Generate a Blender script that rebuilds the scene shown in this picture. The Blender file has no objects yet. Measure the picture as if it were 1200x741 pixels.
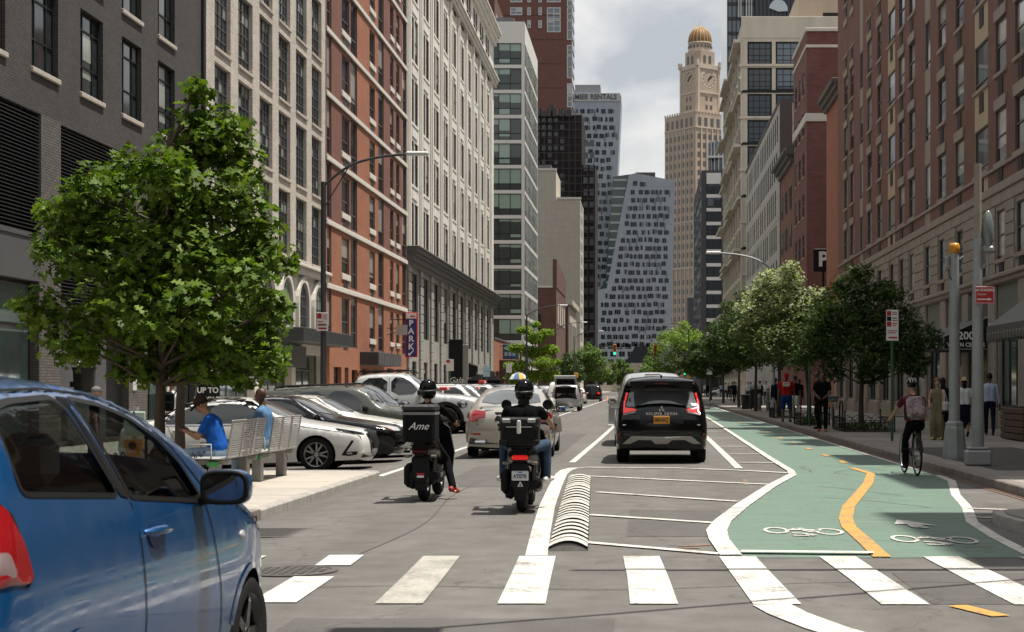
import bpy, bmesh, math, random
import numpy as np
from mathutils import Vector, Matrix, Euler
from mathutils.geometry import delaunay_2d_cdt
R = math.radians
rnd = random.Random(11)
sc = bpy.context.scene
C = sc.collection
EYE = 1.52
# ---------------------------------------------------------------- camera
cd = bpy.data.cameras.new('camera'); cam = bpy.data.objects.new('camera', cd); C.objects.link(cam)
cam.location = (0, 0, EYE); cam.rotation_euler = (R(90), 0, 0)
cd.sensor_width = 36; cd.lens = 57.0
cd.shift_x = -157/1200; cd.shift_y = 82.5/1200
cd.clip_start = .1; cd.clip_end = 6000
cd.dof.use_dof = True; cd.dof.focus_distance = 24; cd.dof.aperture_fstop = 7.1
sc.camera = cam
# ---------------------------------------------------------------- light
SUN_EL = 73.0
w = bpy.data.worlds.new('World'); sc.world = w; w.use_nodes = True
nt = w.node_tree; nt.nodes.clear()
def N(nt, t, **k):
    n = nt.nodes.new(t)
    for a, b in k.items():
        setattr(n, a, b)
    return n
def setin(n, **k):
    for a, b in k.items():
        n.inputs[a.replace('_', ' ')].default_value = b
sky = N(nt, 'ShaderNodeTexSky', sky_type='NISHITA', sun_disc=False)
sky.sun_elevation = R(SUN_EL); sky.sun_rotation = R(90); sky.air_density = 1.2; sky.dust_density = 2.5
bg1 = N(nt, 'ShaderNodeBackground'); bg1.inputs[1].default_value = .075
nt.links.new(sky.outputs[0], bg1.inputs[0])
tc = N(nt, 'ShaderNodeTexCoord'); mp = N(nt, 'ShaderNodeMapping'); mp.inputs['Scale'].default_value = (3.0, 3.0, 4.2)
mp.inputs['Location'].default_value = (.35, .2, .1)
nt.links.new(tc.outputs['Generated'], mp.inputs[0])
no = N(nt, 'ShaderNodeTexNoise'); setin(no, Scale=1.7, Detail=9, Roughness=.55, Distortion=.5)
nt.links.new(mp.outputs[0], no.inputs['Vector'])
cr = N(nt, 'ShaderNodeValToRGB')
e = cr.color_ramp.elements
e[0].position = .40; e[0].color = (.335, .355, .375, 1)
e[1].position = .57; e[1].color = (.56, .555, .54, 1)
x = e.new(.49); x.color = (.46, .465, .47, 1)
nt.links.new(no.outputs[0], cr.inputs[0])
bg2 = N(nt, 'ShaderNodeBackground'); bg2.inputs[1].default_value = 1.22
nt.links.new(cr.outputs[0], bg2.inputs[0])
mx = N(nt, 'ShaderNodeMixShader'); mx.inputs[0].default_value = .88
nt.links.new(bg1.outputs[0], mx.inputs[1]); nt.links.new(bg2.outputs[0], mx.inputs[2])
wo = N(nt, 'ShaderNodeOutputWorld'); nt.links.new(mx.outputs[0], wo.inputs[0])
sl = bpy.data.lights.new('sun', 'SUN'); sl.energy = 4.8; sl.angle = R(.55); sl.color = (1, .95, .86)
so = bpy.data.objects.new('sun', sl); C.objects.link(so)
so.rotation_euler = (0, R(90-SUN_EL), 0); so.location = (60, 40, 120)
vs = sc.view_settings; vs.view_transform = 'Standard'; vs.look = 'None'; vs.exposure = .42; vs.gamma = 1; vs.use_curve_mapping = False
sc.cycles.use_denoising = True; sc.cycles.max_bounces = 7; sc.cycles.transparent_max_bounces = 12
sc.cycles.glossy_bounces = 4; sc.cycles.diffuse_bounces = 3; sc.cycles.caustics_reflective = False; sc.cycles.caustics_refractive = False
sc.cycles.sample_clamp_indirect = 4
# ---------------------------------------------------------------- materials
MC = {}
def newmat(name):
    m = bpy.data.materials.new(name); m.use_nodes = True
    nt = m.node_tree; nt.nodes.clear()
    out = N(nt, 'ShaderNodeOutputMaterial'); b = N(nt, 'ShaderNodeBsdfPrincipled')
    nt.links.new(b.outputs[0], out.inputs[0])
    return m, nt, b, out
def rgba(c): return (c[0], c[1], c[2], 1)
def M(name, col=(.5, .5, .5), rough=.6, metal=0, var=0, vs=3, bump=0, bs=60, coat=0, spec=.5, emit=None, es=1, streak=0, rv=0):
    """plain paint / stone / metal: colour with noise variation, optional relief"""
    if name in MC: return MC[name]
    m, nt, b, out = newmat(name); L = nt.links.new
    b.inputs['Roughness'].default_value = rough; b.inputs['Metallic'].default_value = metal
    b.inputs['Specular IOR Level'].default_value = spec if max(col) > .03 or coat else spec*.35; b.inputs['Coat Weight'].default_value = coat; b.inputs['Coat Roughness'].default_value = .03
    b.inputs['Base Color'].default_value = rgba(col)
    if emit: b.inputs['Emission Color'].default_value = rgba(emit); b.inputs['Emission Strength'].default_value = es
    if var or bump or streak:
        tc = N(nt, 'ShaderNodeTexCoord')
    if var or streak:
        n1 = N(nt, 'ShaderNodeTexNoise'); setin(n1, Scale=vs, Detail=6, Roughness=.6)
        if streak:
            mp = N(nt, 'ShaderNodeMapping'); mp.inputs['Scale'].default_value = (1, 1, streak)
            L(tc.outputs['Object'], mp.inputs[0]); L(mp.outputs[0], n1.inputs['Vector'])
        else: L(tc.outputs['Object'], n1.inputs['Vector'])
        mr = N(nt, 'ShaderNodeMapRange'); setin(mr, From_Min=.25, From_Max=.75, To_Min=1-var, To_Max=1+var)
        L(n1.outputs[0], mr.inputs[0])
        mm = N(nt, 'ShaderNodeVectorMath', operation='SCALE'); mm.inputs[0].default_value = col
        L(mr.outputs[0], mm.inputs['Scale']); L(mm.outputs[0], b.inputs['Base Color'])
        if rv:
            m2 = N(nt, 'ShaderNodeMapRange'); setin(m2, From_Min=.3, From_Max=.7, To_Min=rough-rv, To_Max=rough+rv)
            L(n1.outputs[0], m2.inputs[0]); L(m2.outputs[0], b.inputs['Roughness'])
    if bump:
        n2 = N(nt, 'ShaderNodeTexNoise'); setin(n2, Scale=bs, Detail=4)
        L(tc.outputs['Object'], n2.inputs['Vector'])
        bu = N(nt, 'ShaderNodeBump'); bu.inputs['Strength'].default_value = bump; bu.inputs['Distance'].default_value = .02
        L(n2.outputs[0], bu.inputs['Height']); L(bu.outputs[0], b.inputs['Normal'])
    MC[name] = m; return m
def brickm(name, c1, c2, mortar, bw=.215, rh=.075, ms=.009, var=.18, bump=.5, rough=.85, off=.5):
    if name in MC: return MC[name]
    m, nt, b, out = newmat(name); L = nt.links.new
    b.inputs['Roughness'].default_value = rough
    tc = N(nt, 'ShaderNodeTexCoord'); sp = N(nt, 'ShaderNodeSeparateXYZ'); L(tc.outputs['Object'], sp.inputs[0])
    ad = N(nt, 'ShaderNodeMath', operation='ADD'); L(sp.outputs[0], ad.inputs[0]); L(sp.outputs[1], ad.inputs[1])
    cb = N(nt, 'ShaderNodeCombineXYZ'); L(ad.outputs[0], cb.inputs[0]); L(sp.outputs[2], cb.inputs[1])
    br = N(nt, 'ShaderNodeTexBrick'); br.offset = off
    setin(br, Scale=1, Mortar_Size=ms, Mortar_Smooth=.2, Bias=0, Brick_Width=bw, Row_Height=rh)
    br.inputs['Color1'].default_value = rgba(c1); br.inputs['Color2'].default_value = rgba(c2); br.inputs['Mortar'].default_value = rgba(mortar)
    L(cb.outputs[0], br.inputs['Vector'])
    n1 = N(nt, 'ShaderNodeTexNoise'); setin(n1, Scale=.7, Detail=8, Roughness=.7); L(cb.outputs[0], n1.inputs['Vector'])
    mr = N(nt, 'ShaderNodeMapRange'); setin(mr, From_Min=.25, From_Max=.75, To_Min=1-var, To_Max=1+var); L(n1.outputs[0], mr.inputs[0])
    sm = N(nt, 'ShaderNodeVectorMath', operation='SCALE'); L(br.outputs[0], sm.inputs[0]); L(mr.outputs[0], sm.inputs['Scale'])
    L(sm.outputs[0], b.inputs['Base Color'])
    bu = N(nt, 'ShaderNodeBump'); bu.invert = True; bu.inputs['Strength'].default_value = bump; bu.inputs['Distance'].default_value = .01
    L(br.outputs[1], bu.inputs['Height']); L(bu.outputs[0], b.inputs['Normal'])
    MC[name] = m; return m
def panem(name, dark=(.02, .025, .03), blind=(.45, .47, .42), p=.35, rough=.06, tint=(.03, .04, .045), spec=.8):
    """window pane of a building: dark room or drawn blind behind, differing from pane to pane; mirror-like surface"""
    if name in MC: return MC[name]
    m, nt, b, out = newmat(name); L = nt.links.new
    b.inputs['Specular IOR Level'].default_value = spec; b.inputs['Roughness'].default_value = rough
    oi = N(nt, 'ShaderNodeObjectInfo')
    geo = N(nt, 'ShaderNodeNewGeometry')
    su = N(nt, 'ShaderNodeMath', operation='ADD'); L(oi.outputs['Random'], su.inputs[0]); L(geo.outputs['Random Per Island'], su.inputs[1])
    fr = N(nt, 'ShaderNodeMath', operation='FRACT'); L(su.outputs[0], fr.inputs[0])
    tc = N(nt, 'ShaderNodeTexCoord'); sp = N(nt, 'ShaderNodeSeparateXYZ'); L(tc.outputs['Generated'], sp.inputs[0])
    # blind drawn down to a random height
    mu = N(nt, 'ShaderNodeMath', operation='MULTIPLY'); L(fr.outputs[0], mu.inputs[0]); mu.inputs[1].default_value = 7.31
    f2 = N(nt, 'ShaderNodeMath', operation='FRACT'); L(mu.outputs[0], f2.inputs[0])
    gt = N(nt, 'ShaderNodeMath', operation='GREATER_THAN'); L(sp.outputs[2], gt.inputs[0]); L(f2.outputs[0], gt.inputs[1])
    lt = N(nt, 'ShaderNodeMath', operation='LESS_THAN'); L(fr.outputs[0], lt.inputs[0]); lt.inputs[1].default_value = p
    an = N(nt, 'ShaderNodeMath', operation='MULTIPLY'); L(gt.outputs[0], an.inputs[0]); L(lt.outputs[0], an.inputs[1])
    no = N(nt, 'ShaderNodeTexNoise'); setin(no, Scale=1.7, Detail=3); L(tc.outputs['Object'], no.inputs['Vector'])
    mc = N(nt, 'ShaderNodeMix', data_type='RGBA'); mc.inputs[6].default_value = rgba(dark); mc.inputs[7].default_value = rgba(tint)
    L(no.outputs[0], mc.inputs[0])
    m2 = N(nt, 'ShaderNodeMix', data_type='RGBA'); L(mc.outputs[2], m2.inputs[6]); m2.inputs[7].default_value = rgba(blind); L(an.outputs[0], m2.inputs[0])
    L(m2.outputs[2], b.inputs['Base Color'])
    bu = N(nt, 'ShaderNodeBump'); bu.inputs['Strength'].default_value = .04; bu.inputs['Distance'].default_value = .05
    n3 = N(nt, 'ShaderNodeTexNoise'); setin(n3, Scale=.8, Detail=1); L(tc.outputs['Object'], n3.inputs['Vector'])
    L(n3.outputs[0], bu.inputs['Height']); L(bu.outputs[0], b.inputs['Normal'])
    MC[name] = m; return m
def glassm(name, tint=(.5, .55, .5), refl=1.0):
    """thin car glass one can look through"""
    if name in MC: return MC[name]
    m = bpy.data.materials.new(name); m.use_nodes = True; nt = m.node_tree; nt.nodes.clear(); L = nt.links.new
    out = N(nt, 'ShaderNodeOutputMaterial'); t = N(nt, 'ShaderNodeBsdfTransparent'); t.inputs[0].default_value = rgba(tint)
    g = N(nt, 'ShaderNodeBsdfGlossy'); g.inputs['Roughness'].default_value = .01
    fz = N(nt, 'ShaderNodeFresnel'); fz.inputs[0].default_value = 1.5
    mu = N(nt, 'ShaderNodeMath', operation='MULTIPLY_ADD'); mu.inputs[1].default_value = refl; mu.inputs[2].default_value = .04; L(fz.outputs[0], mu.inputs[0])
    mx = N(nt, 'ShaderNodeMixShader'); L(mu.outputs[0], mx.inputs[0]); L(t.outputs[0], mx.inputs[1]); L(g.outputs[0], mx.inputs[2])
    L(mx.outputs[0], out.inputs[0]); MC[name] = m; return m
def paintm(name, col, rough=.25, metal=.0, coat=1.0, flake=0, dust=0, spec=.5):
    """car paint under clear coat, with faint dust"""
    if name in MC: return MC[name]
    m, nt, b, out = newmat(name); L = nt.links.new
    b.inputs['Metallic'].default_value = metal; b.inputs['Coat Weight'].default_value = coat; b.inputs['Coat Roughness'].default_value = .03; b.inputs['Specular IOR Level'].default_value = spec
    b.inputs['Roughness'].default_value = rough; b.inputs['Base Color'].default_value = rgba(col)
    if dust:
        tc = N(nt, 'ShaderNodeTexCoord'); n1 = N(nt, 'ShaderNodeTexNoise'); setin(n1, Scale=5, Detail=8, Roughness=.7); L(tc.outputs['Object'], n1.inputs['Vector'])
        mr = N(nt, 'ShaderNodeMapRange'); setin(mr, From_Min=.42, From_Max=.78, To_Min=0, To_Max=dust); L(n1.outputs[0], mr.inputs[0])
        mc = N(nt, 'ShaderNodeMix', data_type='RGBA'); L(mr.outputs[0], mc.inputs[0]); mc.inputs[6].default_value = rgba(col); mc.inputs[7].default_value = (.5, .5, .48, 1)
        L(mc.outputs[2], b.inputs['Base Color'])
        m3 = N(nt, 'ShaderNodeMapRange'); setin(m3, From_Min=.4, From_Max=.75, To_Min=.02, To_Max=.25); L(n1.outputs[0], m3.inputs[0]); L(m3.outputs[0], b.inputs['Coat Roughness'])
    MC[name] = m; return m
def leafm(name, c1, c2, c3, trans=.35, gloss=.35):
    if name in MC: return MC[name]
    m, nt, b, out = newmat(name); L = nt.links.new
    g = N(nt, 'ShaderNodeNewGeometry'); cr = N(nt, 'ShaderNodeValToRGB')
    e = cr.color_ramp.elements; e[0].color = rgba(c1); e[0].position = .0; e[1].color = rgba(c3); e[1].position = 1
    x = e.new(.55); x.color = rgba(c2)
    L(g.outputs['Random Per Island'], cr.inputs[0]); L(cr.outputs[0], b.inputs['Base Color'])
    b.inputs['Roughness'].default_value = .55; b.inputs['Specular IOR Level'].default_value = gloss
    t = N(nt, 'ShaderNodeBsdfTranslucent'); sc_ = N(nt, 'ShaderNodeVectorMath', operation='MULTIPLY'); sc_.inputs[1].default_value = (1.25, 1.35, .5)
    L(cr.outputs[0], sc_.inputs[0]); L(sc_.outputs[0], t.inputs[0])
    mx = N(nt, 'ShaderNodeMixShader'); mx.inputs[0].default_value = trans; L(b.outputs[0], mx.inputs[1]); L(t.outputs[0], mx.inputs[2]); L(mx.outputs[0], out.inputs[0])
    MC[name] = m; return m
# ---------------------------------------------------------------- mesh helpers
class MB:
    """collects shapes; obj() links them as ONE mesh object"""
    def __init__(s): s.v = []; s.f = []; s.m = []; s.mats = []; s.s = []
    def mi(s, mat):
        if mat not in s.mats: s.mats.append(mat)
        return s.mats.index(mat)
    def add(s, vs, fs, mat, smooth=False):
        o = len(s.v); i = s.mi(mat); s.v += [tuple(p) for p in vs]
        for f in fs: s.f.append(tuple(o+k for k in f)); s.m.append(i); s.s.append(smooth)
        return s
    def box(s, a, b, mat, skip=()):
        x0, y0, z0 = a; x1, y1, z1 = b
        fs = [(0, 3, 2, 1), (4, 5, 6, 7), (0, 1, 5, 4), (1, 2, 6, 5), (2, 3, 7, 6), (3, 0, 4, 7)]
        return s.add([(x0, y0, z0), (x1, y0, z0), (x1, y1, z0), (x0, y1, z0), (x0, y0, z1), (x1, y0, z1), (x1, y1, z1), (x0, y1, z1)],
                     [f for k, f in enumerate(fs) if k not in skip], mat)
    def rbox(s, a, b, r, mat, T=None):
        """box with chamfered edges"""
        vs = []; c = [(a[i]+b[i])/2 for i in range(3)]; h = [abs(b[i]-a[i])/2 for i in range(3)]
        r = min(r, *[q*.95 for q in h]); idx = {}
        for sx in (-1, 1):
            for sy in (-1, 1):
                for sz in (-1, 1):
                    for ax in range(3):
                        q = [h[0]*sx, h[1]*sy, h[2]*sz]; sg = (sx, sy, sz)
                        for k in range(3):
                            if k != ax: q[k] -= r*sg[k]
                        idx[(sx, sy, sz, ax)] = len(vs); vs.append(Vector(q)+Vector(c))
        fs = []
        for ax in range(3):
            o = [k for k in range(3) if k != ax]
            for sg in (-1, 1):
                f = []
                for (p, q) in ((-1, -1), (1, -1), (1, 1), (-1, 1)):
                    k = [0, 0, 0]; k[ax] = sg; k[o[0]] = p; k[o[1]] = q; f.append(idx[(*k, ax)])
                fs.append(f)
        for ax in range(3):
            o = [k for k in range(3) if k != ax]
            for p in (-1, 1):
                for q in (-1, 1):
                    f = []
                    for sg, aa in ((-1, o[0]), (1, o[0]), (1, o[1]), (-1, o[1])):
                        k = [0, 0, 0]; k[ax] = sg; k[o[0]] = p; k[o[1]] = q; f.append(idx[(*k, aa)])
                    fs.append(f)
        for sx in (-1, 1):
            for sy in (-1, 1):
                for sz in (-1, 1): fs.append([idx[(sx, sy, sz, 0)], idx[(sx, sy, sz, 1)], idx[(sx, sy, sz, 2)]])
        cc = Vector(c); out = []
        for f in fs:
            n = (vs[f[1]]-vs[f[0]]).cross(vs[f[2]]-vs[f[0]]); ce = sum((vs[k] for k in f), Vector())/len(f)
            out.append(f if n.dot(ce-cc) >= 0 else f[::-1])
        if T: vs = [T @ v for v in vs]
        return s.add(vs, out, mat)
    def tube(s, pts, r, mat, n=8, caps=True, closed=False, sx=1.0):
        pts = [Vector(p) for p in pts]; k = len(pts)
        rs = r if isinstance(r, (list, tuple)) else [r]*k
        vs = []; up = None
        for i, p in enumerate(pts):
            if closed: d = pts[(i+1) % k]-pts[i-1]
            else: d = pts[min(i+1, k-1)]-pts[max(i-1, 0)]
            d.normalize()
            if up is None: up = Vector((0, 0, 1)) if abs(d.z) < .9 else Vector((0, 1, 0))
            a = d.cross(up); a.normalize(); b = a.cross(d); b.normalize(); up = b
            for j in range(n):
                t = 2*math.pi*j/n; vs.append(p+(a*math.cos(t)*sx+b*math.sin(t))*rs[i])
        fs = []
        for i in range(k if closed else k-1):
            i2 = (i+1) % k
            for j in range(n):
                j2 = (j+1) % n; fs.append((i*n+j, i2*n+j, i2*n+j2, i*n+j2)[::-1])
        s.add(vs, fs, mat, True)
        if caps and not closed:
            s.add(vs[:n], [tuple(range(n))], mat); s.add(vs[-n:], [tuple(range(n))[::-1]], mat)
        return s
    def lathe(s, prof, mat, c=(0, 0, 0), n=16, axis='z', smooth=True, a0=0, a1=2*math.pi):
        """prof: (radius, height) pairs going up"""
        vs = []; full = abs(a1-a0-2*math.pi) < 1e-6; m = n if full else n+1
        for (r, h) in prof:
            for j in range(m):
                t = a0+(a1-a0)*j/n; p = (r*math.cos(t), r*math.sin(t), h)
                if axis == 'x': p = (p[2], p[0], p[1])
                elif axis == 'y': p = (p[1], p[2], p[0])
                vs.append((p[0]+c[0], p[1]+c[1], p[2]+c[2]))
        fs = []
        for i in range(len(prof)-1):
            for j in range(n):
                j2 = (j+1) % m; fs.append((i*m+j, i*m+j2, (i+1)*m+j2, (i+1)*m+j))
        return s.add(vs, fs, mat, smooth)
    def prism(s, poly, a, b, mat, ax='y', T=None, smooth=False):
        """extrude a 2D polygon: ax='y' -> polygon (x,z); 'x' -> (y,z); 'z' -> (x,y)"""
        def P(p, t): return (p[0], t, p[1]) if ax == 'y' else ((t, p[0], p[1]) if ax == 'x' else (p[0], p[1], t))
        n = len(poly); ar = sum(poly[i][0]*poly[(i+1) % n][1]-poly[(i+1) % n][0]*poly[i][1] for i in range(n))
        if (ar < 0) != (ax == 'y'): poly = poly[::-1]
        if ax == 'y': a, b = max(a, b), min(a, b)
        if ax != 'y': a, b = min(a, b), max(a, b)
        if ax == 'y': poly = poly[::-1]; a, b = b, a
        vs = [P(p, a) for p in poly]+[P(p, b) for p in poly]
        if T: vs = [tuple(T @ Vector(v)) for v in vs]
        fs = [tuple(range(n))[::-1], tuple(range(n, 2*n))]
        if ax == 'y': fs = [f[::-1] for f in fs]
        sd = [(i, (i+1) % n, n+(i+1) % n, n+i) for i in range(n)]
        if ax == 'y': sd = [f[::-1] for f in sd]
        s.add(vs, fs, mat); s.add(vs, sd, mat, smooth)
        return s
    def ell(s, c, r, mat, n=12, m=8, T=None):
        vs = []; fs = []
        for i in range(m+1):
            ph = math.pi*i/m-math.pi/2
            for j in range(n):
                t = 2*math.pi*j/n
                v = Vector((math.cos(ph)*math.cos(t)*r[0], math.cos(ph)*math.sin(t)*r[1], math.sin(ph)*r[2]))
                vs.append((T @ v if T else v)+Vector(c))
        for i in range(m):
            for j in range(n): fs.append((i*n+j, i*n+(j+1) % n, (i+1)*n+(j+1) % n, (i+1)*n+j))
        return s.add(vs, fs, mat, True)
    def ribbon(s, pts, wd, z, mat):
        """flat strip of width wd along ground points"""
        pts = [Vector((p[0], p[1])) for p in pts]; vs = []; k = len(pts)
        ws = wd if isinstance(wd, (list, tuple)) else [wd]*k
        for i, p in enumerate(pts):
            d = (pts[min(i+1, k-1)]-pts[max(i-1, 0)]).normalized(); nn = Vector((-d.y, d.x))
            zz = z(p.x) if callable(z) else z
            a = p+nn*ws[i]/2; b = p-nn*ws[i]/2
            vs += [(a.x, a.y, zz), (b.x, b.y, zz)]
        return s.add(vs, [(2*i, 2*i+1, 2*i+3, 2*i+2) for i in range(k-1)], mat)
    def mesh(s, name):
        me = bpy.data.meshes.new(name); me.from_pydata(s.v, [], s.f)
        for m in s.mats: me.materials.append(m)
        me.polygons.foreach_set('material_index', s.m); me.polygons.foreach_set('use_smooth', s.s)
        me.update(); return me
    def obj(s, name, parent=None, loc=(0, 0, 0), rz=0, merge=False, **k):
        me = s.mesh(name)
        if merge: weld(me)
        return put(name, me, parent, loc, rz, **k)
def weld(me, d=.0004):
    bm = bmesh.new(); bm.from_mesh(me); bmesh.ops.remove_doubles(bm, verts=bm.verts, dist=d)
    bmesh.ops.recalc_face_normals(bm, faces=bm.faces); bm.to_mesh(me); bm.free(); me.update()
def put(name, me, parent=None, loc=(0, 0, 0), rz=0, rot=None, **k):
    o = bpy.data.objects.new(name, me); C.objects.link(o)
    o.location = loc; o.rotation_euler = rot if rot else (0, 0, rz)
    if parent: o.parent = parent
    for a, b in k.items(): o[a] = b
    return o
def thing(name, label, cat, loc=(0, 0, 0), rz=0, group=None):
    o = bpy.data.objects.new(name, None); C.objects.link(o); o.location = loc; o.rotation_euler = (0, 0, rz)
    o.empty_display_size = .2
    o['label'] = label; o['category'] = cat
    if group: o['group'] = group
    return o
def tag(o, label, cat, group=None):
    o['label'] = label; o['category'] = cat
    if group: o['group'] = group
    return o
def copy_tree(o, parent=None):
    c = o.copy(); C.objects.link(c)
    if parent: c.parent = parent
    for ch in o.children: copy_tree(ch, c)
    return c
def dup(o, label, loc, rz=0, group=None):
    c = copy_tree(o); c.location = loc; c.rotation_euler = (0, 0, rz); c['label'] = label
    if group: c['group'] = group
    return c
FONTS = {}
def text(name, s, size, mat, parent, loc, rot=(R(90), 0, 0), th=.004, shear=0, sx=1, bold=0, align='CENTER', space=1):
    cu = bpy.data.curves.new(name, 'FONT'); cu.body = s; cu.size = size; cu.extrude = th; cu.shear = shear
    cu.align_x = align; cu.align_y = 'CENTER'; cu.offset = bold; cu.space_character = space; cu.resolution_u = 3
    o = bpy.data.objects.new(name, cu); C.objects.link(o)
    me = bpy.data.meshes.new_from_object(o.evaluated_get(bpy.context.evaluated_depsgraph_get()))
    bpy.data.objects.remove(o); bpy.data.curves.remove(cu)
    me.materials.clear(); me.materials.append(mat); me.name = name
    o = put(name, me, parent, loc, rot=rot); o.scale = (sx, 1, 1); return o
def lerp(a, b, t): return a+(b-a)*t
def chaikin(p, k=2, closed=False):
    for _ in range(k):
        q = []
        n = len(p); rg = range(n) if closed else range(n-1)
        if not closed: q.append(p[0])
        for i in rg:
            a, b = p[i], p[(i+1) % n]
            q.append(tuple(lerp(a[j], b[j], .25) for j in range(len(a)))); q.append(tuple(lerp(a[j], b[j], .75) for j in range(len(a))))
        if not closed: q.append(p[-1])
        p = q
    return p
def spline(pts, k=6):
    """Catmull-Rom through points"""
    P = [Vector(p) for p in pts]; out = []
    for i in range(len(P)-1):
        a, b, c, d = P[max(i-1, 0)], P[i], P[i+1], P[min(i+2, len(P)-1)]
        for j in range(k):
            t = j/k
            out.append(.5*((2*b)+(c-a)*t+(2*a-5*b+4*c-d)*t*t+(3*b-a-3*c+d)*t**3))
    out.append(P[-1]); return out
def gz(x):
    """road height across the street: level, falling towards the left parking bays"""
    return 0 if x > -3.4 else max(-.24, .036*(x+3.4))
# ================================================================ SETTING
def asphalt(name, col, var=.16):
    m, nt, b, out = newmat(name); L = nt.links.new
    tc = N(nt, 'ShaderNodeTexCoord'); b.inputs['Roughness'].default_value = .82; b.inputs['Specular IOR Level'].default_value = .35
    def nz(s, d=4, r=.6, sc=None):
        n = N(nt, 'ShaderNodeTexNoise'); setin(n, Scale=s, Detail=d, Roughness=r)
        if sc:
            mp = N(nt, 'ShaderNodeMapping'); mp.inputs['Scale'].default_value = sc; L(tc.outputs['Object'], mp.inputs[0]); L(mp.outputs[0], n.inputs['Vector'])
        else: L(tc.outputs['Object'], n.inputs['Vector'])
        return n
    def rng(n, a, z, f0=.3, f1=.7):
        r = N(nt, 'ShaderNodeMapRange'); setin(r, From_Min=f0, From_Max=f1, To_Min=a, To_Max=z); L(n.outputs[0], r.inputs[0]); return r
    fine = rng(nz(95, 3, .8), .6, 1.4); mid = rng(nz(2.3, 6, .65), 1-var, 1+var)
    lane = rng(nz(.55, 4, .6, (1.6, .12, 1)), 1-var*.8, 1+var*.8); big = rng(nz(.16, 3), .93, 1.07)
    v = None
    for q in (fine, mid, lane, big):
        if v is None: v = q; continue
        mu = N(nt, 'ShaderNodeMath', operation='MULTIPLY'); L(v.outputs[0], mu.inputs[0]); L(q.outputs[0], mu.inputs[1]); v = mu
    # thin sealed cracks
    vo = N(nt, 'ShaderNodeTexVoronoi', feature='DISTANCE_TO_EDGE'); setin(vo, Scale=.33)
    wp = nz(1.1, 5); ad = N(nt, 'ShaderNodeVectorMath', operation='ADD'); L(tc.outputs['Object'], ad.inputs[0])
    s3 = N(nt, 'ShaderNodeVectorMath', operation='SCALE'); s3.inputs['Scale'].default_value = 1.4; L(wp.outputs[1], s3.inputs[0]); L(s3.outputs[0], ad.inputs[1]); L(ad.outputs[0], vo.inputs['Vector'])
    ck = N(nt, 'ShaderNodeMapRange'); setin(ck, From_Min=.002, From_Max=.008, To_Min=.74, To_Max=1); L(vo.outputs[0], ck.inputs[0])
    mu = N(nt, 'ShaderNodeMath', operation='MULTIPLY'); L(v.outputs[0], mu.inputs[0]); L(ck.outputs[0], mu.inputs[1])
    sm = N(nt, 'ShaderNodeVectorMath', operation='SCALE'); sm.inputs[0].default_value = col; L(mu.outputs[0], sm.inputs['Scale']); L(sm.outputs[0], b.inputs['Base Color'])
    bu = N(nt, 'ShaderNodeBump'); bu.inputs['Strength'].default_value = .35; bu.inputs['Distance'].default_value = .008
    L(fine.outputs[0], bu.inputs['Height']); L(bu.outputs[0], b.inputs['Normal']); MC[name] = m; return m
def roadpaint(name, col, under=(.12, .115, .108), lo=.52, hi=.72, dirt=.14):
    """thermoplastic paint worn through to the asphalt in flecks and streaks"""
    m, nt, b, out = newmat(name); L = nt.links.new; b.inputs['Roughness'].default_value = .7
    tc = N(nt, 'ShaderNodeTexCoord'); n = N(nt, 'ShaderNodeTexNoise'); setin(n, Scale=26, Detail=8, Roughness=.75); L(tc.outputs['Object'], n.inputs['Vector'])
    n2 = N(nt, 'ShaderNodeTexNoise'); setin(n2, Scale=2.2, Detail=5, Roughness=.65); L(tc.outputs['Object'], n2.inputs['Vector'])
    ad = N(nt, 'ShaderNodeMath', operation='MULTIPLY_ADD'); ad.inputs[1].default_value = .55; L(n2.outputs[0], ad.inputs[0])
    hf = N(nt, 'ShaderNodeMath', operation='MULTIPLY'); hf.inputs[1].default_value = .5; L(n.outputs[0], hf.inputs[0]); L(hf.outputs[0], ad.inputs[2])
    mr = N(nt, 'ShaderNodeMapRange'); setin(mr, From_Min=lo, From_Max=hi, To_Min=0, To_Max=1); L(ad.outputs[0], mr.inputs[0])
    mrd = N(nt, 'ShaderNodeMapRange'); setin(mrd, From_Min=.3, From_Max=.7, To_Min=1-dirt, To_Max=1+dirt*.5); L(n2.outputs[0], mrd.inputs[0])
    sm = N(nt, 'ShaderNodeVectorMath', operation='SCALE'); sm.inputs[0].default_value = col; L(mrd.outputs[0], sm.inputs['Scale'])
    mc = N(nt, 'ShaderNodeMix', data_type='RGBA'); L(mr.outputs[0], mc.inputs[0]); L(sm.outputs[0], mc.inputs[6]); mc.inputs[7].default_value = rgba(under)
    L(mc.outputs[2], b.inputs['Base Color']); MC[name] = m; return m
ASPH = asphalt('asphalt_road', (.130, .122, .112), .2)
ASPD = asphalt('asphalt_dark', (.07, .067, .063))
WHITE = roadpaint('road_paint_white', (.66, .635, .58), lo=.50, hi=.67, dirt=.16)
WORN = roadpaint('road_paint_worn', (.52, .49, .43), lo=.40, hi=.68)
YELL = roadpaint('road_paint_yellow', (.56, .30, .06), lo=.50, hi=.68)
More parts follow.
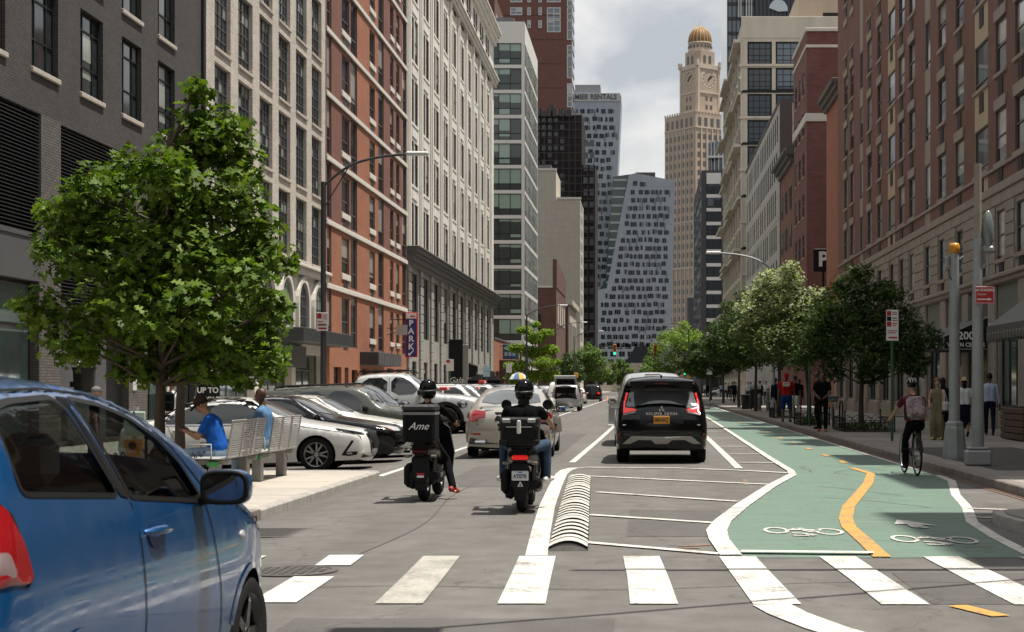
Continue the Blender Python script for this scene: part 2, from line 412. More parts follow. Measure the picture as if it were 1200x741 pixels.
def greenmat():
    m = roadpaint('bike_lane_green', (.135, .222, .170), under=(.11, .125, .105), lo=.46, hi=.68, dirt=.24)
    nt = m.node_tree; L = nt.links.new; b = [n for n in nt.nodes if n.type == 'BSDF_PRINCIPLED'][0]; src = b.inputs['Base Color'].links[0].from_socket
    tc = N(nt, 'ShaderNodeTexCoord'); vo = N(nt, 'ShaderNodeTexVoronoi', feature='DISTANCE_TO_EDGE'); setin(vo, Scale=1.15)
    n = N(nt, 'ShaderNodeTexNoise'); setin(n, Scale=2.2, Detail=4); L(tc.outputs['Object'], n.inputs['Vector'])
    a = N(nt, 'ShaderNodeVectorMath', operation='ADD'); L(tc.outputs['Object'], a.inputs[0]); L(n.outputs[1], a.inputs[1]); L(a.outputs[0], vo.inputs['Vector'])
    mr = N(nt, 'ShaderNodeMapRange'); setin(mr, From_Min=.0, From_Max=.014, To_Min=.62, To_Max=1); L(vo.outputs[0], mr.inputs[0])
    mp = N(nt, 'ShaderNodeMapping'); mp.inputs['Scale'].default_value = (.5, 3.2, 1); L(tc.outputs['Object'], mp.inputs[0])
    n3 = N(nt, 'ShaderNodeTexNoise'); setin(n3, Scale=2, Detail=5); L(mp.outputs[0], n3.inputs['Vector'])
    m3 = N(nt, 'ShaderNodeMapRange'); setin(m3, From_Min=.3, From_Max=.7, To_Min=.88, To_Max=1.1); L(n3.outputs[0], m3.inputs[0])
    mu = N(nt, 'ShaderNodeMath', operation='MULTIPLY'); L(mr.outputs[0], mu.inputs[0]); L(m3.outputs[0], mu.inputs[1])
    sm = N(nt, 'ShaderNodeVectorMath', operation='SCALE'); L(src, sm.inputs[0]); L(mu.outputs[0], sm.inputs['Scale']); L(sm.outputs[0], b.inputs['Base Color']); return m
GREENL = greenmat()
CONC = M('concrete_walk', (.38, .345, .30), .85, var=.24, vs=1.6, bump=.15, bs=40)
CONCD = M('concrete_walk_old', (.25, .225, .20), .85, var=.2, vs=1.3, bump=.15, bs=40)
KERB = M('kerb_granite', (.33, .31, .285), .8, var=.25, vs=6, bump=.3, bs=50)
KERBR = M('kerb_steel_faced', (.20, .17, .15), .7, var=.3, vs=5, bump=.2, bs=40)
IRON = M('cast_iron', (.10, .093, .085), .65, var=.3, vs=9, metal=.2)
BLACK = M('black_paint', (.012, .012, .013), .45)
st = dict(kind='structure')
g = MB(); g.add([(-2500, -400, -.42), (2500, -400, -.42), (2500, 3500, -.42), (-2500, 3500, -.42)], [(0, 1, 2, 3)], ASPD); ground = g.obj('ground', **st)
rd = MB()
xs = [-60, -11.2, -10.07, -8, -6, -5, -4.4, -3.4, 0, 5.4, 60]
def strip(mb, x0, x1, y0, y1, mat, dz=0, nx=6, ny=1):
    px = [lerp(x0, x1, i/nx) for i in range(nx+1)]; vs = []; py = [lerp(y0, y1, j/ny) for j in range(ny+1)]
    for yy in py:
        for q in px: vs.append((q, yy, gz(q)+dz))
    mb.add(vs, [(j*(nx+1)+i, j*(nx+1)+i+1, (j+1)*(nx+1)+i+1, (j+1)*(nx+1)+i) for j in range(ny) for i in range(nx)], mat)
strip(rd, -70, 70, -60, 12.4, ASPH, nx=140); strip(rd, -11.2, 5.6, 12.4, 236, ASPH, nx=42); strip(rd, -90, 90, 236, 262, ASPH, nx=90); strip(rd, -11.2, 5.6, 262, 600, ASPH, nx=42)
road = rd.obj('road', **st)
# sidewalks: body below, slabs laid on top as pieces
def slabs(parent, x0, x1, y0, y1, dx, dy, z, mats, seed):
    r = random.Random(seed); cache = {}
    nx = max(1, round((x1-x0)/dx)); ny = max(1, round((y1-y0)/dy)); dx = (x1-x0)/nx; dy = (y1-y0)/ny
    for j in range(ny):
        for i in range(nx):
            mt = mats[r.randrange(len(mats))]
            if mt not in cache:
                b = MB(); b.rbox((-dx/2+.006, -dy/2+.006, -.05), (dx/2-.006, dy/2-.006, 0), .012, mt); cache[mt] = b.mesh('slab')
            put('slab', cache[mt], parent, (x0+(i+.5)*dx, y0+(j+.5)*dy, z+r.uniform(-.003, .003)))
JOINT = M('joint_dirt', (.10, .09, .08), .9)
SL = [CONC, M('concrete_walk_b', (.43, .385, .33), .85, var=.12, vs=1.2, bump=.15, bs=40), M('concrete_walk_c', (.37, .34, .295), .85, var=.16, vs=2, bump=.15, bs=40)]
SR = [CONCD, M('concrete_walk_old_b', (.225, .205, .185), .85, var=.2, vs=1.1, bump=.15, bs=40), M('concrete_walk_old_c', (.28, .255, .225), .85, var=.2, vs=1.8, bump=.15, bs=40)]
zl = .08
b = MB(); b.box((-15.6, 18.3, -.4), (-4.66, 27.7, zl-.045), JOINT); b.box((-15.6, 27.7, -.4), (-11.2, 236, -.09), CONC); b.box((-15.6, 262, -.4), (-11.2, 600, -.09), CONC)
swl = b.obj('sidewalk', **st)
slabs(swl, -15.5, -4.66, 18.4, 27.62, 1.55, 1.55, zl, SL, 3)
zr = .14
b = MB(); b.box((5.36, 13, -.4), (11.7, 70, zr-.045), JOINT); b.box((5.36, 70, -.4), (11.7, 236, zr), CONCD); b.box((5.36, 262, -.4), (11.7, 600, zr), CONCD)
b.box((11.7, 13, -.4), (14, 236, zr-.05), JOINT)
swr = b.obj('sidewalk', **st)
slabs(swr, 5.36, 11.6, 13, 70, 1.5, 1.5, zr, SR, 5)
b = MB(); b.box((5.75, 26.6, zr-.02), (8.3, 36.6, zr+.006), ASPD); b.obj('paving_patch', swr)
# kerbs, stone by stone
def kerb(name, path, h, wd, seg, mat, label=None):
    """path: ground points (x, y, zbase); a chain of kerb stones"""
    root = MB()
    o = None
    pts = []
    for i in range(len(path)-1):
        a, c = Vector(path[i]), Vector(path[i+1]); n = max(1, round((c-a).length/seg))
        for k in range(n): pts.append((a.lerp(c, k/n), a.lerp(c, (k+1)/n)))
    base = MB(); base.box((path[0][0]-.01, path[0][1]-.01, path[0][2]-.3), (path[0][0]+.01, path[0][1]+.01, path[0][2]-.2), mat)
    o = base.obj(name, **st); cache = {}
    for a, c in pts[:300]:
        l = round((c-a).length, 2)
        if l not in cache:
            m = MB(); m.rbox((-wd, .004, -.25), (0, l-.004, h), .018, mat); cache[l] = m.mesh('kerb_stone')
        d = c-a; put('kerb_stone', cache[l], o, a, math.atan2(-d.x, d.y))
    return o
arc = [(-4.5-.55+.55*math.cos(R(t)), 27.35+.55*math.sin(R(t)), -.045) for t in range(0, 91, 15)]
kerb('kerb', [(-4.5, 18.95, -.045)]+arc+[(-10.9, 27.9, -.05)], .128, .16, 1.5, KERB)
kerb('kerb', [(-11.04, 27.9, -.24), (-11.04, 236, -.24)], .15, .16, 3, KERB)
kerb('kerb', [(5.36, 13, 0), (5.36, 120, 0)], .145, .2, 2.4, KERBR).rotation_euler = (0, 0, 0)
# catch basin with its grate, manhole
b = MB(); b.box((-5.6, 17.3, -.35), (-4.5, 18.92, .085), KERBR); b.box((-4.62, 17.5, -.32), (-4.485, 18.7, .03), BLACK); b.obj('catch_basin', swl)
gr = thing('drain_grate', 'dark slotted iron drain grate in the road at the kerb corner', 'drain grate', (-3.87, 16.95, gz(-3.87)+.006))
b = MB(); b.box((-.42, -.5, -.03), (.42, .5, -.004), BLACK); b.obj('pit', gr)
b = MB()
for s in (-1, 1): b.box((s*.42-.03, -.5, -.03), (s*.42+.03, .5, .004), IRON); b.box((-.45, s*.5-.03, -.03), (.45, s*.5+.03, .0045), IRON)
b.obj('frame', gr); bm_ = MB(); bm_.box((-.39, -.022, -.03), (.39, .022, .003), IRON); bar = bm_.mesh('bar')
for k in range(11): put('bar', bar, gr, (0, -.42+.084*k, 0))
mh = thing('manhole_cover', 'round patterned iron manhole cover cutting through the leftmost visible crosswalk bar', 'manhole cover', (-2.93, 13.3, .012))
b = MB(); b.lathe([(.40, -.02), (.40, .002), (.345, .004), (.34, -.003), (0, -.003)], IRON, n=28, smooth=False); b.obj('cover', mh)
b = MB()
for i in range(-4, 5):
    for j in range(-4, 5):
        if i*i+j*j < 19: b.box((i*.07-.022, j*.07-.022, -.004), (i*.07+.022, j*.07+.022, .003), IRON)
b.obj('stud_pattern', mh, kind='stuff')
# painted markings: each one a piece of the road
ZP = .009
def mark(name, f, mat=WHITE):
    m = MB(); f(m); return m.obj(name, road)
def quad(name, p, mat=WHITE, dz=ZP):
    m = MB(); m.add([(x, y, gz(x)+dz) for x, y in p], [tuple(range(len(p)))], mat); return m.obj(name, road)
# green lane under the symbols
gl = MB()
gp = [(.76, 14.35), (.74, 16), (.8, 17.5), (1.24, 20.7), (2.57, 28.1), (2.62, 34), (2.7, 45), (2.85, 62), (2.95, 75), (2.95, 232)]
gq = [(3.46, 14.35), (3.5, 16), (3.62, 18.0), (4.25, 22.2), (4.95, 26.4), (5.0, 34), (5.0, 45), (5.0, 62), (5.0, 75), (5.0, 232)]
gl.add([(x, y, .004) for x, y in gp]+[(x, y, .004) for x, y in gq], [(i, i+10, i+11, i+1) for i in range(9)], GREENL)
gl.obj('bike_lane', **st)
bars = [-4.6, -3.72, -2.86, -1.985, -1.13, -.205, .65, 1.54, 2.46, 3.3, 4.2]
for i, xx in enumerate(bars):
    j = rnd.uniform
    if i == 2:
        quad('crosswalk_bar', [(xx+.02, 14.55), (xx+.33, 14.55), (xx+.36, 13.72), (xx+.06, 13.72)])
        quad('crosswalk_bar', [(xx+.06, 12.9), (xx+.38, 12.9), (xx+.41, 11.36), (xx+.08, 11.36)]); continue
    quad('crosswalk_bar', [(xx, 14.5), (xx+.33, 14.5), (xx+.2, 13.3), (xx+.43, 11.33), (xx+.095, 11.33)] if 0 else [(xx, 14.5-.01*i), (xx+.325, 14.5-.01*i), (xx+.38+j(-.01, .01), 12.9), (xx+.43, 11.33-.01*i), (xx+.095, 11.33-.01*i), (xx+.05+j(-.01, .01), 12.9)], WORN if i == 3 else WHITE)
mark('lane_line', lambda m: m.ribbon([(.87, 11.25), (.95, 10.8), (1.12, 10.2), (1.5, 9.2)], .27, ZP, WHITE))
mark('lane_line', lambda m: m.ribbon([(2.15, 11.2), (2.34, 10.68)], .14, ZP, YELL))
mark('lane_line', lambda m: m.ribbon([(-.98, 14.5), (-1.1, 17), (-1.25, 20.5), (-1.37, 24.4), (-1.46, 28), (-1.44, 29.3), (-1.34, 30.05), (-1.1, 30.3)], [.20, .2, .2, .2, .2, .2, .17, .12], ZP, WHITE))
mark('lane_line', lambda m: m.ribbon([(-1.12, 30.3), (.6, 30.0), (1.8, 29.1), (2.5, 28.3)], .16, ZP+.004, WHITE))
mark('lane_line', lambda m: m.ribbon([(-1.47, 32.3), (-1.33, 46), (-1.22, 61), (-1.15, 90), (-1.15, 200)], .13, ZP, WHITE))
mark('lane_line', lambda m: m.ribbon([(2.52, 27.8), (1.9, 24.6), (1.24, 20.7), (.86, 18.2), (.74, 17.0), (.72, 16), (.76, 14.5)], [.16, .17, .19, .2, .22, .2, .2], ZP+.008, WHITE))
mark('lane_line', lambda m: m.ribbon([(2.50, 27.7), (2.58, 28.9), (2.6, 34), (2.7, 45), (2.85, 62), (2.95, 75), (2.95, 200)], .13, ZP+.012, WHITE))
mark('lane_line', lambda m: m.ribbon([(1.72, 30.0), (1.75, 36), (1.8, 46), (1.8, 60)], .15, ZP, WHITE))
for y in (31.9, 36, 40.5, 47, 54, 64, 76): mark('hatch_line', lambda m, y=y: m.ribbon([(1.84, y+.1), (2.54, y)], .12, ZP+.016, WHITE))
for a, c in (((-1.3, 27.6), (2.02, 24.9)), ((-.7, 23.2), (1.2, 21.3)), ((-.68, 19.1), (.76, 17.95)), ((-.62, 15.75), (.68, 14.62))):
    mark('hatch_line', lambda m: m.ribbon([a, c], .14, ZP+.004, WHITE))
mark('lane_line', lambda m: m.ribbon([(-4.62, 28.1), (-4.6, 32), (-4.6, 45), (-4.6, 80), (-4.6, 230)], .13, lambda x: gz(x)+ZP, WHITE))
mark('lane_line', lambda m: m.ribbon([(.86, 14.72), (2.05, 14.6)], .16, ZP+.02, WHITE))
mark('lane_line', lambda m: m.ribbon([(4.97, 27.6), (4.9, 26.0), (4.32, 22.6), (4.02, 20.3), (3.64, 18.1), (3.52, 16.4), (3.48, 15.2), (3.46, 14.4)], .13, ZP, WHITE))
mark('lane_line', lambda m: m.ribbon([(4.93, 29.4), (4.93, 60), (4.93, 225)], .09, ZP, WHITE))
RUST = roadpaint('rust_stain', (.30, .145, .085), under=(.15, .11, .09), lo=.42, hi=.62)
for xx in (5.03, 5.12): mark('rust_line', lambda m: m.ribbon([(xx, 13), (xx, 62)], .035, ZP, RUST))
mark('hatch_line', lambda m: m.ribbon([(4.0, 20.1), (4.9, 19.6)], .1, ZP+.004, WHITE)); mark('hatch_line', lambda m: m.ribbon([(3.75, 18.75), (4.5, 18.5)], .1, ZP+.004, WHITE))
mark('centre_line', lambda m: m.ribbon([(3.82, 30.1), (3.9, 28.1), (3.45, 25.2), (3.0, 22.8), (2.55, 20.4), (2.28, 18.5), (2.18, 17.4), (2.14, 15.8), (2.09, 14.36)], [.13, .14, .16, .16, .16, .16, .16, .16, .16], ZP+.004, YELL))
for k, y in enumerate((32.4, 35.5, 39.2, 43, 47.5, 53, 60, 68, 78, 90, 104, 120, 140)): mark('centre_dash', lambda m: m.ribbon([(3.94, y-.45), (3.95, y+.55+.01*k)], .13, ZP+.004, YELL))
def ring(m, cx, cy, rx, ry, wx, mat):
    n = 20; vs = []
    for k in range(n):
        t = 2*math.pi*k/n; vs += [(cx+rx*math.cos(t), cy+ry*math.sin(t), ZP+.004), (cx+(rx-wx)*math.cos(t), cy+(ry-wx*2.1)*math.sin(t), ZP+.004)]
    m.add(vs, [(2*k, 2*k+1, (2*k+3) % (2*n), (2*k+2) % (2*n)) for k in range(n)], mat)
for cx, cy in ((1.63, 16.95), (2.83, 16.02)):
    m = MB(); W2 = WHITE
    ring(m, cx-.265, cy+.05, .135, .36, .04, W2); ring(m, cx+.275, cy-.1, .15, .36, .04, W2)
    for pl in ([(-.17, .05), (-.1, .2), (-.02, .28), (.06, -.02), (.14, -.1), (.06, -.15), (-.01, .1)], [(-.09, .28), (.04, .33), (.04, .26), (-.07, .2)], [(.02, .24), (.12, .12), (.2, .1), (.2, -.02), (.1, .0), (.03, .12)], [(-.12, -.2), (.02, -.28), (.12, -.5), (.05, -.58), (-.03, -.36), (-.13, -.3)], [(-.14, -.46), (.02, -.52), (.02, -.62), (-.14, -.56)]):
        m.add([(cx+p[0], cy+p[1], ZP+.004) for p in pl], [tuple(range(len(pl)))], W2)
    m.obj('bike_symbol', road)
quad('arrow', [(2.72, 17.75), (2.84, 18.35), (2.95, 18.2), (3.17, 17.55), (3.0, 17.68), (3.02, 17.25), (2.84, 17.35), (2.86, 17.78)], dz=ZP+.004)
# wear of its own shape: scuffs, utility spray, patches
SCUF = M('tyre_scuff', (.055, .085, .066), .85, var=.3, vs=6); SPRAY = roadpaint('utility_spray', (.42, .19, .08), under=(.13, .12, .11), lo=.36, hi=.6)
rs = random.Random(12)
for k in range(13):
    x, y = rs.uniform(1.6, 4.4), rs.uniform(19.5, 34); a = rs.uniform(-1.2, 1.2); pts = []
    for j in range(9): pts.append((x, y)); a += rs.uniform(-.5, .5); x += .22*math.sin(a); y += .3*math.cos(a)
    if all(1.1+(p[1]-20)*.17 < p[0] < 4.6 for p in pts): mark('tyre_scuff', lambda m: m.ribbon(pts, .022, .0062, SCUF))
for pts in ([(1.35, 25.7), (1.75, 25.5)], [(1.6, 26.4), (1.55, 24.9)], [(.3, 15.35), (.62, 15.5)], [(.2, 15.15), (.5, 15.2)], [(3.0, 15.3), (3.3, 15.35)]): mark('utility_mark', lambda m: m.ribbon(pts, .07, .0068, SPRAY))
PATCH = asphalt('asphalt_patch', (.098, .093, .086), .12)
for (x0, x1, y0, y1) in ((-3.2, -2.1, 24.5, 31), (-.2, .9, 16.4, 19.9), (-2.3, -.2, 8.2, 10.6), (2.0, 4.4, 11.3, 13.2), (-2.6, -1.9, 36, 52)): mark('road_patch', lambda m: strip(m, x0, x1, y0, y1, PATCH, .003, 4))
for pts in ([(-3.3, 12), (-1.9, 12.35), (-.2, 12.1), (1.7, 12.6), (3.6, 12.3)], [(-2.6, 14.6), (-2.45, 18), (-2.7, 23), (-2.5, 29)]): mark('tar_seam', lambda m: m.ribbon([tuple(q) for q in spline([(p[0], p[1]) + (0,) for p in pts], 5)], .017, .0045, M('tar_seam', (.075, .07, .066), .7)))
# small kerbed refuge at the right edge
ri = MB(); pl = [(3.8, 17.6), (3.86, 16.7), (4.1, 16.25), (6, 16.0), (6, 18.4), (4.15, 18.4), (3.88, 18.15)]
ri.prism(pl, -.1, .13, KERB, 'z'); rf = ri.obj('pavement', **st); ri = MB(); ri.prism([(lerp(4.9, x, .9), lerp(17.3, y, .86)) for x, y in pl], .128, .145, CONCD, 'z'); ri.obj('slab', rf)
# rubber lane divider hump: four segments with raised white ribs
HW = M('hump_white', (.50, .475, .43), .8, var=.28, vs=9); HB = M('hump_rubber', (.018, .017, .017), .8, var=.3, vs=20)
hp = thing('lane_divider_hump', 'long low rubber hump with white ribs on black beside the hatched area', 'speed hump')
ends = [(14.95, -.72), (17.6, -.8), (20.0, -.88), (23.4, -.985), (26.7, -1.09)]
for k in range(4):
    (y0, x0), (y1, x1) = ends[k], ends[k+1]; y1 -= .07
    def arcpt(t, y, dz=0, wd=.185, sk=0): return (lerp(x0, x1, (y-y0)/(y1-y0))+wd*t, y+sk*(1-t*t), .010+.045*(1-t*t)+dz)
    m = MB(); n = 8; vs = [arcpt(-1+2*i/n, y) for y in (y0, y1) for i in range(n+1)]+[(arcpt(-1+2*i/n, y)[0], y, 0) for y in (y0, y1) for i in range(n+1)]
    q = n+1; m.add(vs, [(i, i+1, q+i+1, q+i) for i in range(n)], HB, True); m.add(vs, [(2*q+i, 2*q+i+1, i+1, i) for i in range(n)]+[(q+i, q+i+1, 3*q+i+1, 3*q+i) for i in range(n)], HW)
    sg = m.obj('hump_segment', hp); nr = 6; p = (y1-y0)/nr
    for r_ in range(nr):
        a = y0+p*(r_+.12); c = a+p*(.54 if 0 < r_ < nr-1 else .8); m = MB()
        vs = [arcpt(-1+2*i/n, y, dz, .18, .14 if y < y1-.2 else .05) for dz in (.028, -.004) for y in (a, c) for i in range(n+1)]
        m.add(vs, [(i, i+1, q+i+1, q+i) for i in range(n)], HW, True); m.add(vs, [(2*q+i, 2*q+i+1, i+1, i) for i in range(n)]+[(q+i, q+i+1, 3*q+i+1, 3*q+i) for i in range(n)], HB)
        m.obj('rib', sg)
# ================================================================ BUILDINGS
def xf(loc, rz, p):
    c, s = math.cos(rz), math.sin(rz)
    return (loc[0]+p[0]*c-p[1]*s, loc[1]+p[0]*s+p[1]*c, loc[2]+p[2])
def face(root, W, z0, z1, wins, mat, depth=.25, loc=(0, 0, 0), rz=0, rev=None, us=(), vs=(), name='wall', caps=True):
    """facade plane (x along, z up, y into the building) with recessed openings; mat may be f(u, v)"""
    U = sorted({round(q, 3) for w in wins for q in (w[0], w[1])}|{0, W}|set(us)); V = sorted({round(q, 3) for w in wins for q in (w[2], w[3])}|{z0, z1}|set(vs))
    U = [u for u in U if -1e-6 <= u <= W+1e-6]; V = [v for v in V if z0-1e-6 <= v <= z1+1e-6]
    ui = {u: i for i, u in enumerate(U)}; vi = {v: i for i, v in enumerate(V)}; hole = set()
    mf = mat if callable(mat) else (lambda u, v: mat)
    b = MB()
    def cl(q, a, z): return min(max(q, a), z)
    for (u0, u1, v0, v1) in wins:
        u0, u1, v0, v1 = [round(q, 3) for q in (cl(u0, 0, W), cl(u1, 0, W), cl(v0, z0, z1), cl(v1, z0, z1))]
        if u0 not in ui or u1 not in ui or v0 not in vi or v1 not in vi: continue
        for i in range(ui[u0], ui[u1]):
            for j in range(vi[v0], vi[v1]): hole.add((i, j))
        rm = rev or mf((u0+u1)/2, v0-.01); d = depth
        b.add([(u0, 0, v0), (u0, d, v0), (u0, d, v1), (u0, 0, v1), (u1, 0, v0), (u1, d, v0), (u1, d, v1), (u1, 0, v1)], [(0, 1, 2, 3), (5, 4, 7, 6), (0, 4, 5, 1), (3, 2, 6, 7)], rm)
    for j in range(len(V)-1):
        i = 0
        while i < len(U)-1:
            if (i, j) in hole: i += 1; continue
            m = mf((U[i]+U[i+1])/2, (V[j]+V[j+1])/2); k = i+1
            while k < len(U)-1 and (k, j) not in hole and mf((U[k]+U[k+1])/2, (V[j]+V[j+1])/2) == m: k += 1
            b.add([(U[i], 0, V[j]), (U[k], 0, V[j]), (U[k], 0, V[j+1]), (U[i], 0, V[j+1])], [(0, 1, 2, 3)], m); i = k
    m = mf(.1, z1-.1); d = depth+.1
    if caps: b.add([(0, 0, z0), (0, d, z0), (0, d, z1), (0, 0, z1)], [(0, 3, 2, 1)], m); b.add([(W, 0, z0), (W, d, z0), (W, d, z1), (W, 0, z1)], [(0, 1, 2, 3)], m)
    b.add([(0, 0, z1), (W, 0, z1), (W, d, z1), (0, d, z1)], [(0, 1, 2, 3)], m)
    return b.obj(name, root, loc, rz)
WC = {}
def wmesh(st, w, h):
    key = (st['id'], round(w, 2), round(h, 2))
    if key in WC: return WC[key]
    fr = MB(); t = st.get('t', .06); bt = st.get('bt', .035); d = st.get('d', .07); F = st['frame']
    fr.box((0, 0, 0), (t, d, h), F); fr.box((w-t, 0, 0), (w, d, h), F); fr.box((t, .002, 0), (w-t, d, t), F); fr.box((t, .002, h-t), (w-t, d, h), F)
    nx, nz = st.get('nx', 1), st.get('nz', 2)
    zz = st.get('zs') or [k/nz for k in range(1, nz)]; xx = st.get('xs') or [k/nx for k in range(1, nx)]
    for q in xx: fr.box((q*w-bt/2, .006, t), (q*w+bt/2, d-.01, h-t), F)
    for q in zz: fr.box((t, .009, q*h-bt/2), (w-t, d-.013, q*h+bt/2), F)
    pn = MB(); X = [0]+xx+[1]; Z = [0]+zz+[1]
    if not st.get('split'): X = [0, 1]; Z = [0, 1]
    for i in range(len(X)-1):
        for j in range(len(Z)-1):
            a, c = max(X[i]*w, t*.8), min(X[i+1]*w, w-t*.8); e, f = max(Z[j]*h, t*.8), min(Z[j+1]*h, h-t*.8)
            pn.add([(a, d*.6, e), (c, d*.6, e), (c, d*.6, f), (a, d*.6, f)], [(0, 1, 2, 3)], st['pane'])
    sl = None
    if st.get('sill'):
        s = MB(); e = st.get('se', .08); s.rbox((-e, -st.get('dep', .2)-.07, -st.get('sh', .12)), (w+e, -.005, -.002), .012, st['sill']); sl = s.mesh('sill')
    WC[key] = (fr.mesh('window'), pn.mesh('pane'), sl); return WC[key]
def win(root, loc, rz, u, v, w, h, st, dep=None):
    d = st.get('dep', .2) if dep is None else dep
    fm, pm, sm = wmesh(st, w, h)
    o = put('window', fm, root, xf(loc, rz, (u, d, v)), rz); put('pane', pm, o)
    if sm: put('sill', sm, o)
    return o
def boxpart(root, name, loc, rz, a, b, mat, r=0, **k):
    m = MB()
    if r: m.rbox(a, b, r, mat)
    else: m.box(a, b, mat)
    return m.obj(name, root, loc, rz, **k)
LZ, RZ = R(90), R(-90)
XL, XR = -15.5, 11.5
# ---- materials
DKBR = brickm('brick_charcoal', (.055, .049, .047), (.075, .066, .062), (.026, .024, .023), var=.2)
DKB2 = brickm('brick_charcoal_pier', (.13, .115, .105), (.085, .076, .07), (.03, .028, .026), var=.2)
CRBR = brickm('brick_cream', (.60, .54, .47), (.48, .43, .37), (.36, .32, .285), bw=.3, rh=.1, ms=.012, var=.18)
ORBR = brickm('brick_orange', (.37, .135, .07), (.31, .11, .058), (.25, .13, .085), var=.14)
MRBR = brickm('brick_maroon', (.215, .082, .056), (.18, .07, .05), (.15, .08, .06), var=.14)
BRBR = brickm('brick_brown', (.205, .090, .064), (.168, .074, .054), (.16, .11, .085), var=.18)
RDBR = brickm('brick_red_brown', (.185, .078, .066), (.145, .06, .052), (.12, .06, .05), bw=.6, rh=.14, var=.25)
RBK2 = brickm('brick_far_red', (.175, .075, .058), (.15, .066, .053), (.13, .07, .055), bw=.6, rh=.2, var=.12, bump=.1)
LIME = M('limestone', (.66, .63, .57), .85, var=.14, vs=.8, bump=.1, bs=20, streak=.25)
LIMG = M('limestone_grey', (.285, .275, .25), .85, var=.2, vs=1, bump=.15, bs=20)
LIMD = M('limestone_cornice', (.115, .112, .105), .8, var=.15, vs=1)
STONE = M('cast_stone', (.31, .265, .22), .85, var=.12, vs=1.4, bump=.1, bs=25)
TANP = M('tan_panel', (.46, .37, .25), .8, var=.06)
WSTN = M('white_stone', (.62, .59, .53), .8, var=.08, vs=2)
SILL = M('sill_stone', (.45, .40, .35), .85, var=.12)
BKFR = M('frame_black', (.016, .017, .018), .4)
GRFR = M('frame_grey', (.10, .105, .11), .45)
WHFR = M('frame_white', (.55, .55, .53), .5)
CHAR = M('metal_charcoal', (.035, .036, .039), .5, var=.15, vs=1)
GPAN = M('metal_panel_grey', (.085, .085, .09), .5, var=.1, vs=.6)
CONF = M('concrete_far', (.50, .45, .375), .85, var=.16, vs=.45, streak=.3)
PANE1 = panem('pane_loft', dark=(.012, .015, .017), tint=(.05, .06, .06), blind=(.30, .32, .29), p=.35)
PANE2 = panem('pane_home', dark=(.012, .014, .016), tint=(.03, .035, .04), blind=(.40, .39, .35), p=.5)
PANE3 = panem('pane_green', dark=(.012, .018, .017), tint=(.03, .05, .045), blind=(.24, .34, .28), p=.88)
PANE4 = panem('pane_blue', dark=(.012, .018, .025), tint=(.03, .045, .06), blind=(.09, .12, .15), p=.2)
PANE5 = panem('pane_shop', dark=(.012, .016, .016), tint=(.05, .075, .07), blind=(.10, .14, .13), p=.2)
# ================ LEFT 1: charcoal brick with louvres
Y0 = 22
b1 = thing('brick_building', 'charcoal brick building with big black louvres behind the green tree, far left', 'building', (XL, Y0, -.1))
W1 = 56.65-Y0; Lv = (0, 0, 0)
bay = lambda k: 40.9+3.53*(k-1)-Y0   # left edge of window bays
wins = []; lou = []
for k in range(-4, 5):
    for r_ in range(-0, 5):
        u = bay(k)
        if u > 0: wins.append((u, u+1.85, 9.7+3.1*r_, 12.0+3.1*r_))
for u0, u1, v0, v1 in ((25.5-Y0, 33.2-Y0, 5.5, 8.6), (34.6-Y0, 41.55-Y0, 5.5, 8.6), (42.95-Y0, 48.6-Y0, 3.8, 8.55), (50.4-Y0, 55.8-Y0, 3.8, 8.55)): lou.append((u0, u1, v0, v1))
low = [(34.6-Y0, 41.4-Y0, .3, 4.3), (25.5-Y0, 33.2-Y0, .3, 4.3), (42.95-Y0, 48.6-Y0, .15, 3.7), (50.4-Y0, 52.2-Y0, .15, 3.6), (53.2-Y0, 55.8-Y0, .15, 3.6)]
def m1(u, v):
    if 4.3 < v < 5.5 and (u < 41.45-Y0): return GPAN
    return DKB2 if (41.5-Y0 < u < 42.95-Y0 or 48.6-Y0 < u < 50.4-Y0 or 52.2-Y0 < u < 53.2-Y0) and v < 8.6 else DKBR
face(b1, W1, 0, 25, wins+lou+low, m1, .3, rz=LZ, us=(41.5-Y0, 42.95-Y0, 41.45-Y0))
boxpart(b1, 'body', Lv, LZ, (0, .42, 0), (W1, 18, 24.9), DKBR)
S1 = dict(id='s1', frame=BKFR, pane=PANE1, xs=[.28, .72], zs=[.34, .78], t=.07, bt=.05, sill=SILL, dep=.12, sh=.13, se=.05, split=1)
for (a, c, d, e_) in wins: win(b1, Lv, LZ, a, d, c-a, e_-d, S1)
for (a, c, d, e_) in lou:
    m = MB(); m.box((a, .28, d), (c, .3, e_), BLACK); n = int((e_-d)/.095)
    for k in range(n):
        z = d+(k+.5)*.095; m.add([(a, .05, z-.035), (c, .05, z-.035), (c, .16, z+.03), (a, .16, z+.03)], [(0, 1, 2, 3)], CHAR)
        m.box((a, .04, z-.04), (c, .055, z-.02), CHAR)
    lv = m.obj('louvre', b1, Lv, LZ, kind='stuff')
    boxpart(b1, 'louvre_frame', Lv, LZ, (a-.06, -.03, d-.12), (c+.06, .0-.004, d-.01), GPAN)
for i, (a, c, d, e_) in enumerate(low):
    if i == 2:
        boxpart(b1, 'service_door', Lv, LZ, (a, .2, d), (a+2.9, .26, e_), GPAN); boxpart(b1, 'service_door', Lv, LZ, (a+2.93, .2, d), (a+4.2, .26, e_), GPAN); boxpart(b1, 'service_door', Lv, LZ, (a+4.23, .22, d), (c, .26, e_), BLACK)
    else: win(b1, Lv, LZ, a, d, c-a, e_-d, dict(id='shop1', frame=BKFR, pane=PANE5, nx=3 if c-a > 3 else 2, zs=[.72], t=.1, bt=.06, dep=.2))
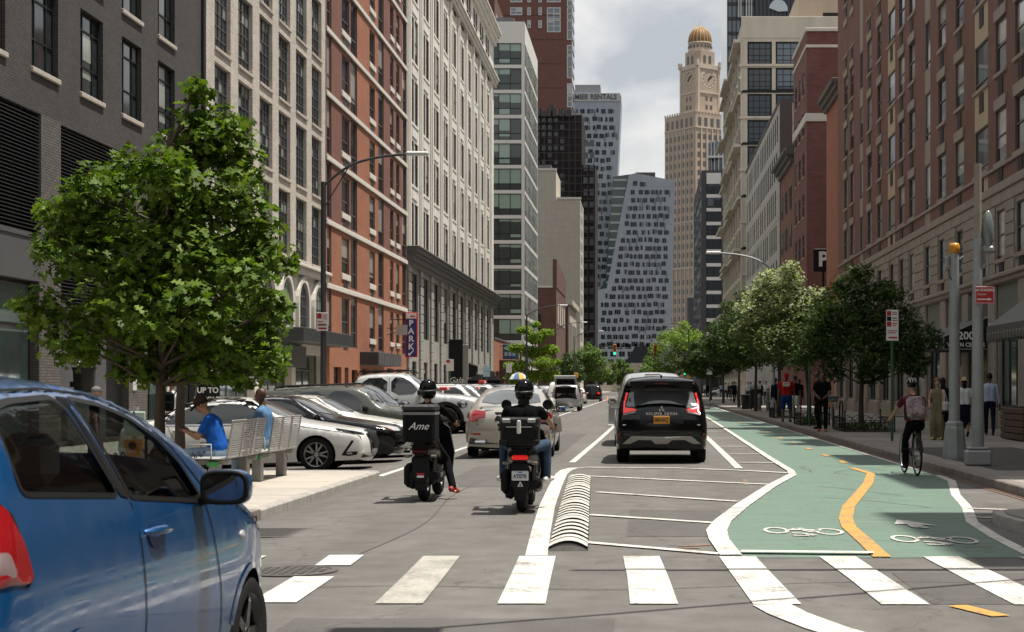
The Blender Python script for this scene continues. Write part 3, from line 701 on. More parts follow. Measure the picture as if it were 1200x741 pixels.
boxpart(b1, 'notice', Lv, LZ, (48.9-Y0, -.03, 1.5), (49.25-Y0, -.005, 2.3), WHFR); boxpart(b1, 'notice', Lv, LZ, (52.4-Y0, -.03, 1.4), (52.7-Y0, -.005, 2.2), WHFR)
m = MB(); m.lathe([(.0, 1.45), (.27, 1.45), (.30, 2.05), (.33, 2.1), (.33, 2.14), (0, 2.14)], BLACK, (43.7-Y0, -.36, 0), 14); m.box((43.6-Y0, -.35, 1.6), (43.8-Y0, -.004, 1.75), BLACK); m.lathe([(.06, 2.14), (.06, 2.27), (0, 2.3)], WHFR, (43.75-Y0, -.2, 0), 8)
m.obj('wall_lantern', b1, Lv, LZ)  # black cylinder on the wall, small white cap above it
m = MB(); m.tube([(W1-.12, -.09, 0), (W1-.12, -.09, 25)], .075, CHAR, 8); m.obj('downpipe', b1, Lv, LZ)
# ================ LEFT 2: cream brick loft
Y0 = 56.75
b2 = thing('brick_building', 'pale cream brick loft building with tall black gridded windows', 'building', (XL, Y0, -.1)); W2 = 78.4-Y0
wins = []; S2 = dict(id='s2', frame=GRFR, pane=PANE1, nx=4, nz=6, t=.07, bt=.035, sill=SILL, dep=.14, sh=.12, se=.02, split=1)
us = [58.25+3.39*k-Y0 for k in range(6)]
for u in us:
    for r_ in range(6): wins.append((u, u+2.25, 7.3+3.28*r_, 10.05+3.28*r_))
arch = [(u+.05, u+2.2, 4.35, 5.75) for u in us]; shop = [(us[0]-.2, us[1]+2.6, .15, 3.1), (us[2]-.1, us[3]+2.5, .15, 3.1), (us[4]-.1, us[5]+2.5, .15, 3.1)]
def m2(u, v): return WSTN if v < 6.95 else CRBR
face(b2, W2, 0, 28, wins+shop, m2, .32, rz=LZ, vs=(6.95, 3.35), us=())
boxpart(b2, 'body', Lv, LZ, (0, .45, 0), (W2, 18, 27.9), CRBR)
for (a, c, d, e_) in wins: win(b2, Lv, LZ, a, d, c-a, e_-d, S2)
for i, u in enumerate(us):   # arched openings: dark panes with a raised stone arch
    m = MB(); n = 12; cx = u+1.12; r0 = 1.0
    pts = [(cx-r0, 4.35), (cx-r0, 5.3)]+[(cx-r0*math.cos(math.pi*k/n), 5.3+r0*math.sin(math.pi*k/n)) for k in range(1, n)]+[(cx+r0, 5.3), (cx+r0, 4.35)]
    m.prism(pts, -.02, -.006, BKFR); o = m.obj('window', b2, Lv, LZ); m = MB()
    m.prism([(cx+(x-cx)*.93, 4.35+(z-4.35)*.97+.03) for x, z in pts], -.03, -.021, PANE1); m.obj('pane', o); m = MB()
    for q in (-.5, 0, .5): m.box((cx+q-.025, -.045, 4.4), (cx+q+.025, -.031, 6.05), GRFR)
    for q in (4.75, 5.2, 5.65): m.box((cx-.9, -.043, q), (cx+.9, -.0315, q+.04), GRFR)
    m.obj('muntin', o); m = MB()
    for k in range(n):
        t0, t1 = math.pi*k/n, math.pi*(k+1)/n
        q = [(cx-r*math.cos(t), 5.3+r*math.sin(t)) for r, t in ((1.0, t0), (1.26, t0), (1.26, t1), (1.0, t1))]; m.prism(q, -.16, -.004, WSTN)
    m.box((cx-1.26, -.16, 4.2), (cx-1.0, -.004, 5.3), WSTN); m.box((cx+1.0, -.16, 4.2), (cx+1.26, -.004, 5.3), WSTN); m.obj('arch', b2, Lv, LZ)
for z, h, p in ((6.62, .32, .22), (6.94, .14, .34)): boxpart(b2, 'cornice', Lv, LZ, (0, -p, z), (W2, -.004, z+h), WSTN, .02)
for (a, c, d, e_) in shop: win(b2, Lv, LZ, a, d, c-a, e_-d, dict(id='shop2', frame=GRFR, pane=PANE5, nx=4, zs=[.75], t=.1, bt=.06, dep=.3))
cn = thing('canopy', 'long flat charcoal entrance canopy on the cream building', 'canopy', (XL, 68, 0)); boxpart(cn, 'fascia', Lv, LZ, (0, -1.15, 3.42), (11.4, -.01, 4.02), CHAR, .02); boxpart(cn, 'sign_panel', Lv, LZ, (0, -.2, 2.35), (5, -.01, 3.3), GPAN)
# ================ LEFT 3: red brick flats
Y0 = 78.5
b3 = thing('brick_building', 'orange and maroon brick apartment block with pale stone bands', 'building', (XL, Y0, -.1)); W3 = 105-Y0
strips = [(78.75, 79.9), (85.1, 87.0), (90.95, 92.8), (103.1, 104.9)]; singles = [(82.75, 84.9), (89.1, 90.6), (94.3, 95.7), (98.2, 99.5), (100.5, 101.9)]
strips = [(78.75, 79.9), (85.1, 87.0), (93.9, 95.8), (103.1, 104.9)]; singles = [(82.6, 84.7), (90.9, 92.7), (98.2, 99.5), (100.6, 101.9)]
bands = [6.4+3.11*k for k in range(9)]
wins = []; kinds = []
for k in range(-1, 8):
    z0 = 6.4+3.11*k
    for a, c in strips: wins.append((a-Y0, c-Y0, z0+.36, z0+3.1)); kinds.append(0)
    for a, c in singles: wins.append((a-Y0, c-Y0, z0+1.0, z0+2.85)); kinds.append(1)
shop = [(80.5-Y0, 82.5-Y0, .15, 2.6), (83.4-Y0, 84.5-Y0, .15, 2.6), (85.4-Y0, 87.2-Y0, .15, 2.5), (88.5-Y0, 90.6-Y0, .15, 2.6), (92-Y0, 95-Y0, .15, 2.6), (97-Y0, 99.5-Y0, .15, 2.7), (101-Y0, 103-Y0, .15, 2.7)]
def m3(u, v):
    y = u+Y0
    if v < 9.5 or 87 < y < 93.8: return ORBR
    return MRBR
face(b3, W3, 0, 32, wins+shop, m3, .3, rz=LZ, us=(87-Y0, 93.8-Y0), vs=(9.5,))
boxpart(b3, 'body', Lv, LZ, (0, .45, 0), (W3, 18, 31.9), MRBR)
S3 = dict(id='s3', frame=GRFR, pane=PANE2, nx=1, zs=[.3], t=.08, bt=.06, dep=.07); S3b = dict(id='s3b', frame=GRFR, pane=PANE2, nx=1, zs=[.35], t=.06, bt=.05, dep=.07, sill=WSTN, sh=.3, se=.12)
for (a, c, d, e_), k in zip(wins, kinds):
    o = win(b3, Lv, LZ, a, d, c-a, e_-d, S3b if k else S3)
    if k: boxpart(b3, 'vent_grille', Lv, LZ, (a+.45, -.02, d-.75), (c-.45, -.005, d-.36), CHAR)
for z in bands: boxpart(b3, 'stone_band', Lv, LZ, (0, -.09, z), (W3, -.005, z+.25), WSTN, .02)
for (a, c, d, e_) in shop: win(b3, Lv, LZ, a, d, c-a, e_-d, dict(id='shop3', frame=BKFR, pane=PANE5, nx=2, zs=[.3, .6], t=.08, bt=.05, dep=.2))
cn = thing('canopy', 'ribbed dark metal entrance canopy on the red brick block', 'canopy', (XL, 87.8, 0))
boxpart(cn, 'fascia', Lv, LZ, (0, -1.0, 2.68), (8.2, -.01, 3.4), CHAR, .02)
for k in range(8): boxpart(cn, 'panel', Lv, LZ, (k*1.02+.06, -1.03, 2.72), (k*1.02+.98, -1.0, 3.36), GPAN, .01)
# ================ LEFT 4: limestone warehouse
Y0 = 105.1
b4 = thing('stone_building', 'tall pale limestone warehouse with vertical piers and a dark lower cornice', 'building', (XL, Y0, -.1)); W4 = 165-Y0
us = [106.8+5.55*k-Y0 for k in range(11)]; us = [u for u in us if u+3.2 < W4]
wins = []
for u in us:
    for r_ in range(6):
        z = 10.9+4.12*r_; wins.append((u+.0, u+1.6, z, z+2.95)); wins.append((u+1.85, u+3.45, z, z+2.95))
wins += [w_ for u in us for w_ in ((u, u+1.6, 33.0, 35.8), (u+1.85, u+3.45, 33.0, 35.8))]
lowr = [(u+.1, u+3.4, 4.9, 9.2) for u in us]; base = [(u+.6, u+2.7, .3, 3.3) for i, u in enumerate(us)]
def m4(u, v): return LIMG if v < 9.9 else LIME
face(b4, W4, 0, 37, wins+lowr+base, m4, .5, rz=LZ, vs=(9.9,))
boxpart(b4, 'body', Lv, LZ, (0, .75, 0), (W4, 22, 36.9), LIME)
S4 = dict(id='s4', frame=M('frame_brown', (.05, .035, .028), .5), pane=PANE2, nx=1, nz=2, t=.09, bt=.07, dep=.06, sill=LIME, sh=.18, se=.1)
S4b = dict(id='s4b', frame=BKFR, pane=PANE2, nx=2, zs=[.33, .66], t=.1, bt=.07, dep=.12)
for (a, c, d, e_) in wins: win(b4, Lv, LZ, a, d, c-a, e_-d, S4)
for (a, c, d, e_) in lowr: win(b4, Lv, LZ, a, d, c-a, e_-d, S4b)
for (a, c, d, e_) in base: win(b4, Lv, LZ, a, d, c-a, e_-d, S4b)
prs = [us[0]-1.7]+[u+3.85 for u in us]
for u in prs:
    a = max(u, 0); boxpart(b4, 'pier', Lv, LZ, (a+.25, -.12, 10.6), (a+1.05, -.006, 32.0), LIME, .04); boxpart(b4, 'pier', Lv, LZ, (a+.4, -.2, 10.6), (a+.9, -.122, 32.0), LIME, .03)
for u in us:   # spandrel ornament under each pair of windows
    for r_ in range(1, 6):
        z = 10.9+4.12*r_; boxpart(b4, 'spandrel', Lv, LZ, (u+.5, -.06, z-.95), (u+2.85, -.005, z-.35), LIME, .03)
blk = {}
for u in prs:
    for k in range(15):
        mm = MB(); key = 'b'
        if key not in blk: mm.rbox((.0, -.16, .02), (1.3, -.006, .6), .03, LIMG); blk[key] = mm.mesh('stone_block')
        put('stone_block', blk[key], b4, xf(Lv, LZ, (max(u, -.05), 0, .25+.63*k)), LZ)
def cornice(root, loc, rz, W, z, steps, mat, w0=0):
    m = MB(); h = z
    for (dh, p) in steps: m.rbox((w0-p*.0, -p, h), (W, -.004, h+dh-.003), .03, mat); h += dh
    return m.obj('cornice', root, loc, rz)
cornice(b4, Lv, LZ, W4, 9.55, [(.3, .3), (.35, .45), (.2, .6), (.25, .75), (.12, .85)], LIMD)
cornice(b4, Lv, LZ, W4, 32.0, [(.3, .3), (.3, .45), (.2, .6)], LIME); cornice(b4, Lv, LZ, W4, 36.2, [(.4, .3), (.4, .5), (.25, .7), (.2, .85)], LIME)
# blade sign and awning on the limestone front
bs_ = thing('blade_sign', 'tall black sign with white script on the limestone building', 'sign', (XL, 127, 0)); boxpart(bs_, 'panel', (0, 0, 0), 0, (.1, -.1, 1.6), (1.15, .1, 5.2), BLACK, .02); boxpart(bs_, 'bracket', (0, 0, 0), 0, (-.1, -.04, 4.9), (.12, .04, 5.0), BLACK)
WTXT = M('sign_white', (.8, .8, .78), .5)
text('lettering', 'Gala', .62, WTXT, bs_, (.62, -.11, 2.0), shear=.35)
aw = thing('awning', 'small black box awning beyond the tall black sign', 'awning', (XL, 139, 0)); m = MB(); m.prism([(0, 2.3), (2.2, 2.3), (2.2, 2.8), (0, 3.6)], 0, 4.2, BLACK); m.obj('cover', aw); text('lettering', 'BAR', .35, WTXT, aw, (1.3, -.01, 2.55))
pn = thing('wall_sign', 'grey upright board on the limestone front beside the black sign', 'sign', (XL, 131.5, 0)); boxpart(pn, 'panel', (0, 0, 0), 0, (.05, -.06, 1.5), (1.1, .06, 4.9), M('sign_grey', (.3, .3, .27), .6), .02)
# PARK blade sign
ps = thing('parking_sign', 'blue vertical PARK sign with red edge and arrow', 'sign', (-14.18, 98, 0))
BLUE = M('sign_blue', (.025, .028, .16), .4); REDS = M('sign_red', (.45, .02, .02), .4)
boxpart(ps, 'frame', (0, 0, 0), 0, (-.37, -.1, 3.28), (.37, .1, 6.0), REDS, .02); boxpart(ps, 'panel', (0, 0, 0), 0, (-.31, -.115, 3.34), (.31, .11, 5.6), BLUE); boxpart(ps, 'header', (0, 0, 0), 0, (-.31, -.116, 5.62), (.31, .11, 5.94), WTXT); boxpart(ps, 'header_mark', (0, 0, 0), 0, (-.05, -.122, 5.7), (.25, -.117, 5.8), REDS)
for i, ch in enumerate('PARK'): text('letter', ch, .52, WTXT, ps, (0, -.125, 5.32-.47*i), bold=.012)
m = MB(); m.tube([(.14, -.12, 3.68), (-.1, -.12, 3.44)], .025, WTXT, 6); m.prism([(-.16, 3.4), (-.02, 3.4), (-.02, 3.45), (-.11, 3.45), (-.11, 3.54), (-.16, 3.54)], -.13, -.118, WTXT); m.obj('arrow', ps)
m = MB()
for z in (3.9, 5.55): m.tube([(-.37, 0, z), (-1.33, 0, z)], .03, BLACK, 6)
m.obj('bracket', ps)
p2 = thing('hanging_sign', 'small blank grey hanging sign left of the blue PARK sign', 'sign', (-14.9, 97, 0)); boxpart(p2, 'panel', (0, 0, 0), 0, (-.05, -.03, 4.6), (.62, .03, 5.2), M('sign_grey2', (.42, .4, .38), .6)); m = MB(); m.tube([(-.6, 0, 5.0), (.6, 0, 5.0)], .025, BLACK, 6); m.tube([(-.6, 0, 4.6), (.5, 0, 4.9)], .02, BLACK, 6); m.obj('bracket', p2)
# ================ LEFT 5: white framed glass block, front face towards us
b5 = thing('glass_building', 'white framed glass apartment block with stacked green-tinted windows', 'building', (XL, 207, -.1))
WF = M('white_cladding', (.62, .61, .57), .6, var=.05); L5 = (-13, 0, 0); st5 = 3.2
wins = []
for k in range(14): wins.append((.0, 8.0, 46.1-.9-2.75-st5*k+.25, 46.1-.9-st5*k+.25)); wins.append((8.25, 12.6, 46.1-.9-2.75-st5*k+.25, 46.1-.9-st5*k+.25))
wins = [w_ for w_ in wins if w_[2] > .1]
face(b5, 13, 0, 48.2, wins, WF, .3, loc=L5)
S5 = dict(id='s5', frame=BKFR, pane=PANE3, nx=3, zs=[.3], t=.09, bt=.08, dep=.15, split=1)
for (a, c, d, e_) in wins:
    if a > 5: win(b5, L5, 0, a, d, c-a, e_-d, S5)
sw = []
for k in range(14):
    z = 46.1-.9-2.75-st5*k+.25
    if z > .1: sw += [(.3+2.45*i, .3+2.45*i+2.15, z, z+2.75) for i in range(10)]
face(b5, 25, 0, 48.2, sw, WF, .3, rz=LZ, caps=False)
S5b = dict(id='s5b', frame=GRFR, pane=PANE3, nx=1, zs=[.3], t=.08, bt=.07, dep=.02)
for (a, c, d, e_) in sw: win(b5, Lv, LZ, a, d, c-a, e_-d, S5b)
boxpart(b5, 'body', (0, 0, 0), 0, (-13, .5, 0), (-.5, 25, 48.1), WF)
boxpart(b5, 'roof_plant', (0, 0, 0), 0, (-9, 8, 48.1), (-2, 18, 50.5), GPAN)
# low orange brick shop between
b6 = thing('brick_building', 'low single storey orange brick shop beside the limestone building', 'building', (XL, 165.3, -.1))
sh = [(2+6*k, 6+6*k, .4, 3.2) for k in range(5)]
face(b6, 34, 0, 6.5, sh, ORBR, .3, rz=LZ)
for (a, c, d, e_) in sh: win(b6, Lv, LZ, a, d, c-a, e_-d, dict(id='shop6', frame=BKFR, pane=PANE5, nx=3, t=.1, dep=.15))
boxpart(b6, 'body', Lv, LZ, (0, .45, 0), (34, 16, 6.3), ORBR); boxpart(b6, 'coping', Lv, LZ, (0, -.08, 6.5), (34, .5, 6.65), LIMD); boxpart(b6, 'front_box', Lv, LZ, (6, -1.6, 2.2), (14, -.01, 4.4), M('dark_timber', (.05, .035, .03), .7))
sg = thing('shop_sign', 'blue projecting shop sign above the low brick shop', 'sign', (-15.4, 172, 0)); m = MB(); m.rbox((.2, -.1, 4.4), (1.9, .1, 6.0), .03, M('sign_blue2', (.03, .10, .19), .5)); m.obj('panel', sg); m = MB(); m.tube([(-.1, 0, 5.8), (.3, 0, 5.8)], .04, BLACK, 6); m.tube([(1.05, 0, .0), (1.05, 0, 4.4)], .05, BLACK, 6); m.obj('post', sg)
m = MB(); m.tube([(.35+.1*k, -.105, 5.5+.1*math.sin(k*1.7)) for k in range(14)], .03, M('sign_pale', (.35, .5, .6), .5), 5)
for k in range(3): m.box((.4+.42*k, -.11, 4.75), (.72+.42*k, -.101, 5.15), M('sign_pale'))
m.obj('lettering', sg)
# ---------------- far left
def simple(name, label, X0, X1, Y0, Y1, H, mat, z0=-.3):
    o = thing(name, label, 'building', (0, 0, 0)); m = MB(); m.box((X0, Y0, z0), (X1, Y1, H), mat); m.obj('wall', o); return o
FARB = M('far_brick_brown', (.115, .055, .042), .9, var=.2, vs=.6)
o = simple('brick_building', 'low dark red brick building beyond the yellow-green tree', -40, XL, 280, 312, 18.6, FARB)
m = MB(); m.prism([(0, 18.6), (0, 23.5), (6, 23.2), (16, 22.8), (32, 21.8), (32, 18.6)], XL-.6, XL+.1, FARB, 'x', T=Matrix.Translation((0, 280, 0))); m.obj('parapet', o)
boxpart(o, 'roof_edge', (0, 0, 0), 0, (-40, 279.9, 18.6), (XL-.62, 280.4, 18.9), WSTN)
for k in range(4): boxpart(o, 'window', (0, 0, 0), 0, (XL-.01, 283+7*k, 12.5), (XL+.12, 286+7*k, 16), CONF)
boxpart(o, 'window', (0, 0, 0), 0, (-19.5, 279.93, 10.2), (-18.2, 279.99, 14), BKFR)
o = simple('brick_building', 'narrow ornate brick and stone building next to the low dark red one', -40, XL+.2, 318, 350, 17.5, FARB)
boxpart(o, 'stone_front', (0, 0, 0), 0, (XL+.2, 318.5, 0), (XL+.5, 350, 17.3), CONF); boxpart(o, 'cornice', (0, 0, 0), 0, (XL-.5, 317.8, 17.5), (XL+1.1, 350, 18.5), CONF)
for k in range(5): boxpart(o, 'window', (0, 0, 0), 0, (XL+.45, 320.5+6*k, 4), (XL+.56, 323+6*k, 14), BKFR)
PLAS = brickm('beige_block_wall', (.47, .43, .355), (.45, .41, .34), (.40, .365, .31), bw=1.4, rh=1.4, ms=.03, var=.07, bump=.05, off=0)
o = simple('blank_building', 'tall plain beige building with a windowless stepped wall', -42, -21.2, 382, 402, 52.4, PLAS)
m = MB(); m.box((-21.2, 382.01, -.3), (XL, 402, 45.6), PLAS); m.obj('wall', o)
boxpart(o, 'parapet', (0, 0, 0), 0, (-21.1, 381.8, 45.6), (XL+.2, 382.5, 46.1), WSTN); boxpart(o, 'roof_plant', (0, 0, 0), 0, (-27, 384, 52.4), (-22.5, 390, 54), GPAN); boxpart(o, 'parapet', (0, 0, 0), 0, (-42, 381.8, 52.4), (-21, 382.5, 52.9), WSTN)
for k in range(14):
    boxpart(o, 'window', (0, 0, 0), 0, (XL-.01, 386, 3+3.1*k), (XL+.06, 388, 5+3.1*k), BKFR); boxpart(o, 'window', (0, 0, 0), 0, (XL-.01, 392, 3+3.1*k), (XL+.06, 394, 5+3.1*k), BKFR)
# netted scaffold tower
NET = M('scaffold_net', (.030, .026, .026), .9, var=.45, vs=.25); NETB = M('netted_brick', (.06, .042, .036), .9, var=.3, vs=.2); SCAF = M('scaffold_pole', (.052, .048, .048), .8)
o = thing('scaffold_tower', 'dark tower wrapped in black scaffold netting', 'building', (0, 0, 0))
m = MB(); m.box((-36, 421, -.3), (-16.6, 445, 72), NET); m.box((-16.6, 420.5, -.3), (-13.2, 445, 59), NET); m.box((-30, 420.4, -.3), (-21.4, 421, 51), NETB); m.obj('netting', o)
r_ = random.Random(4); m = MB()
for k in range(0, 36):
    z = 2*k; m.box((-36, 420.2+r_.uniform(0, .2), z), (-16.6, 420.42, z+.16), SCAF); (m.box((-16.6, 419.9, z), (-13.1, 420.2, z+.16), SCAF) if z < 59 else None)
for k in range(15): x = -36+k*1.6; m.box((x, 420.1, 0), (x+.14, 420.3, 73 if x < -16.6 else 60), SCAF)
for k in range(10): x = -35+k*1.55; m.box((x, 420, 71.5), (x+.8+r_.random(), 424, 72.8+r_.random()*1.6), SCAF)
m.obj('scaffold', o, kind='stuff')
m = MB()
for i in range(9):
    for k in range(11):
        if r_.random() < .75: x = -35+i*1.6; z = 52+k*1.8; m.box((x, 420.6, z), (x+1.0, 420.95, z+1.1), M('netted_window', (.075, .08, .085), .4))
for k in range(20):
    for i in range(2): x = -16.2+i*1.6; m.box((x, 420.3, 3+k*3.2), (x+1.2, 420.45, 4.6+k*3.2), M('netted_window'))
m.obj('window', o, kind='stuff')
for k in range(5): boxpart(o, 'roof_hoist', (0, 0, 0), 0, (-34+3*k, 423, 72), (-33+3*k, 425, 74+k % 2), SCAF)
# red tower
o = simple('brick_tower', 'dark red brick tower with stacked glass bays behind the scaffold', -48, -21.7, 470, 490, 126, RBK2)
S = .2474  # metres per pixel at that distance
SKYG = panem('pane_sky', dark=(.12, .14, .16), tint=(.2, .23, .26), blind=(.42, .45, .46), p=.3, rough=.12)
S9 = dict(id='s9', frame=WHFR, pane=SKYG, nx=1, nz=2, t=.25, bt=.2, dep=-.15, split=1, d=.2); S9w = dict(S9, id='s9w', nx=2)
def at(px, py, Y): return ((px-757)*Y/1900, EYE+(453-py)*Y/1900)
for (a, c, t, bo, s_) in ((598, 612, 9, 18, S9w), (598, 612, -20, 3, S9w), (618, 622, 9, 18, S9), (618, 622, 24, 33, S9), (631, 635, 9, 18, S9), (631, 635, 24, 33, S9), (618, 622, -8, 3, S9), (631, 635, -8, 3, S9), (641, 657, 9, 23, S9w), (641, 657, 23.6, 38, S9w), (641, 657, -20, 3, S9w)):
    x0, z1 = at(a, t, 470); x1, z0 = at(c, bo, 470); win(o, (x0, 470, z0), 0, 0, 0, x1-x0, z1-z0, s_)
for k, (t, bo) in enumerate(((-20, 8), (9, 24), (24.5, 47), (53, 65), (65.5, 92), (98, 112), (112.5, 126))):
    x0, z1 = at(664.5, t, 470); x1, z0 = at(671, bo, 470); win(o, (x0, 470, z0), 0, 0, 0, x1-x0, z1-z0, S9)
for k in range(9): boxpart(o, 'floor_line', (0, 0, 0), 0, (-48, 469.93, 60+7*k), (-23.8, 469.995, 60.25+7*k), FARB)
for k in range(14): boxpart(o, 'window', (0, 0, 0), 0, (-21.7, 472, 70+3.4*k), (-21.5, 488, 72+3.4*k), SKYG)
o = simple('brick_building', 'red brick tower top peeping over the white glass block', -36, -28.0, 300, 330, 74, FARB); x0, z0 = at(571, 19, 300); boxpart(o, 'window', (0, 0, 0), 0, (-33, 299.9, 69.5), (-28.4, 299.99, 70.9), SKYG)
o2 = boxpart(o, 'window', (0, 0, 0), 0, (-28.0, 302, 69.4), (-27.92, 328, 71), SKYG)
# grey panel towers with scattered windows
GPT = brickm('grey_metal_panels', (.32, .355, .40), (.285, .32, .365), (.22, .245, .275), bw=1.5, rh=3.0, ms=.04, var=.07, bump=.05, rough=.5)
PW = panem('pane_far', dark=(.012, .015, .02), tint=(.03, .036, .045), blind=(.12, .14, .15), p=.2, rough=.15, spec=.3)
PDK = M('panel_dark', (.12, .14, .16), .5)
def scatter(o, poly, Y, seed, st=3.05, colw=1.25, name='window', p=.92):
    """windows, one to three lights wide, scattered on a grid inside a polygon (x, z) on the plane y = Y"""
    r = random.Random(seed); wn = MB(); fr = MB(); pl = MB()
    zs = [p_[1] for p_ in poly]; z = max(min(zs), 1)+.8
    def span(zz):
        xs = []
        for i in range(len(poly)):
            (x0, z0), (x1, z1) = poly[i], poly[(i+1) % len(poly)]
            if (z0 <= zz) != (z1 <= zz): xs.append(x0+(x1-x0)*(zz-z0)/(z1-z0))
        return (min(xs), max(xs)) if len(xs) > 1 else (0, 0)
    while z+2.2 < max(zs):
        a, c = span(z); a2, c2 = span(z+2.1); a = max(a, a2)+.7; c = min(c, c2)-.7; x = a+r.random()*.8
        while x < c-1.2:
            q = r.random()
            if q < p:
                n = 2 if r.random() < .72 else (1 if r.random() < .6 else 3); h = 1.75; dz = r.choice((0, 0, 0, .3)); w_ = min(n*colw*.72, c-x)
                fr.box((x-.1, Y-.10, z+dz-.12), (x+w_+.1, Y-.005, z+dz-.01), WHFR); fr.box((x-.1, Y-.1, z+dz), (x, Y-.006, z+dz+h), PDK)
                for k in range(n): wn.box((x+k*w_/n+.04, Y-.05, z+dz), (x+(k+1)*w_/n-.04, Y-.004, z+dz+h), PW)
                if r.random() < .35: pl.box((x+w_+.02, Y-.07, z+dz+r.choice((-.9, .3))), (x+w_+.55, Y-.0045, z+dz+1.5), PDK)
                x += w_+r.choice((.6, .7, .8, 1.0))
            else: x += .8
        z += st
    for mb, nm in ((wn, 'window'), (fr, 'window_sill'), (pl, 'panel')): mb.obj(nm, o, kind='stuff')
def slab(o, poly, Y, D, mat): m = MB(); m.prism(poly, Y, Y+D, mat); return m.obj('wall', o)
o = thing('panel_tower', 'tall pale grey panelled tower with large letters on its roof edge', 'building', (0, 0, 0))
Y = 600; pA = [at(*q, Y) for q in ((660, 460), (660, 106), (672, 106), (728, 112), (723, 215), (722, 300), (722, 400), (722, 460))]; slab(o, pA, Y, 25, GPT)
x0, z0 = at(673, 96, Y); x1, z1 = at(703, 112, Y); boxpart(o, 'roof_plant', (0, 0, 0), 0, (x0, Y+6, z1), (x1, Y+18, z0), M('plant_grey', (.22, .22, .22), .7))
scatter(o, [at(*q, Y) for q in ((664, 460), (664, 121), (727, 124), (722, 215), (716, 300), (711, 400), (711, 460))], Y, 5, colw=1.1)
boxpart(o, 'letter_band', (0, 0, 0), 0, (at(671, 110, Y)[0], Y-.35, at(0, 119, Y)[1]), (at(727, 110, Y)[0], Y-.01, at(0, 109.5, Y)[1]), M('band_pale', (.42, .43, .42), .6))
LETT = M('letter_dark', (.10, .105, .11), .5); xa, za = at(699.5, 114, Y)
text('lettering', 'PREMIER RENTALS', 2.75, LETT, o, (at(692, 0, Y)[0], Y-.45, za), th=.1, sx=.87, bold=.06)
o = thing('panel_tower', 'broad grey panelled block with a slanting glazed slot and scattered windows', 'building', (0, 0, 0)); Y = 585
pB = [at(*q, Y) for q in ((699, 462), (699, 340), (711, 338), (737, 205), (745, 203), (791, 212), (788, 330), (786, 400), (785, 462))]; slab(o, pB, Y, 14, GPT)
scatter(o, [at(*q, Y) for q in ((701, 410), (701, 345), (712, 343), (739, 210), (788, 215), (786, 330), (783, 400), (783, 410))], Y, 9, p=.95, colw=1.02, st=2.9)
pV = [at(*q, Y) for q in ((700, 342), (712, 342), (738.5, 204), (718, 207), (709, 330))]; m = MB(); m.prism(pV, Y+.8, Y+6, M('slot_glass', (.05, .08, .08), .1)); m.obj('glazed_slot', o)
for k in range(13):
    py = 212+k*10; t = (py-205)/133; boxpart(o, 'slot_floor', (0, 0, 0), 0, (at(lerp(719, 710, t), 0, Y)[0], Y+.6, at(0, py, Y)[1]), (at(lerp(736, 713, t), 0, Y)[0], Y+.79, at(0, py-2.4, Y)[1]), M('slot_slab', (.33, .36, .36), .6))
x0, z0 = at(745, 203, Y); x1, z1 = at(768, 208, Y); boxpart(o, 'roof_garden', (0, 0, 0), 0, (x0, Y+4, z1-1), (x1, Y+9, z0+.8), M('roof_dark', (.05, .05, .04), .8))
m = MB()
for k in range(5):
    for i in range(7):
        x, z = at(702+i*10.2+3*(k % 2), 404+k*9+5, Y); m.box((x, Y-.05, z), (x+1.0, Y-.003, z+1.8), BKFR); m.box((x+1.1, Y-.05, z), (x+2.1, Y-.003, z+1.8), BKFR)
m.obj('window', o, kind='stuff')
# ---------------- clock tower
TAN = M('tower_brick', (.42, .335, .26), .85, var=.14, vs=.25, streak=.4); TANL = M('tower_stone', (.50, .42, .345), .85, var=.1, vs=.3); GOLD = M('dome_copper', (.17, .085, .03), .6, metal=.15, var=.25, vs=.4); GOLDL = M('dome_rib', (.40, .25, .115), .55, metal=.1)
TWN = M('tower_window', (.10, .095, .09), .25)
Yt = 700; cx, _ = at(817, 0, Yt); ct = thing('clock_tower', 'old tan clock tower with ribbed golden dome', 'tower', (cx, Yt, -.3), R(36))
ct.location = (cx+1.5, Yt+8, -.3)
zz = lambda py: EYE+(453-py)*Yt/1900+.3
def tier(w, z0, z1, mat=TAN, ch=.0, nm='shaft'):
    h = w/2; m = MB()
    if ch: m.prism([(-h+ch, -h), (h-ch, -h), (h, -h+ch), (h, h-ch), (h-ch, h), (-h+ch, h), (-h, h-ch), (-h, -h+ch)], z0, z1, mat, 'z')
    else: m.box((-h, -h, z0), (h, h, z1), mat)
    return m.obj(nm, ct)
wS, wL = 12.4, 22
tier(wL, 0, zz(134), nm='lower_shaft'); tier(wS, zz(134), zz(77), nm='shaft'); tier(wS+.5, zz(77)-.4, zz(74.5), TANL, 0, 'cornice'); tier(10.6, zz(75), zz(58), TAN, 1.6, 'belfry'); tier(9.7, zz(58), zz(55.5), TANL, 2.4, 'belfry_cornice')
m = MB(); m.lathe([(4.9, zz(57)), (4.9, zz(48.5)), (5.2, zz(48.2)), (5.2, zz(46.6)), (4.9, zz(46.6))], TANL, n=28); m.obj('drum', ct)
dm = MB(); rd_ = 5.0; hd = zz(27.5)-zz(46.6); prof = [(rd_*math.cos(t)*(1+.04*math.sin(2*t)), zz(46.6)+hd*math.sin(t)) for t in [R(a) for a in range(0, 91, 9)]]; dm.lathe(prof, GOLD, n=28); dome = dm.obj('dome', ct)
for k in range(20):
    t = 2*math.pi*k/20; m = MB(); m.tube([(r_*1.01*math.cos(t), r_*1.01*math.sin(t), z) for r_, z in prof[:-1]], .22, GOLDL, 5); m.obj('rib', dome)
m = MB(); m.lathe([(.9, zz(28)), (.9, zz(26.5)), (.3, zz(26.2)), (.06, zz(25)), (.06, zz(20))], GOLDL, n=10); m.obj('finial', ct)
m = MB()
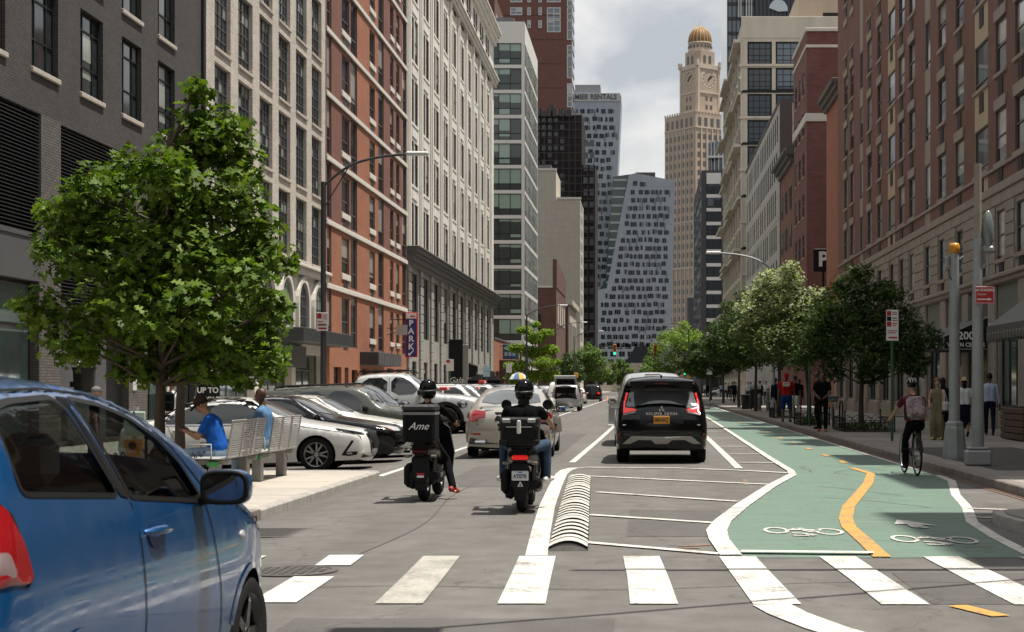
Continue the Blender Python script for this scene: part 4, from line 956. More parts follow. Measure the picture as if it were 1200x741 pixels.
for k in range(18):
    t = 2*math.pi*k/18; m.box((4.95*math.cos(t)-.3, 4.95*math.sin(t)-.3, zz(53)), (4.95*math.cos(t)+.3, 4.95*math.sin(t)+.3, zz(50.5)), TWN)
m.obj('drum_window', ct, kind='stuff')
for f in range(2):   # the two faces in view: -y (right) and -x (left)
    rz = 0 if f == 0 else -math.pi/2
    def P(nm, x0, x1, z0, z1, w, mat, d=.12, dd=0):
        m = MB(); m.box((x0, -w/2-d-dd, z0), (x1, -w/2-.004-dd, z1), mat); return m.obj(nm, ct, rz=rz)
    # clock
    m = MB(); zc = zz(91.5); m.lathe([(3.9, -.25), (3.9, 0), (3.4, 0), (3.4, -.1), (0, -.1)], TANL, n=32); me = m.mesh('clock_face')
    ck = put('clock_face', me, ct, (0, -wS/2-.02, zc) if f == 0 else (-wS/2-.02, 0, zc), rot=(R(90), 0, rz))
    for k in range(12): t = 2*math.pi*k/12; m = MB(); m.box((-.13, 2.7, .0), (.13, 3.35, .06), LETT); o = m.obj('hour_mark', ck); o.rotation_euler = (0, 0, t)
    for l_, an, w_ in ((2.5, -R(50), .22), (1.8, -R(38), .3)): m = MB(); m.box((-w_, -.8, .07), (w_, l_, .12), BLACK); o = m.obj('hand', ck); o.rotation_euler = (0, 0, an)
    P('quoin', -wS/2, -wS/2+1.1, zz(134), zz(78), wS, TANL, .25); P('quoin', wS/2-1.1, wS/2-.01, zz(134), zz(78), wS, TANL, .25)
    P('band', -wS/2+1.1, wS/2-1.1, zz(108.5), zz(106.5), wS, TANL, .3); P('band', -wS/2+1.1, wS/2-1.1, zz(79.5), zz(77.5), wS, TANL, .3)
    for x in (-1.9, .6):
        for py in (117, 127): P('window', x, x+1.3, zz(py), zz(py-5), wS, TWN, .06)
    for x in (-2.4, .5): P('belfry_window', x, x+1.5, zz(73), zz(64), 10.6, TWN, .05); P('belfry_window', x+.25, x+1.25, zz(64), zz(63), 10.6, TWN, .05)
    for k in range(13): P('merlon', -wL/2+k*1.75, -wL/2+k*1.75+.9, zz(134), zz(131.5), wL, TANL, .2)
    P('band', -wL/2, wL/2, zz(152.5), zz(151), wL, TANL, .3); P('band', -wL/2, wL/2, zz(316), zz(313.5), wL, TANL, .3); P('band', -wL/2, wL/2, zz(262), zz(260), wL, TANL, .3)
    for k in range(6): P('arch_window', -9.6+k*3.35, -9.6+k*3.35+1.7, zz(150), zz(140), wL, TWN, .05)
    m = MB(); nw = MB()
    for i in range(7):
        x = -9.9+i*2.95
        nw.box((x+1.7, -wL/2-.35, zz(440)), (x+2.25, -wL/2-.004, zz(153)), TANL)
        for k in range(26):
            py = 160+k*10.6
            if 258 < py < 266 or 311 < py < 322: continue
            m.box((x, -wL/2-.06, zz(py+5)), (x+.7, -wL/2-.004, zz(py-1))  , TWN); m.box((x+.82, -wL/2-.06, zz(py+5)), (x+1.5, -wL/2-.004, zz(py-1)), TWN)
    m.obj('window', ct, rz=rz, kind='stuff'); nw.obj('pilaster', ct, rz=rz, kind='stuff')
    # corner turret blocks
for sx in (-1, 1):
    for sy in (-1, 1):
        m = MB(); m.box((sx*wS/2-.8, sy*wS/2-.8, zz(77)), (sx*wS/2+.5, sy*wS/2+.5, zz(70)), TANL); m.obj('turret', ct)
# grey mid block
o = simple('office_block', 'plain dark grey block in front of the clock tower base', 12.5, 33, 480, 500, EYE+104*480/1900, M('block_grey', (.075, .075, .08), .8, var=.1, vs=.3))
boxpart(o, 'roof_plant', (0, 0, 0), 0, (17.3, 482, 26), (24, 490, 29), M('plant_pale', (.35, .38, .4), .5)); boxpart(o, 'roof_plant', (0, 0, 0), 0, (12.6, 481, 26.4), (14, 484, 27.8), GPAN)
b_ = simple('low_building', 'low pale building at the far end of the street', -20, 0, 520, 540, 9, CONF)
for k in range(6): boxpart(b_, 'window', (0, 0, 0), 0, (-19+3.2*k, 519.9, 2), (-17+3.2*k, 519.99, 6), BKFR)
# ================ RIGHT: long brown brick block
YT = 97.2
br = thing('brick_building', 'long brown brick apartment block with cast stone base and shop awnings', 'building', (XR, YT, .1)); WR = YT-24
def RU(y): return YT-y
wins = []; pan = []; strp = []; base2 = []
SZ = [8.72+2.93*k for k in range(6)]
for per in (-1, 0, 1):
    o = 56.7+20.35*per
    for a, c in ((1.95, 3.5), (5.5, 7.05), (12.6, 14.15), (15.4, 16.95)):
        for z in SZ:
            if 40 < o+a < 95.5: wins.append((RU(o+c), RU(o+a), z, z+1.72, 0))
    for z in SZ:
        if o+8.9 > 40: strp.append((RU(o+10.1), RU(o+8.9), z-.2, z+1.75))
        if 40 < o-2.2 < 95: pan.append((RU(o), RU(o-2.2), z-.9, z+1.55))
    for a in (2.1, 5.7, 8.9, 12.8, 15.6, 18.5):
        if 40 < o+a < 95.5: base2.append((RU(o+a+1.2), RU(o+a), 5.55, 7.15))
allw = [w_[:4] for w_ in wins]+[(a, c, d+.9, e_) for a, c, d, e_ in pan]+strp+base2
shops = []; y = 41.0
cols = []
while y < 94: shops.append((RU(y+3.0), RU(y), .75, 3.65)); cols.append(y+3.0); y += 4.4
tanrange = [(56.7+20.35*k-2.2, 56.7+20.35*k) for k in (-1, 0, 1)]; strrange = [(56.7+20.35*k+8.9, 56.7+20.35*k+10.1) for k in (-1, 0, 1)]
GREENP = M('shop_fascia_green', (.16, .165, .14), .7, var=.08)
def mr_(u, v):
    y = YT-u
    if v < 7.75:
        return GREENP if (3.65 < v < 4.7 and any(a < u < c for a, c, *_ in shops)) else STONE
    if any(a < y < c for a, c in tanrange): return TANP
    if any(a < y < c for a, c in strrange): return STONE
    return BRBR
usx = [RU(q) for a in tanrange+strrange for q in a if 24 < q < YT]+[q for s_ in shops for q in s_[:2]]
face(br, WR, 0, 21.5, [q for q in allw if q[3] < 21.4]+shops, mr_, .3, rz=RZ, us=usx, vs=(7.75, 3.65, 4.7), rev=None)
face(br, 27.2, 21.5, 26.5, [q for q in allw if q[2] > 21.5 and q[1] < 27.2], mr_, .3, rz=RZ, us=[q for q in usx if q < 27.2])
boxpart(br, 'body', (0, 0, 0), RZ, (0, .45, 0), (27.2, 18, 26.4), BRBR); boxpart(br, 'body', (0, 0, 0), RZ, (27.2, .45, 0), (WR, 18, 21.4), BRBR)
for a, c, h in ((24, 27.9, 24.45), (31.2, 35.9, 24.4), (41, 46.6, 23.6), (52, 57, 24), (62, 66, 24)): boxpart(br, 'stair_bulkhead', (0, 0, 0), RZ, (RU(c), .0, 21.5), (RU(a), 6, h), BRBR)
S6 = dict(id='s6', frame=M('frame_bronze', (.09, .085, .08), .5), pane=PANE2, nx=1, nz=2, t=.05, bt=.05, dep=.03, sill=STONE, sh=.14, se=.12); S6t = dict(S6, id='s6t', pane=panem('pane_tall', dark=(.03, .035, .04), tint=(.1, .11, .12), blind=(.4, .42, .42), p=.5, rough=.04), zs=[.15])
LNT = MB(); LNT.prism([(-.05, 0), (1.6, 0), (1.68, .36), (-.13, .36)], -.06, -.004, STONE); LN = LNT.mesh('lintel')
GRL = MB(); GRL.box((.45, -.03, -.85), (1.1, -.004, -.2), M('grille_dark', (.03, .03, .03), .6)); GM = GRL.mesh('vent_grille')
for (a, c, d, e_, _) in wins:
    o = win(br, (0, 0, 0), RZ, a, d, c-a, e_-d, S6); put('lintel', LN, br, xf((0, 0, 0), RZ, (a, 0, e_)), RZ); put('vent_grille', GM, br, xf((0, 0, 0), RZ, (a, 0, d)), RZ)
for (a, c, d, e_) in pan:
    if e_ < 26: win(br, (0, 0, 0), RZ, a, d+.9, c-a, e_-d-.9, S6t); put('vent_grille', GM, br, xf((0, 0, 0), RZ, (a+.4, 0, d+.9)), RZ)
for (a, c, d, e_) in strp: win(br, (0, 0, 0), RZ, a, d, c-a, e_-d, dict(S6t, id='s6s', sill=None))
for (a, c, d, e_) in base2: win(br, (0, 0, 0), RZ, a, d, c-a, e_-d, S6); put('vent_grille', GM, br, xf((0, 0, 0), RZ, (a, 0, d+.1)), RZ)
for (a, c, d, e_) in shops: win(br, (0, 0, 0), RZ, a, d, c-a, e_-d, dict(id='shop7', frame=BKFR, pane=PANE5, nx=3, zs=[.8], t=.08, bt=.05, dep=.1))
boxpart(br, 'stone_band', (0, 0, 0), RZ, (0, -.09, 7.72), (WR-24, -.004, 8.02), STONE, .03); boxpart(br, 'stone_band', (0, 0, 0), RZ, (0, -.07, 8.5), (WR-24, -.004, 8.62), STONE, .02)
boxpart(br, 'belt_cornice', (0, 0, 0), RZ, (0, -.16, 4.72), (WR-20, -.004, 4.98), STONE, .06); boxpart(br, 'belt_cornice', (0, 0, 0), RZ, (0, -.24, 4.9), (WR-20, -.162, 5.06), STONE, .05)
bc = {}; n_ = 0
for k in range(7):   # stone courses of the base, block by block
    z = 5.1+.372*k; y = 47.2+(.85 if k % 2 else 0)
    while y < 88 and n_ < 296:
        u0, u1 = RU(y+1.68), RU(y); segs = [(u0, u1)]
        for (a, c, d, e_) in base2:
            if z+.34 > d-.14 and z < e_+.02:
                ns = []
                for s0, s1 in segs:
                    if c+.13 < s0 or a-.13 > s1: ns.append((s0, s1))
                    else:
                        if a-.13-s0 > .15: ns.append((s0, a-.13))
                        if s1-c-.13 > .15: ns.append((c+.13, s1))
                segs = ns
        for s0, s1 in segs:
            l = round(s1-s0, 2)
            if l not in bc: m = MB(); m.rbox((.012, -.045, .012), (l-.012, -.004, .36), .014, STONE); bc[l] = m.mesh('stone_block')
            put('stone_block', bc[l], br, xf((0, 0, 0), RZ, (s0, 0, z)), RZ); n_ += 1
        y += 1.7
for y in cols:
    boxpart(br, 'column', (0, 0, 0), RZ, (RU(y+1.25), -.12, .75), (RU(y+.15), -.004, 4.7), STONE, .03); boxpart(br, 'column_base', (0, 0, 0), RZ, (RU(y+1.35), -.2, 0), (RU(y+.05), -.004, .74), STONE, .04)
    boxpart(br, 'wall_light', (0, 0, 0), RZ, (RU(y+.75), -.2, 3.0), (RU(y+.62), -.125, 3.5), WHFR, .01)
boxpart(br, 'plinth', (0, 0, 0), RZ, (0, -.05, 0), (WR-16, -.004, .6), STONE, .02)
boxpart(br, 'shop_fascia', (0, 0, 0), RZ, (RU(59.5), -.1, 3.75), (RU(54.2), -.005, 4.6), M('fascia_dark', (.06, .062, .058), .6), .01); o = text('fascia_lettering', 'LENS', .42, M('sign_dim', (.38, .38, .36), .6), br, xf((0, 0, 0), RZ, (RU(55.6), -.11, 4.12)), rot=(R(90), 0, RZ))
# box awning 200 VISION CENTER
AWB = M('awning_black', (.016, .016, .017), .55, var=.1, vs=1)
aw = thing('awning', 'black shop awning lettered 200 VISION CENTER', 'awning', (9.92, 54, 0)); m = MB()
m.prism([(0, 2.74), (1.57, 2.74), (1.57, 3.82), (1.45, 3.82), (0, 3.18)], 0, 4.4, AWB); m.obj('cover', aw)
m = MB()
for y in (.0, 1.1, 2.2, 3.3, 4.4): m.tube([(0, y, 3.19), (1.45, y, 3.83)], .02, M('awning_piping', (.4, .4, .39), .5), 5)
for y in (-.008,): m.tube([(0, y, 2.75), (0, y, 3.18), (1.45, y, 3.82)], .013, M('awning_piping'), 5); m.tube([(0, y, 2.76), (1.57, y, 2.76)], .012, M('awning_piping'), 5)
m.obj('piping', aw)
text('lettering', '200', .36, WTXT, aw, (.74, -.01, 3.2), bold=.008); text('lettering', 'VISION CENTER', .2, WTXT, aw, (.74, -.01, 2.9), bold=.004, sx=.88); text('lettering', '200', .28, WTXT, aw, (-.008, 1.2, 2.95), rot=(R(90), 0, R(-90))); text('lettering', 'VISION', .26, WTXT, aw, (-.008, 3.2, 2.95), rot=(R(90), 0, R(-90)))
# grey sloped awning
aw = thing('awning', 'grey sloping awning with a scalloped studded valance, far right', 'awning', (9.85, 38, 0)); m = MB(); AWG = M('awning_grey', (.15, .15, .145), .8, var=.08, vs=1)
m.prism([(0, 3.25), (1.62, 4.45), (1.62, 4.4), (0, 3.2)], 0, 8.8, AWG); m.prism([(0, 3.2), (1.62, 3.2), (1.62, 4.42)], 8.77, 8.8, AWG); m.prism([(0, 3.2), (1.62, 3.2), (1.62, 4.42)], 0, .03, AWG); m.obj('cover', aw)
m = MB(); m.box((-.015, -.01, 2.85), (.0, 8.82, 3.24), M('awning_valance', (.09, .088, .08), .8)); m.box((0, 8.8, 2.9), (1.62, 8.815, 3.24), M('awning_valance')); m.box((0, -.015, 2.9), (1.62, 0, 3.24), M('awning_valance'))
for k in range(24): m.lathe([(0, 0), (.13, 0), (.13, .015), (0, .015)], M('awning_valance'), (-.016, .18+.37*k, 2.88), 10, 'x')
m.obj('valance', aw); m = MB()
for k in range(24): m.lathe([(0, 0), (.04, 0), (.04, .012), (0, .012)], M('stud_pale', (.4, .36, .28), .5), (-.03, .18+.37*k, 3.02), 6, 'x')
for k in range(4): m.lathe([(0, 0), (.04, 0), (.04, .012), (0, .012)], M('stud_pale'), (.2+.37*k, -.03, 3.02), 6, 'y')
m.obj('stud', aw, kind='stuff')
# lower building on the corner nearer than the frame: gives the shade on the green lane
o = simple('brick_building', 'brown brick corner building just outside the right edge', XR, 30, 13.6, 19.5, 28.6, BRBR)
boxpart(o, 'stone_band', (0, 0, 0), 0, (XR-.08, 13.6, 4.8), (XR-.005, 19.5, 5.2), STONE)
for k in range(8):
    for y in (14.6, 17.2): boxpart(o, 'window', (0, 0, 0), 0, (XR-.03, y, 5.9+2.93*k), (XR-.004, y+1.2, 7.4+2.93*k), PANE2)
boxpart(o, 'shop_window', (0, 0, 0), 0, (XR-.03, 14.3, .6), (XR-.004, 18.8, 3.8), PANE5)
# ================ RIGHT: further buildings
# orange strip
o = simple('brick_building', 'narrow orange brick building squeezed behind the brown block', XR+.3, 30, 98, 106, 20.5, ORBR); cornice(o, (XR+.3, 106, 0), RZ, 8, 19.3, [(.3, .2), (.3, .4), (.3, .6)], LIMD)
for k in range(5): boxpart(o, 'window', (0, 0, 0), 0, (12.0, 97.93, 3+3.2*k), (12.6, 97.995, 5+3.2*k), BKFR)
# red brick with P sign
b7 = thing('brick_building', 'dark red brick block with cream stone bands behind the P sign', 'building', (XR, 126.2, 0)); WS = 10.2
wn = [(1.2+2.9*i, 2.7+2.9*i, 5+2.95*k, 6.7+2.95*k) for i in range(3) for k in range(7)]
face(b7, WS, 0, 26.9, wn, RDBR, .3, rz=RZ)
for (a, c, d, e_) in wn: win(b7, (0, 0, 0), RZ, a, d, c-a, e_-d, S6)
boxpart(b7, 'body', (0, 0, 0), RZ, (0, .45, 0), (WS, 20, 26.8), RDBR)
m = MB(); m.add([(0, 0, 0), (14, 0, 0), (14, 0, 26.9), (0, 0, 26.9)], [(0, 1, 2, 3)], RDBR); m.obj('wall', b7, (0, -WS-.005, 0))
for py0, py1, p in ((33, 37, .12), (52.5, 56, .08), (133, 142.5, .10)):
    z1, z0 = at(943, py0, 116)[1], at(943, py1, 116)[1]; boxpart(b7, 'stone_band', (0, 0, 0), 0, (-p, -WS-p-.005, z0), (14, .0, z1), WSTN, .02)
boxpart(b7, 'stone_band', (0, 0, 0), 0, (.0, -WS-.03, at(0, 102, 116)[1]-.05), (14, -WS-.006, at(0, 100.5, 116)[1]-.05), RDBR)
p_ = thing('parking_sign', 'square black sign with large white P high on the red brick wall', 'sign', (11.9, 110, 0)); boxpart(p_, 'panel', (0, 0, 0), 0, (-.55, -.12, 9.3), (.8, .12, 10.85), BLACK, .03); text('letter', 'P', 1.35, WTXT, p_, (.12, -.13, 10.1), bold=.05); boxpart(p_, 'bracket', (0, 0, 0), 0, (.8, -.05, 9.6), (1.6, .05, 9.75), BLACK)
boxpart(p_, 'bracket', (0, 0, 0), 0, (.05, -.05, 0), (.2, .05, 9.3), BLACK)
# low corniced brick
o = simple('brick_building', 'lower brown brick building with a stepped cornice beside the grey panel block', XR, 30, 126.4, 138.6, 20.2, BRBR); cornice(o, (XR, 138.6, 0), RZ, 12.2, 19.0, [(.4, .25), (.3, .5), (.35, .8)], LIMD); boxpart(o, 'cornice', (0, 0, 0), 0, (XR-.6, 126.0, 19.6), (20, 126.38, 20.4), LIMD)
for i in range(3):
    for k in range(5): put('window', wmesh(dict(S6, sill=None), 1.5, 1.8)[0], o, (XR-.06, 137.3-3.9*i, 3.6+3*k), RZ); boxpart(o, 'pane', (0, 0, 0), 0, (XR-.03, 135.8-3.9*i, 3.6+3*k), (XR-.004, 137.3-3.9*i, 5.4+3*k), PANE2)
# grey panel block
GP2 = brickm('panel_grey_warm', (.42, .41, .39), (.39, .38, .36), (.2, .2, .19), bw=2.2, rh=2.0, ms=.05, var=.06, bump=.1, off=0, rough=.6); SLT = M('panel_slot', (.05, .047, .045), .5)
b8 = thing('office_block', 'grey panelled block with narrow dark window slots in alternating rows', 'building', (XR, 186, 0)); W8 = 186-138.9
r_ = random.Random(8); sl = []
for k in range(7):
    z = 4.0+3.15*k; x = 1+r_.random()*1.5
    while x < W8-3: sl.append((x, x+1.15, z, z+2.35)); x += r_.choice((2.2, 2.4, 3.4))
face(b8, W8, 0, 25.9, sl, GP2, .25, rz=RZ)
S8 = dict(id='s8', frame=BKFR, pane=PANE1, nx=1, zs=[.25], t=.07, bt=.06, dep=.03)
for (a, c, d, e_) in sl: win(b8, (0, 0, 0), RZ, a, d, c-a, e_-d, S8)
boxpart(b8, 'body', (0, 0, 0), RZ, (0, .4, 0), (W8, 20, 25.8), GP2); boxpart(b8, 'corner_trim', (0, 0, 0), 0, (-.05, -W8-.35, 0), (1.0, -W8-.01, 26.1), M('trim_brown', (.06, .05, .045), .6)); boxpart(b8, 'front_panels', (0, 0, 0), 0, (1.0, -W8-.3, 0), (14, -W8-.01, 25.3), GP2)
boxpart(b8, 'coping', (0, 0, 0), 0, (-.1, -W8, 25.9), (.6, 0, 26.15), LIMD)
# concrete frame block with jutting slabs, front face towards us
b9 = thing('concrete_building', 'pale concrete framed building with blue gridded windows and jutting street balconies', 'building', (XR, 195, 0)); F9 = (.0, 0, 0)
fl = [43.0-3.14*k for k in range(13)]
wv = []
for z in fl:
    if z-2.7 > 0: wv += [(.7, 3.65, z-2.74, z), (4.1, 7.75, z-2.74, z), (8.2, 11.7, z-2.74, z), (12.2, 15.4, z-2.74, z)]
face(b9, 16, 0, 45.7, wv, CONF, .35)
S10 = dict(id='s10', frame=BKFR, pane=PANE4, nx=4, nz=3, t=.2, bt=.07, dep=.2, zs=[.2, .4, .7])
for (a, c, d, e_) in wv: win(b9, F9, 0, a, d, c-a, e_-d, S10)
boxpart(b9, 'body', F9, 0, (.1, .5, 0), (16, 50, 45.6), CONF); boxpart(b9, 'parapet', F9, 0, (-.05, -.1, 43.4), (16, -.005, 46.0), CONF, .03)
for k, z in enumerate(fl):
    boxpart(b9, 'floor_edge', F9, 0, (-.3, -.25, z-3.14+.12) if k % 2 == 0 else (-.05, -.12, z-3.14+.12), (16, -.007, z-3.14+.42), CONF if k % 2 == 0 else BKFR)
for k, z in enumerate(fl):   # street side: every bay of balcony slabs steps out and back
    for j in range(8):
        if k % 2 == 0: boxpart(b9, 'balcony_slab', F9, 0, (-.95 if ((j//2)+(k//2)) % 2 == 0 else -.5, j*6.2, z-.1), (.095, j*6.2+6.19, z+.25), CONF, .03)
        boxpart(b9, 'pier', F9, 0, (-.12, j*6.2-.2, z-2.85), (.095, j*6.2+.3, z-.16), CONF)
        boxpart(b9, 'window', F9, 0, (.04, j*6.2+.5, z-2.6), (.09, j*6.2+5.6, z-.25), PANE1)
boxpart(b9, 'penthouse', F9, 0, (7.0, 2, 46), (14, 20, 49.5), TAN); boxpart(b9, 'penthouse_vent', F9, 0, (10, 1.94, 46.2), (12.5, 1.99, 46.9), BKFR)
# dark slab tower with white spandrels
b10 = thing('apartment_tower', 'dark slim tower with white bands between its stacked windows', 'building', (10.3, 300, 0)); DKT = M('tower_dark', (.05, .05, .055), .7, var=.15, vs=.2)
boxpart(b10, 'body', (0, 0, 0), 0, (0, 0, 0), (11, 50, 41.5), DKT)
for k in range(15):
    z = 39.0-2.55*k; boxpart(b10, 'spandrel', (0, 0, 0), 0, (.9, -.12, z), (3.6, -.005, z+(2.0 if k == 0 else .62)), WF)
    o = boxpart(b10, 'window', (0, 0, 0), 0, (.9, -.06, z-1.9), (3.6, -.004, z-.01), BKFR)
    if k < 14:
        m = MB(); m.box((1.05, -.09, z-1.8), (2.2, -.061, z-.1), PANE4); m.box((2.3, -.09, z-1.8), (3.45, -.061, z-.1), PANE4); m.obj('pane', o)
for k in range(14):
    for j in range(7): boxpart(b10, 'window', (0, 0, 0), 0, (-.08, 3+6.5*j, 37.2-2.55*k), (-.004, 6.5+6.5*j, 38.9-2.55*k), PANE2)
m = MB(); m.lathe([(2.3, 41.5), (2.3, 47), (0, 47)], PANE4, (3.6, 3.0, 0), 16); m.obj('round_top', b10)
for k in range(9): t = R(200+20*k); boxpart(b10, 'top_mullion', (0, 0, 0), 0, (3.6+2.3*math.cos(t)-.07, 3+2.3*math.sin(t)-.07, 41.5), (3.6+2.3*math.cos(t)+.07, 3+2.3*math.sin(t)+.07, 47.1), WHFR)
boxpart(b10, 'top_ring', (0, 0, 0), 0, (1.2, .4, 43.9), (6, 3, 44.3), WHFR)
# blue glass tower, top right
b11 = thing('glass_tower', 'dark blue glass tower with white fins behind the concrete building', 'building', (0, 0, 0)); Y = 330; x0 = at(852, 0, Y)[0]
boxpart(b11, 'wall', (0, 0, 0), 0, (x0, Y, 0), (x0+22, Y+25, 86), PANE4)
for k in range(12): boxpart(b11, 'mullion', (0, 0, 0), 0, (x0+.1+.85*k, Y-.15, 0), (x0+.24+.85*k, Y-.01, 86), BKFR)
for k in range(16): boxpart(b11, 'floor_band', (0, 0, 0), 0, (x0, Y-.1, 40+3*k), (x0+22, Y-.011, 40.7+3*k), CHAR)
for px in (865, 867.5, 874, 877, 880): q = at(px, 0, Y)[0]; boxpart(b11, 'fin', (0, 0, 0), 0, (q, Y-.7, 76.5), (q+.2, Y-.16, 84), WHFR)
boxpart(b11, 'roof_screen', (0, 0, 0), 0, (at(884, 0, Y)[0], Y-.9, 70), (x0+22, Y-.2, 90), M('screen_dark', (.05, .055, .07), .5))
for k in range(14): q = at(884, 0, Y)[0]+.8*k; boxpart(b11, 'mullion', (0, 0, 0), 0, (q, Y-1.0, 70), (q+.16, Y-.91, 90), BKFR)
m = MB(); cx_, cz_ = at(912, 15.5, Y); rr = 2.05
m.prism([(cx_, cz_)]+[(cx_-rr*math.cos(R(180*k/12))*.95-.1, cz_+rr*math.sin(R(180*k/12))*1.15+.15-.9*(math.cos(R(180*k/12))+1)*.0) for k in range(1, 13)], Y-1.3, Y-1.05, M('dish_white', (.55, .62, .65), .4)); m.obj('roof_dish', b11)

# ================ the street behind the camera (seen in car paint and window glass)
for (lb, x0, x1, y0, y1, h_, mt) in (('brown brick corner block behind the camera on the right', XR+.5, 34, -58, -16, 24, BRBR), ('pale stone block farther behind on the right', XR+.5, 34, -120, -59, 30, LIME), ('charcoal brick block behind the camera on the left', -40, XL-1, -60, -16, 26, DKBR), ('orange brick block farther behind on the left', -40, XL-1, -125, -61, 22, ORBR), ('grey block closing the street far behind', -45, 40, -190, -170, 34, GP2), ('brown brick block along the side street on the right', 30.5, 75, 13.6, 40, 25, BRBR), ('pale block along the side street on the right, behind', 35, 80, -58, -16, 26, CONF), ('pale brick block along the side street on the left', -80, -41, -58, -16, 24, CRBR)):
    o = simple('brick_building' if 'brick' in lb else 'office_block', lb, x0, x1, y0, y1, h_, mt); wx = []
    if x0 > 10 or x1 < -10:
        xf_ = x0 if x0 > 0 else x1; sg = -1 if x0 > 0 else 1
        if abs(xf_) < 20: wx = [('x', xf_, sg, y0+3+4.5*k) for k in range(int((y1-y0-4)/4.5))]
    wx += [('y', y1 if y1 < 0 else y0, 1 if y1 < 0 else -1, x0+2.5+4.5*k) for k in range(int((x1-x0-4)/4.5))]
    for ax, p, sg, q in wx:
        m = MB()
        for f in range(int(h_/3.1)-1):
            z = 1.2+3.1*f; (m.box((p, q, z), (p+.05*sg, q+1.8, z+1.9), PANE2) if ax == 'x' else m.box((q, p, z), (q+1.8, p+.05*sg, z+1.9), PANE2))
        m.obj('window', o, kind='stuff')
# ================================================================ VEHICLES
TYRE = M('tyre_rubber', (.014, .014, .014), .85, var=.25, vs=14); RIMS = M('rim_silver', (.45, .46, .47), .3, metal=.8); RIMK = M('rim_black', (.012, .012, .013), .35, coat=.5); RIMD = M('rim_dark', (.12, .12, .125), .35, metal=.6)
CGL = M('car_glass_dark', (.010, .012, .013), .03, spec=.9, coat=.6); TRIM = M('car_trim_black', (.012, .012, .012), .5); CHR = M('chrome', (.6, .6, .62), .12, metal=1)
TAILR = M('tail_lens_red', (.23, .005, .008), .12, coat=1, emit=(1, .02, .02), es=.015); TAILB = M('tail_lens_lit', (.5, .01, .01), .12, coat=1, emit=(1, .03, .02), es=.35); LENSC = M('lens_clear', (.42, .42, .42), .1, coat=1, var=.35, vs=14); AMBER = M('lens_amber', (.55, .16, .02), .15, coat=1); PLW = M('plate_white', (.62, .63, .66), .5); PLY = M('plate_yellow', (.62, .27, .03), .5); INT = M('car_interior', (.06, .06, .056), .8); LENSK = M('lens_smoked', (.04, .04, .045), .08, coat=1)
WHC = {}
def wheel_meshes(r, wd, style, rim):
    k = (r, wd, style, rim.name)
    if k in WHC: return WHC[k]
    rr = r*(.70 if style != 'steel' else .64); t = MB(); h = wd/2
    t.lathe([(rr, -h*.9), (r*.9, -h), (r*.975, -h*.82), (r, -h*.45), (r, h*.45), (r*.975, h*.82), (r*.9, h), (rr, h*.9)], TYRE, n=32, axis='x')
    for a in (-.5, 0, .5): t.lathe([(r*1.001, a*h-.006), (r*1.003, a*h), (r*1.001, a*h+.006)], BLACK, n=32, axis='x')
    w = MB(); w.lathe([(rr, -h*.85), (rr*.93, -h*.8), (rr*.9, h*.45), (rr*.90, h*.5), (rr*.97, h*.86), (rr, h*.9)], rim, n=32, axis='x'); w.lathe([(rr*.9, h*.1), (0, h*.1)], BLACK, n=24, axis='x')
    n = 5
    for i in range(n):
        a = 2*math.pi*i/n
        for off in ((-.13, .13) if style == 'double' else ((0,) if style == 'star' else (-.2, 0, .2))):
            wv = .07 if style == 'double' else (.12 if style == 'star' else .05)
            pl = [(rr*.16, -wv*rr*1.2), (rr*.95, off*rr*1.9-wv*rr*.8), (rr*.95, off*rr*1.9+wv*rr*.8), (rr*.16, wv*rr*1.2)]
            c, s = math.cos(a), math.sin(a); w.prism([(x*c-y*s, x*s+y*c) for x, y in pl], h*.42, h*.72, rim, 'x')
    w.lathe([(rr*.2, h*.3), (rr*.2, h*.74), (rr*.15, h*.8), (0, h*.8)], rim, n=14, axis='x')
    for i in range(5): a = 2*math.pi*(i+.5)/5; w.lathe([(.012, h*.7), (.012, h*.76), (0, h*.77)], IRON, (0, rr*.12*math.cos(a)*1.2, rr*.12*math.sin(a)*1.2), 6, 'x')
    WHC[k] = (t.mesh('wheel'), w.mesh('rim')); return WHC[k]
def pip(px, py, poly):
    ins = np.zeros(len(px), bool); n = len(poly)
    for i in range(n):
        x0, y0 = poly[i]; x1, y1 = poly[(i+1) % n]
        if y0 == y1: continue
        c = ((y0 <= py) != (y1 <= py)) & (px < (x1-x0)*(py-y0)/(y1-y0)+x0); ins ^= c
    return ins
def dseg(P, poly, closed=True):
    n = len(poly); d = np.full(len(P), 9.); rg = range(n if closed else n-1)
    for i in rg:
        a = np.array(poly[i][:2]); b = np.array(poly[(i+1) % n][:2]); ab = b-a; l2 = (ab@ab) or 1e-9
        t = np.clip(((P-a)@ab)/l2, 0, 1); d = np.minimum(d, np.linalg.norm(P-(a+t[:, None]*ab), axis=1))
    return d
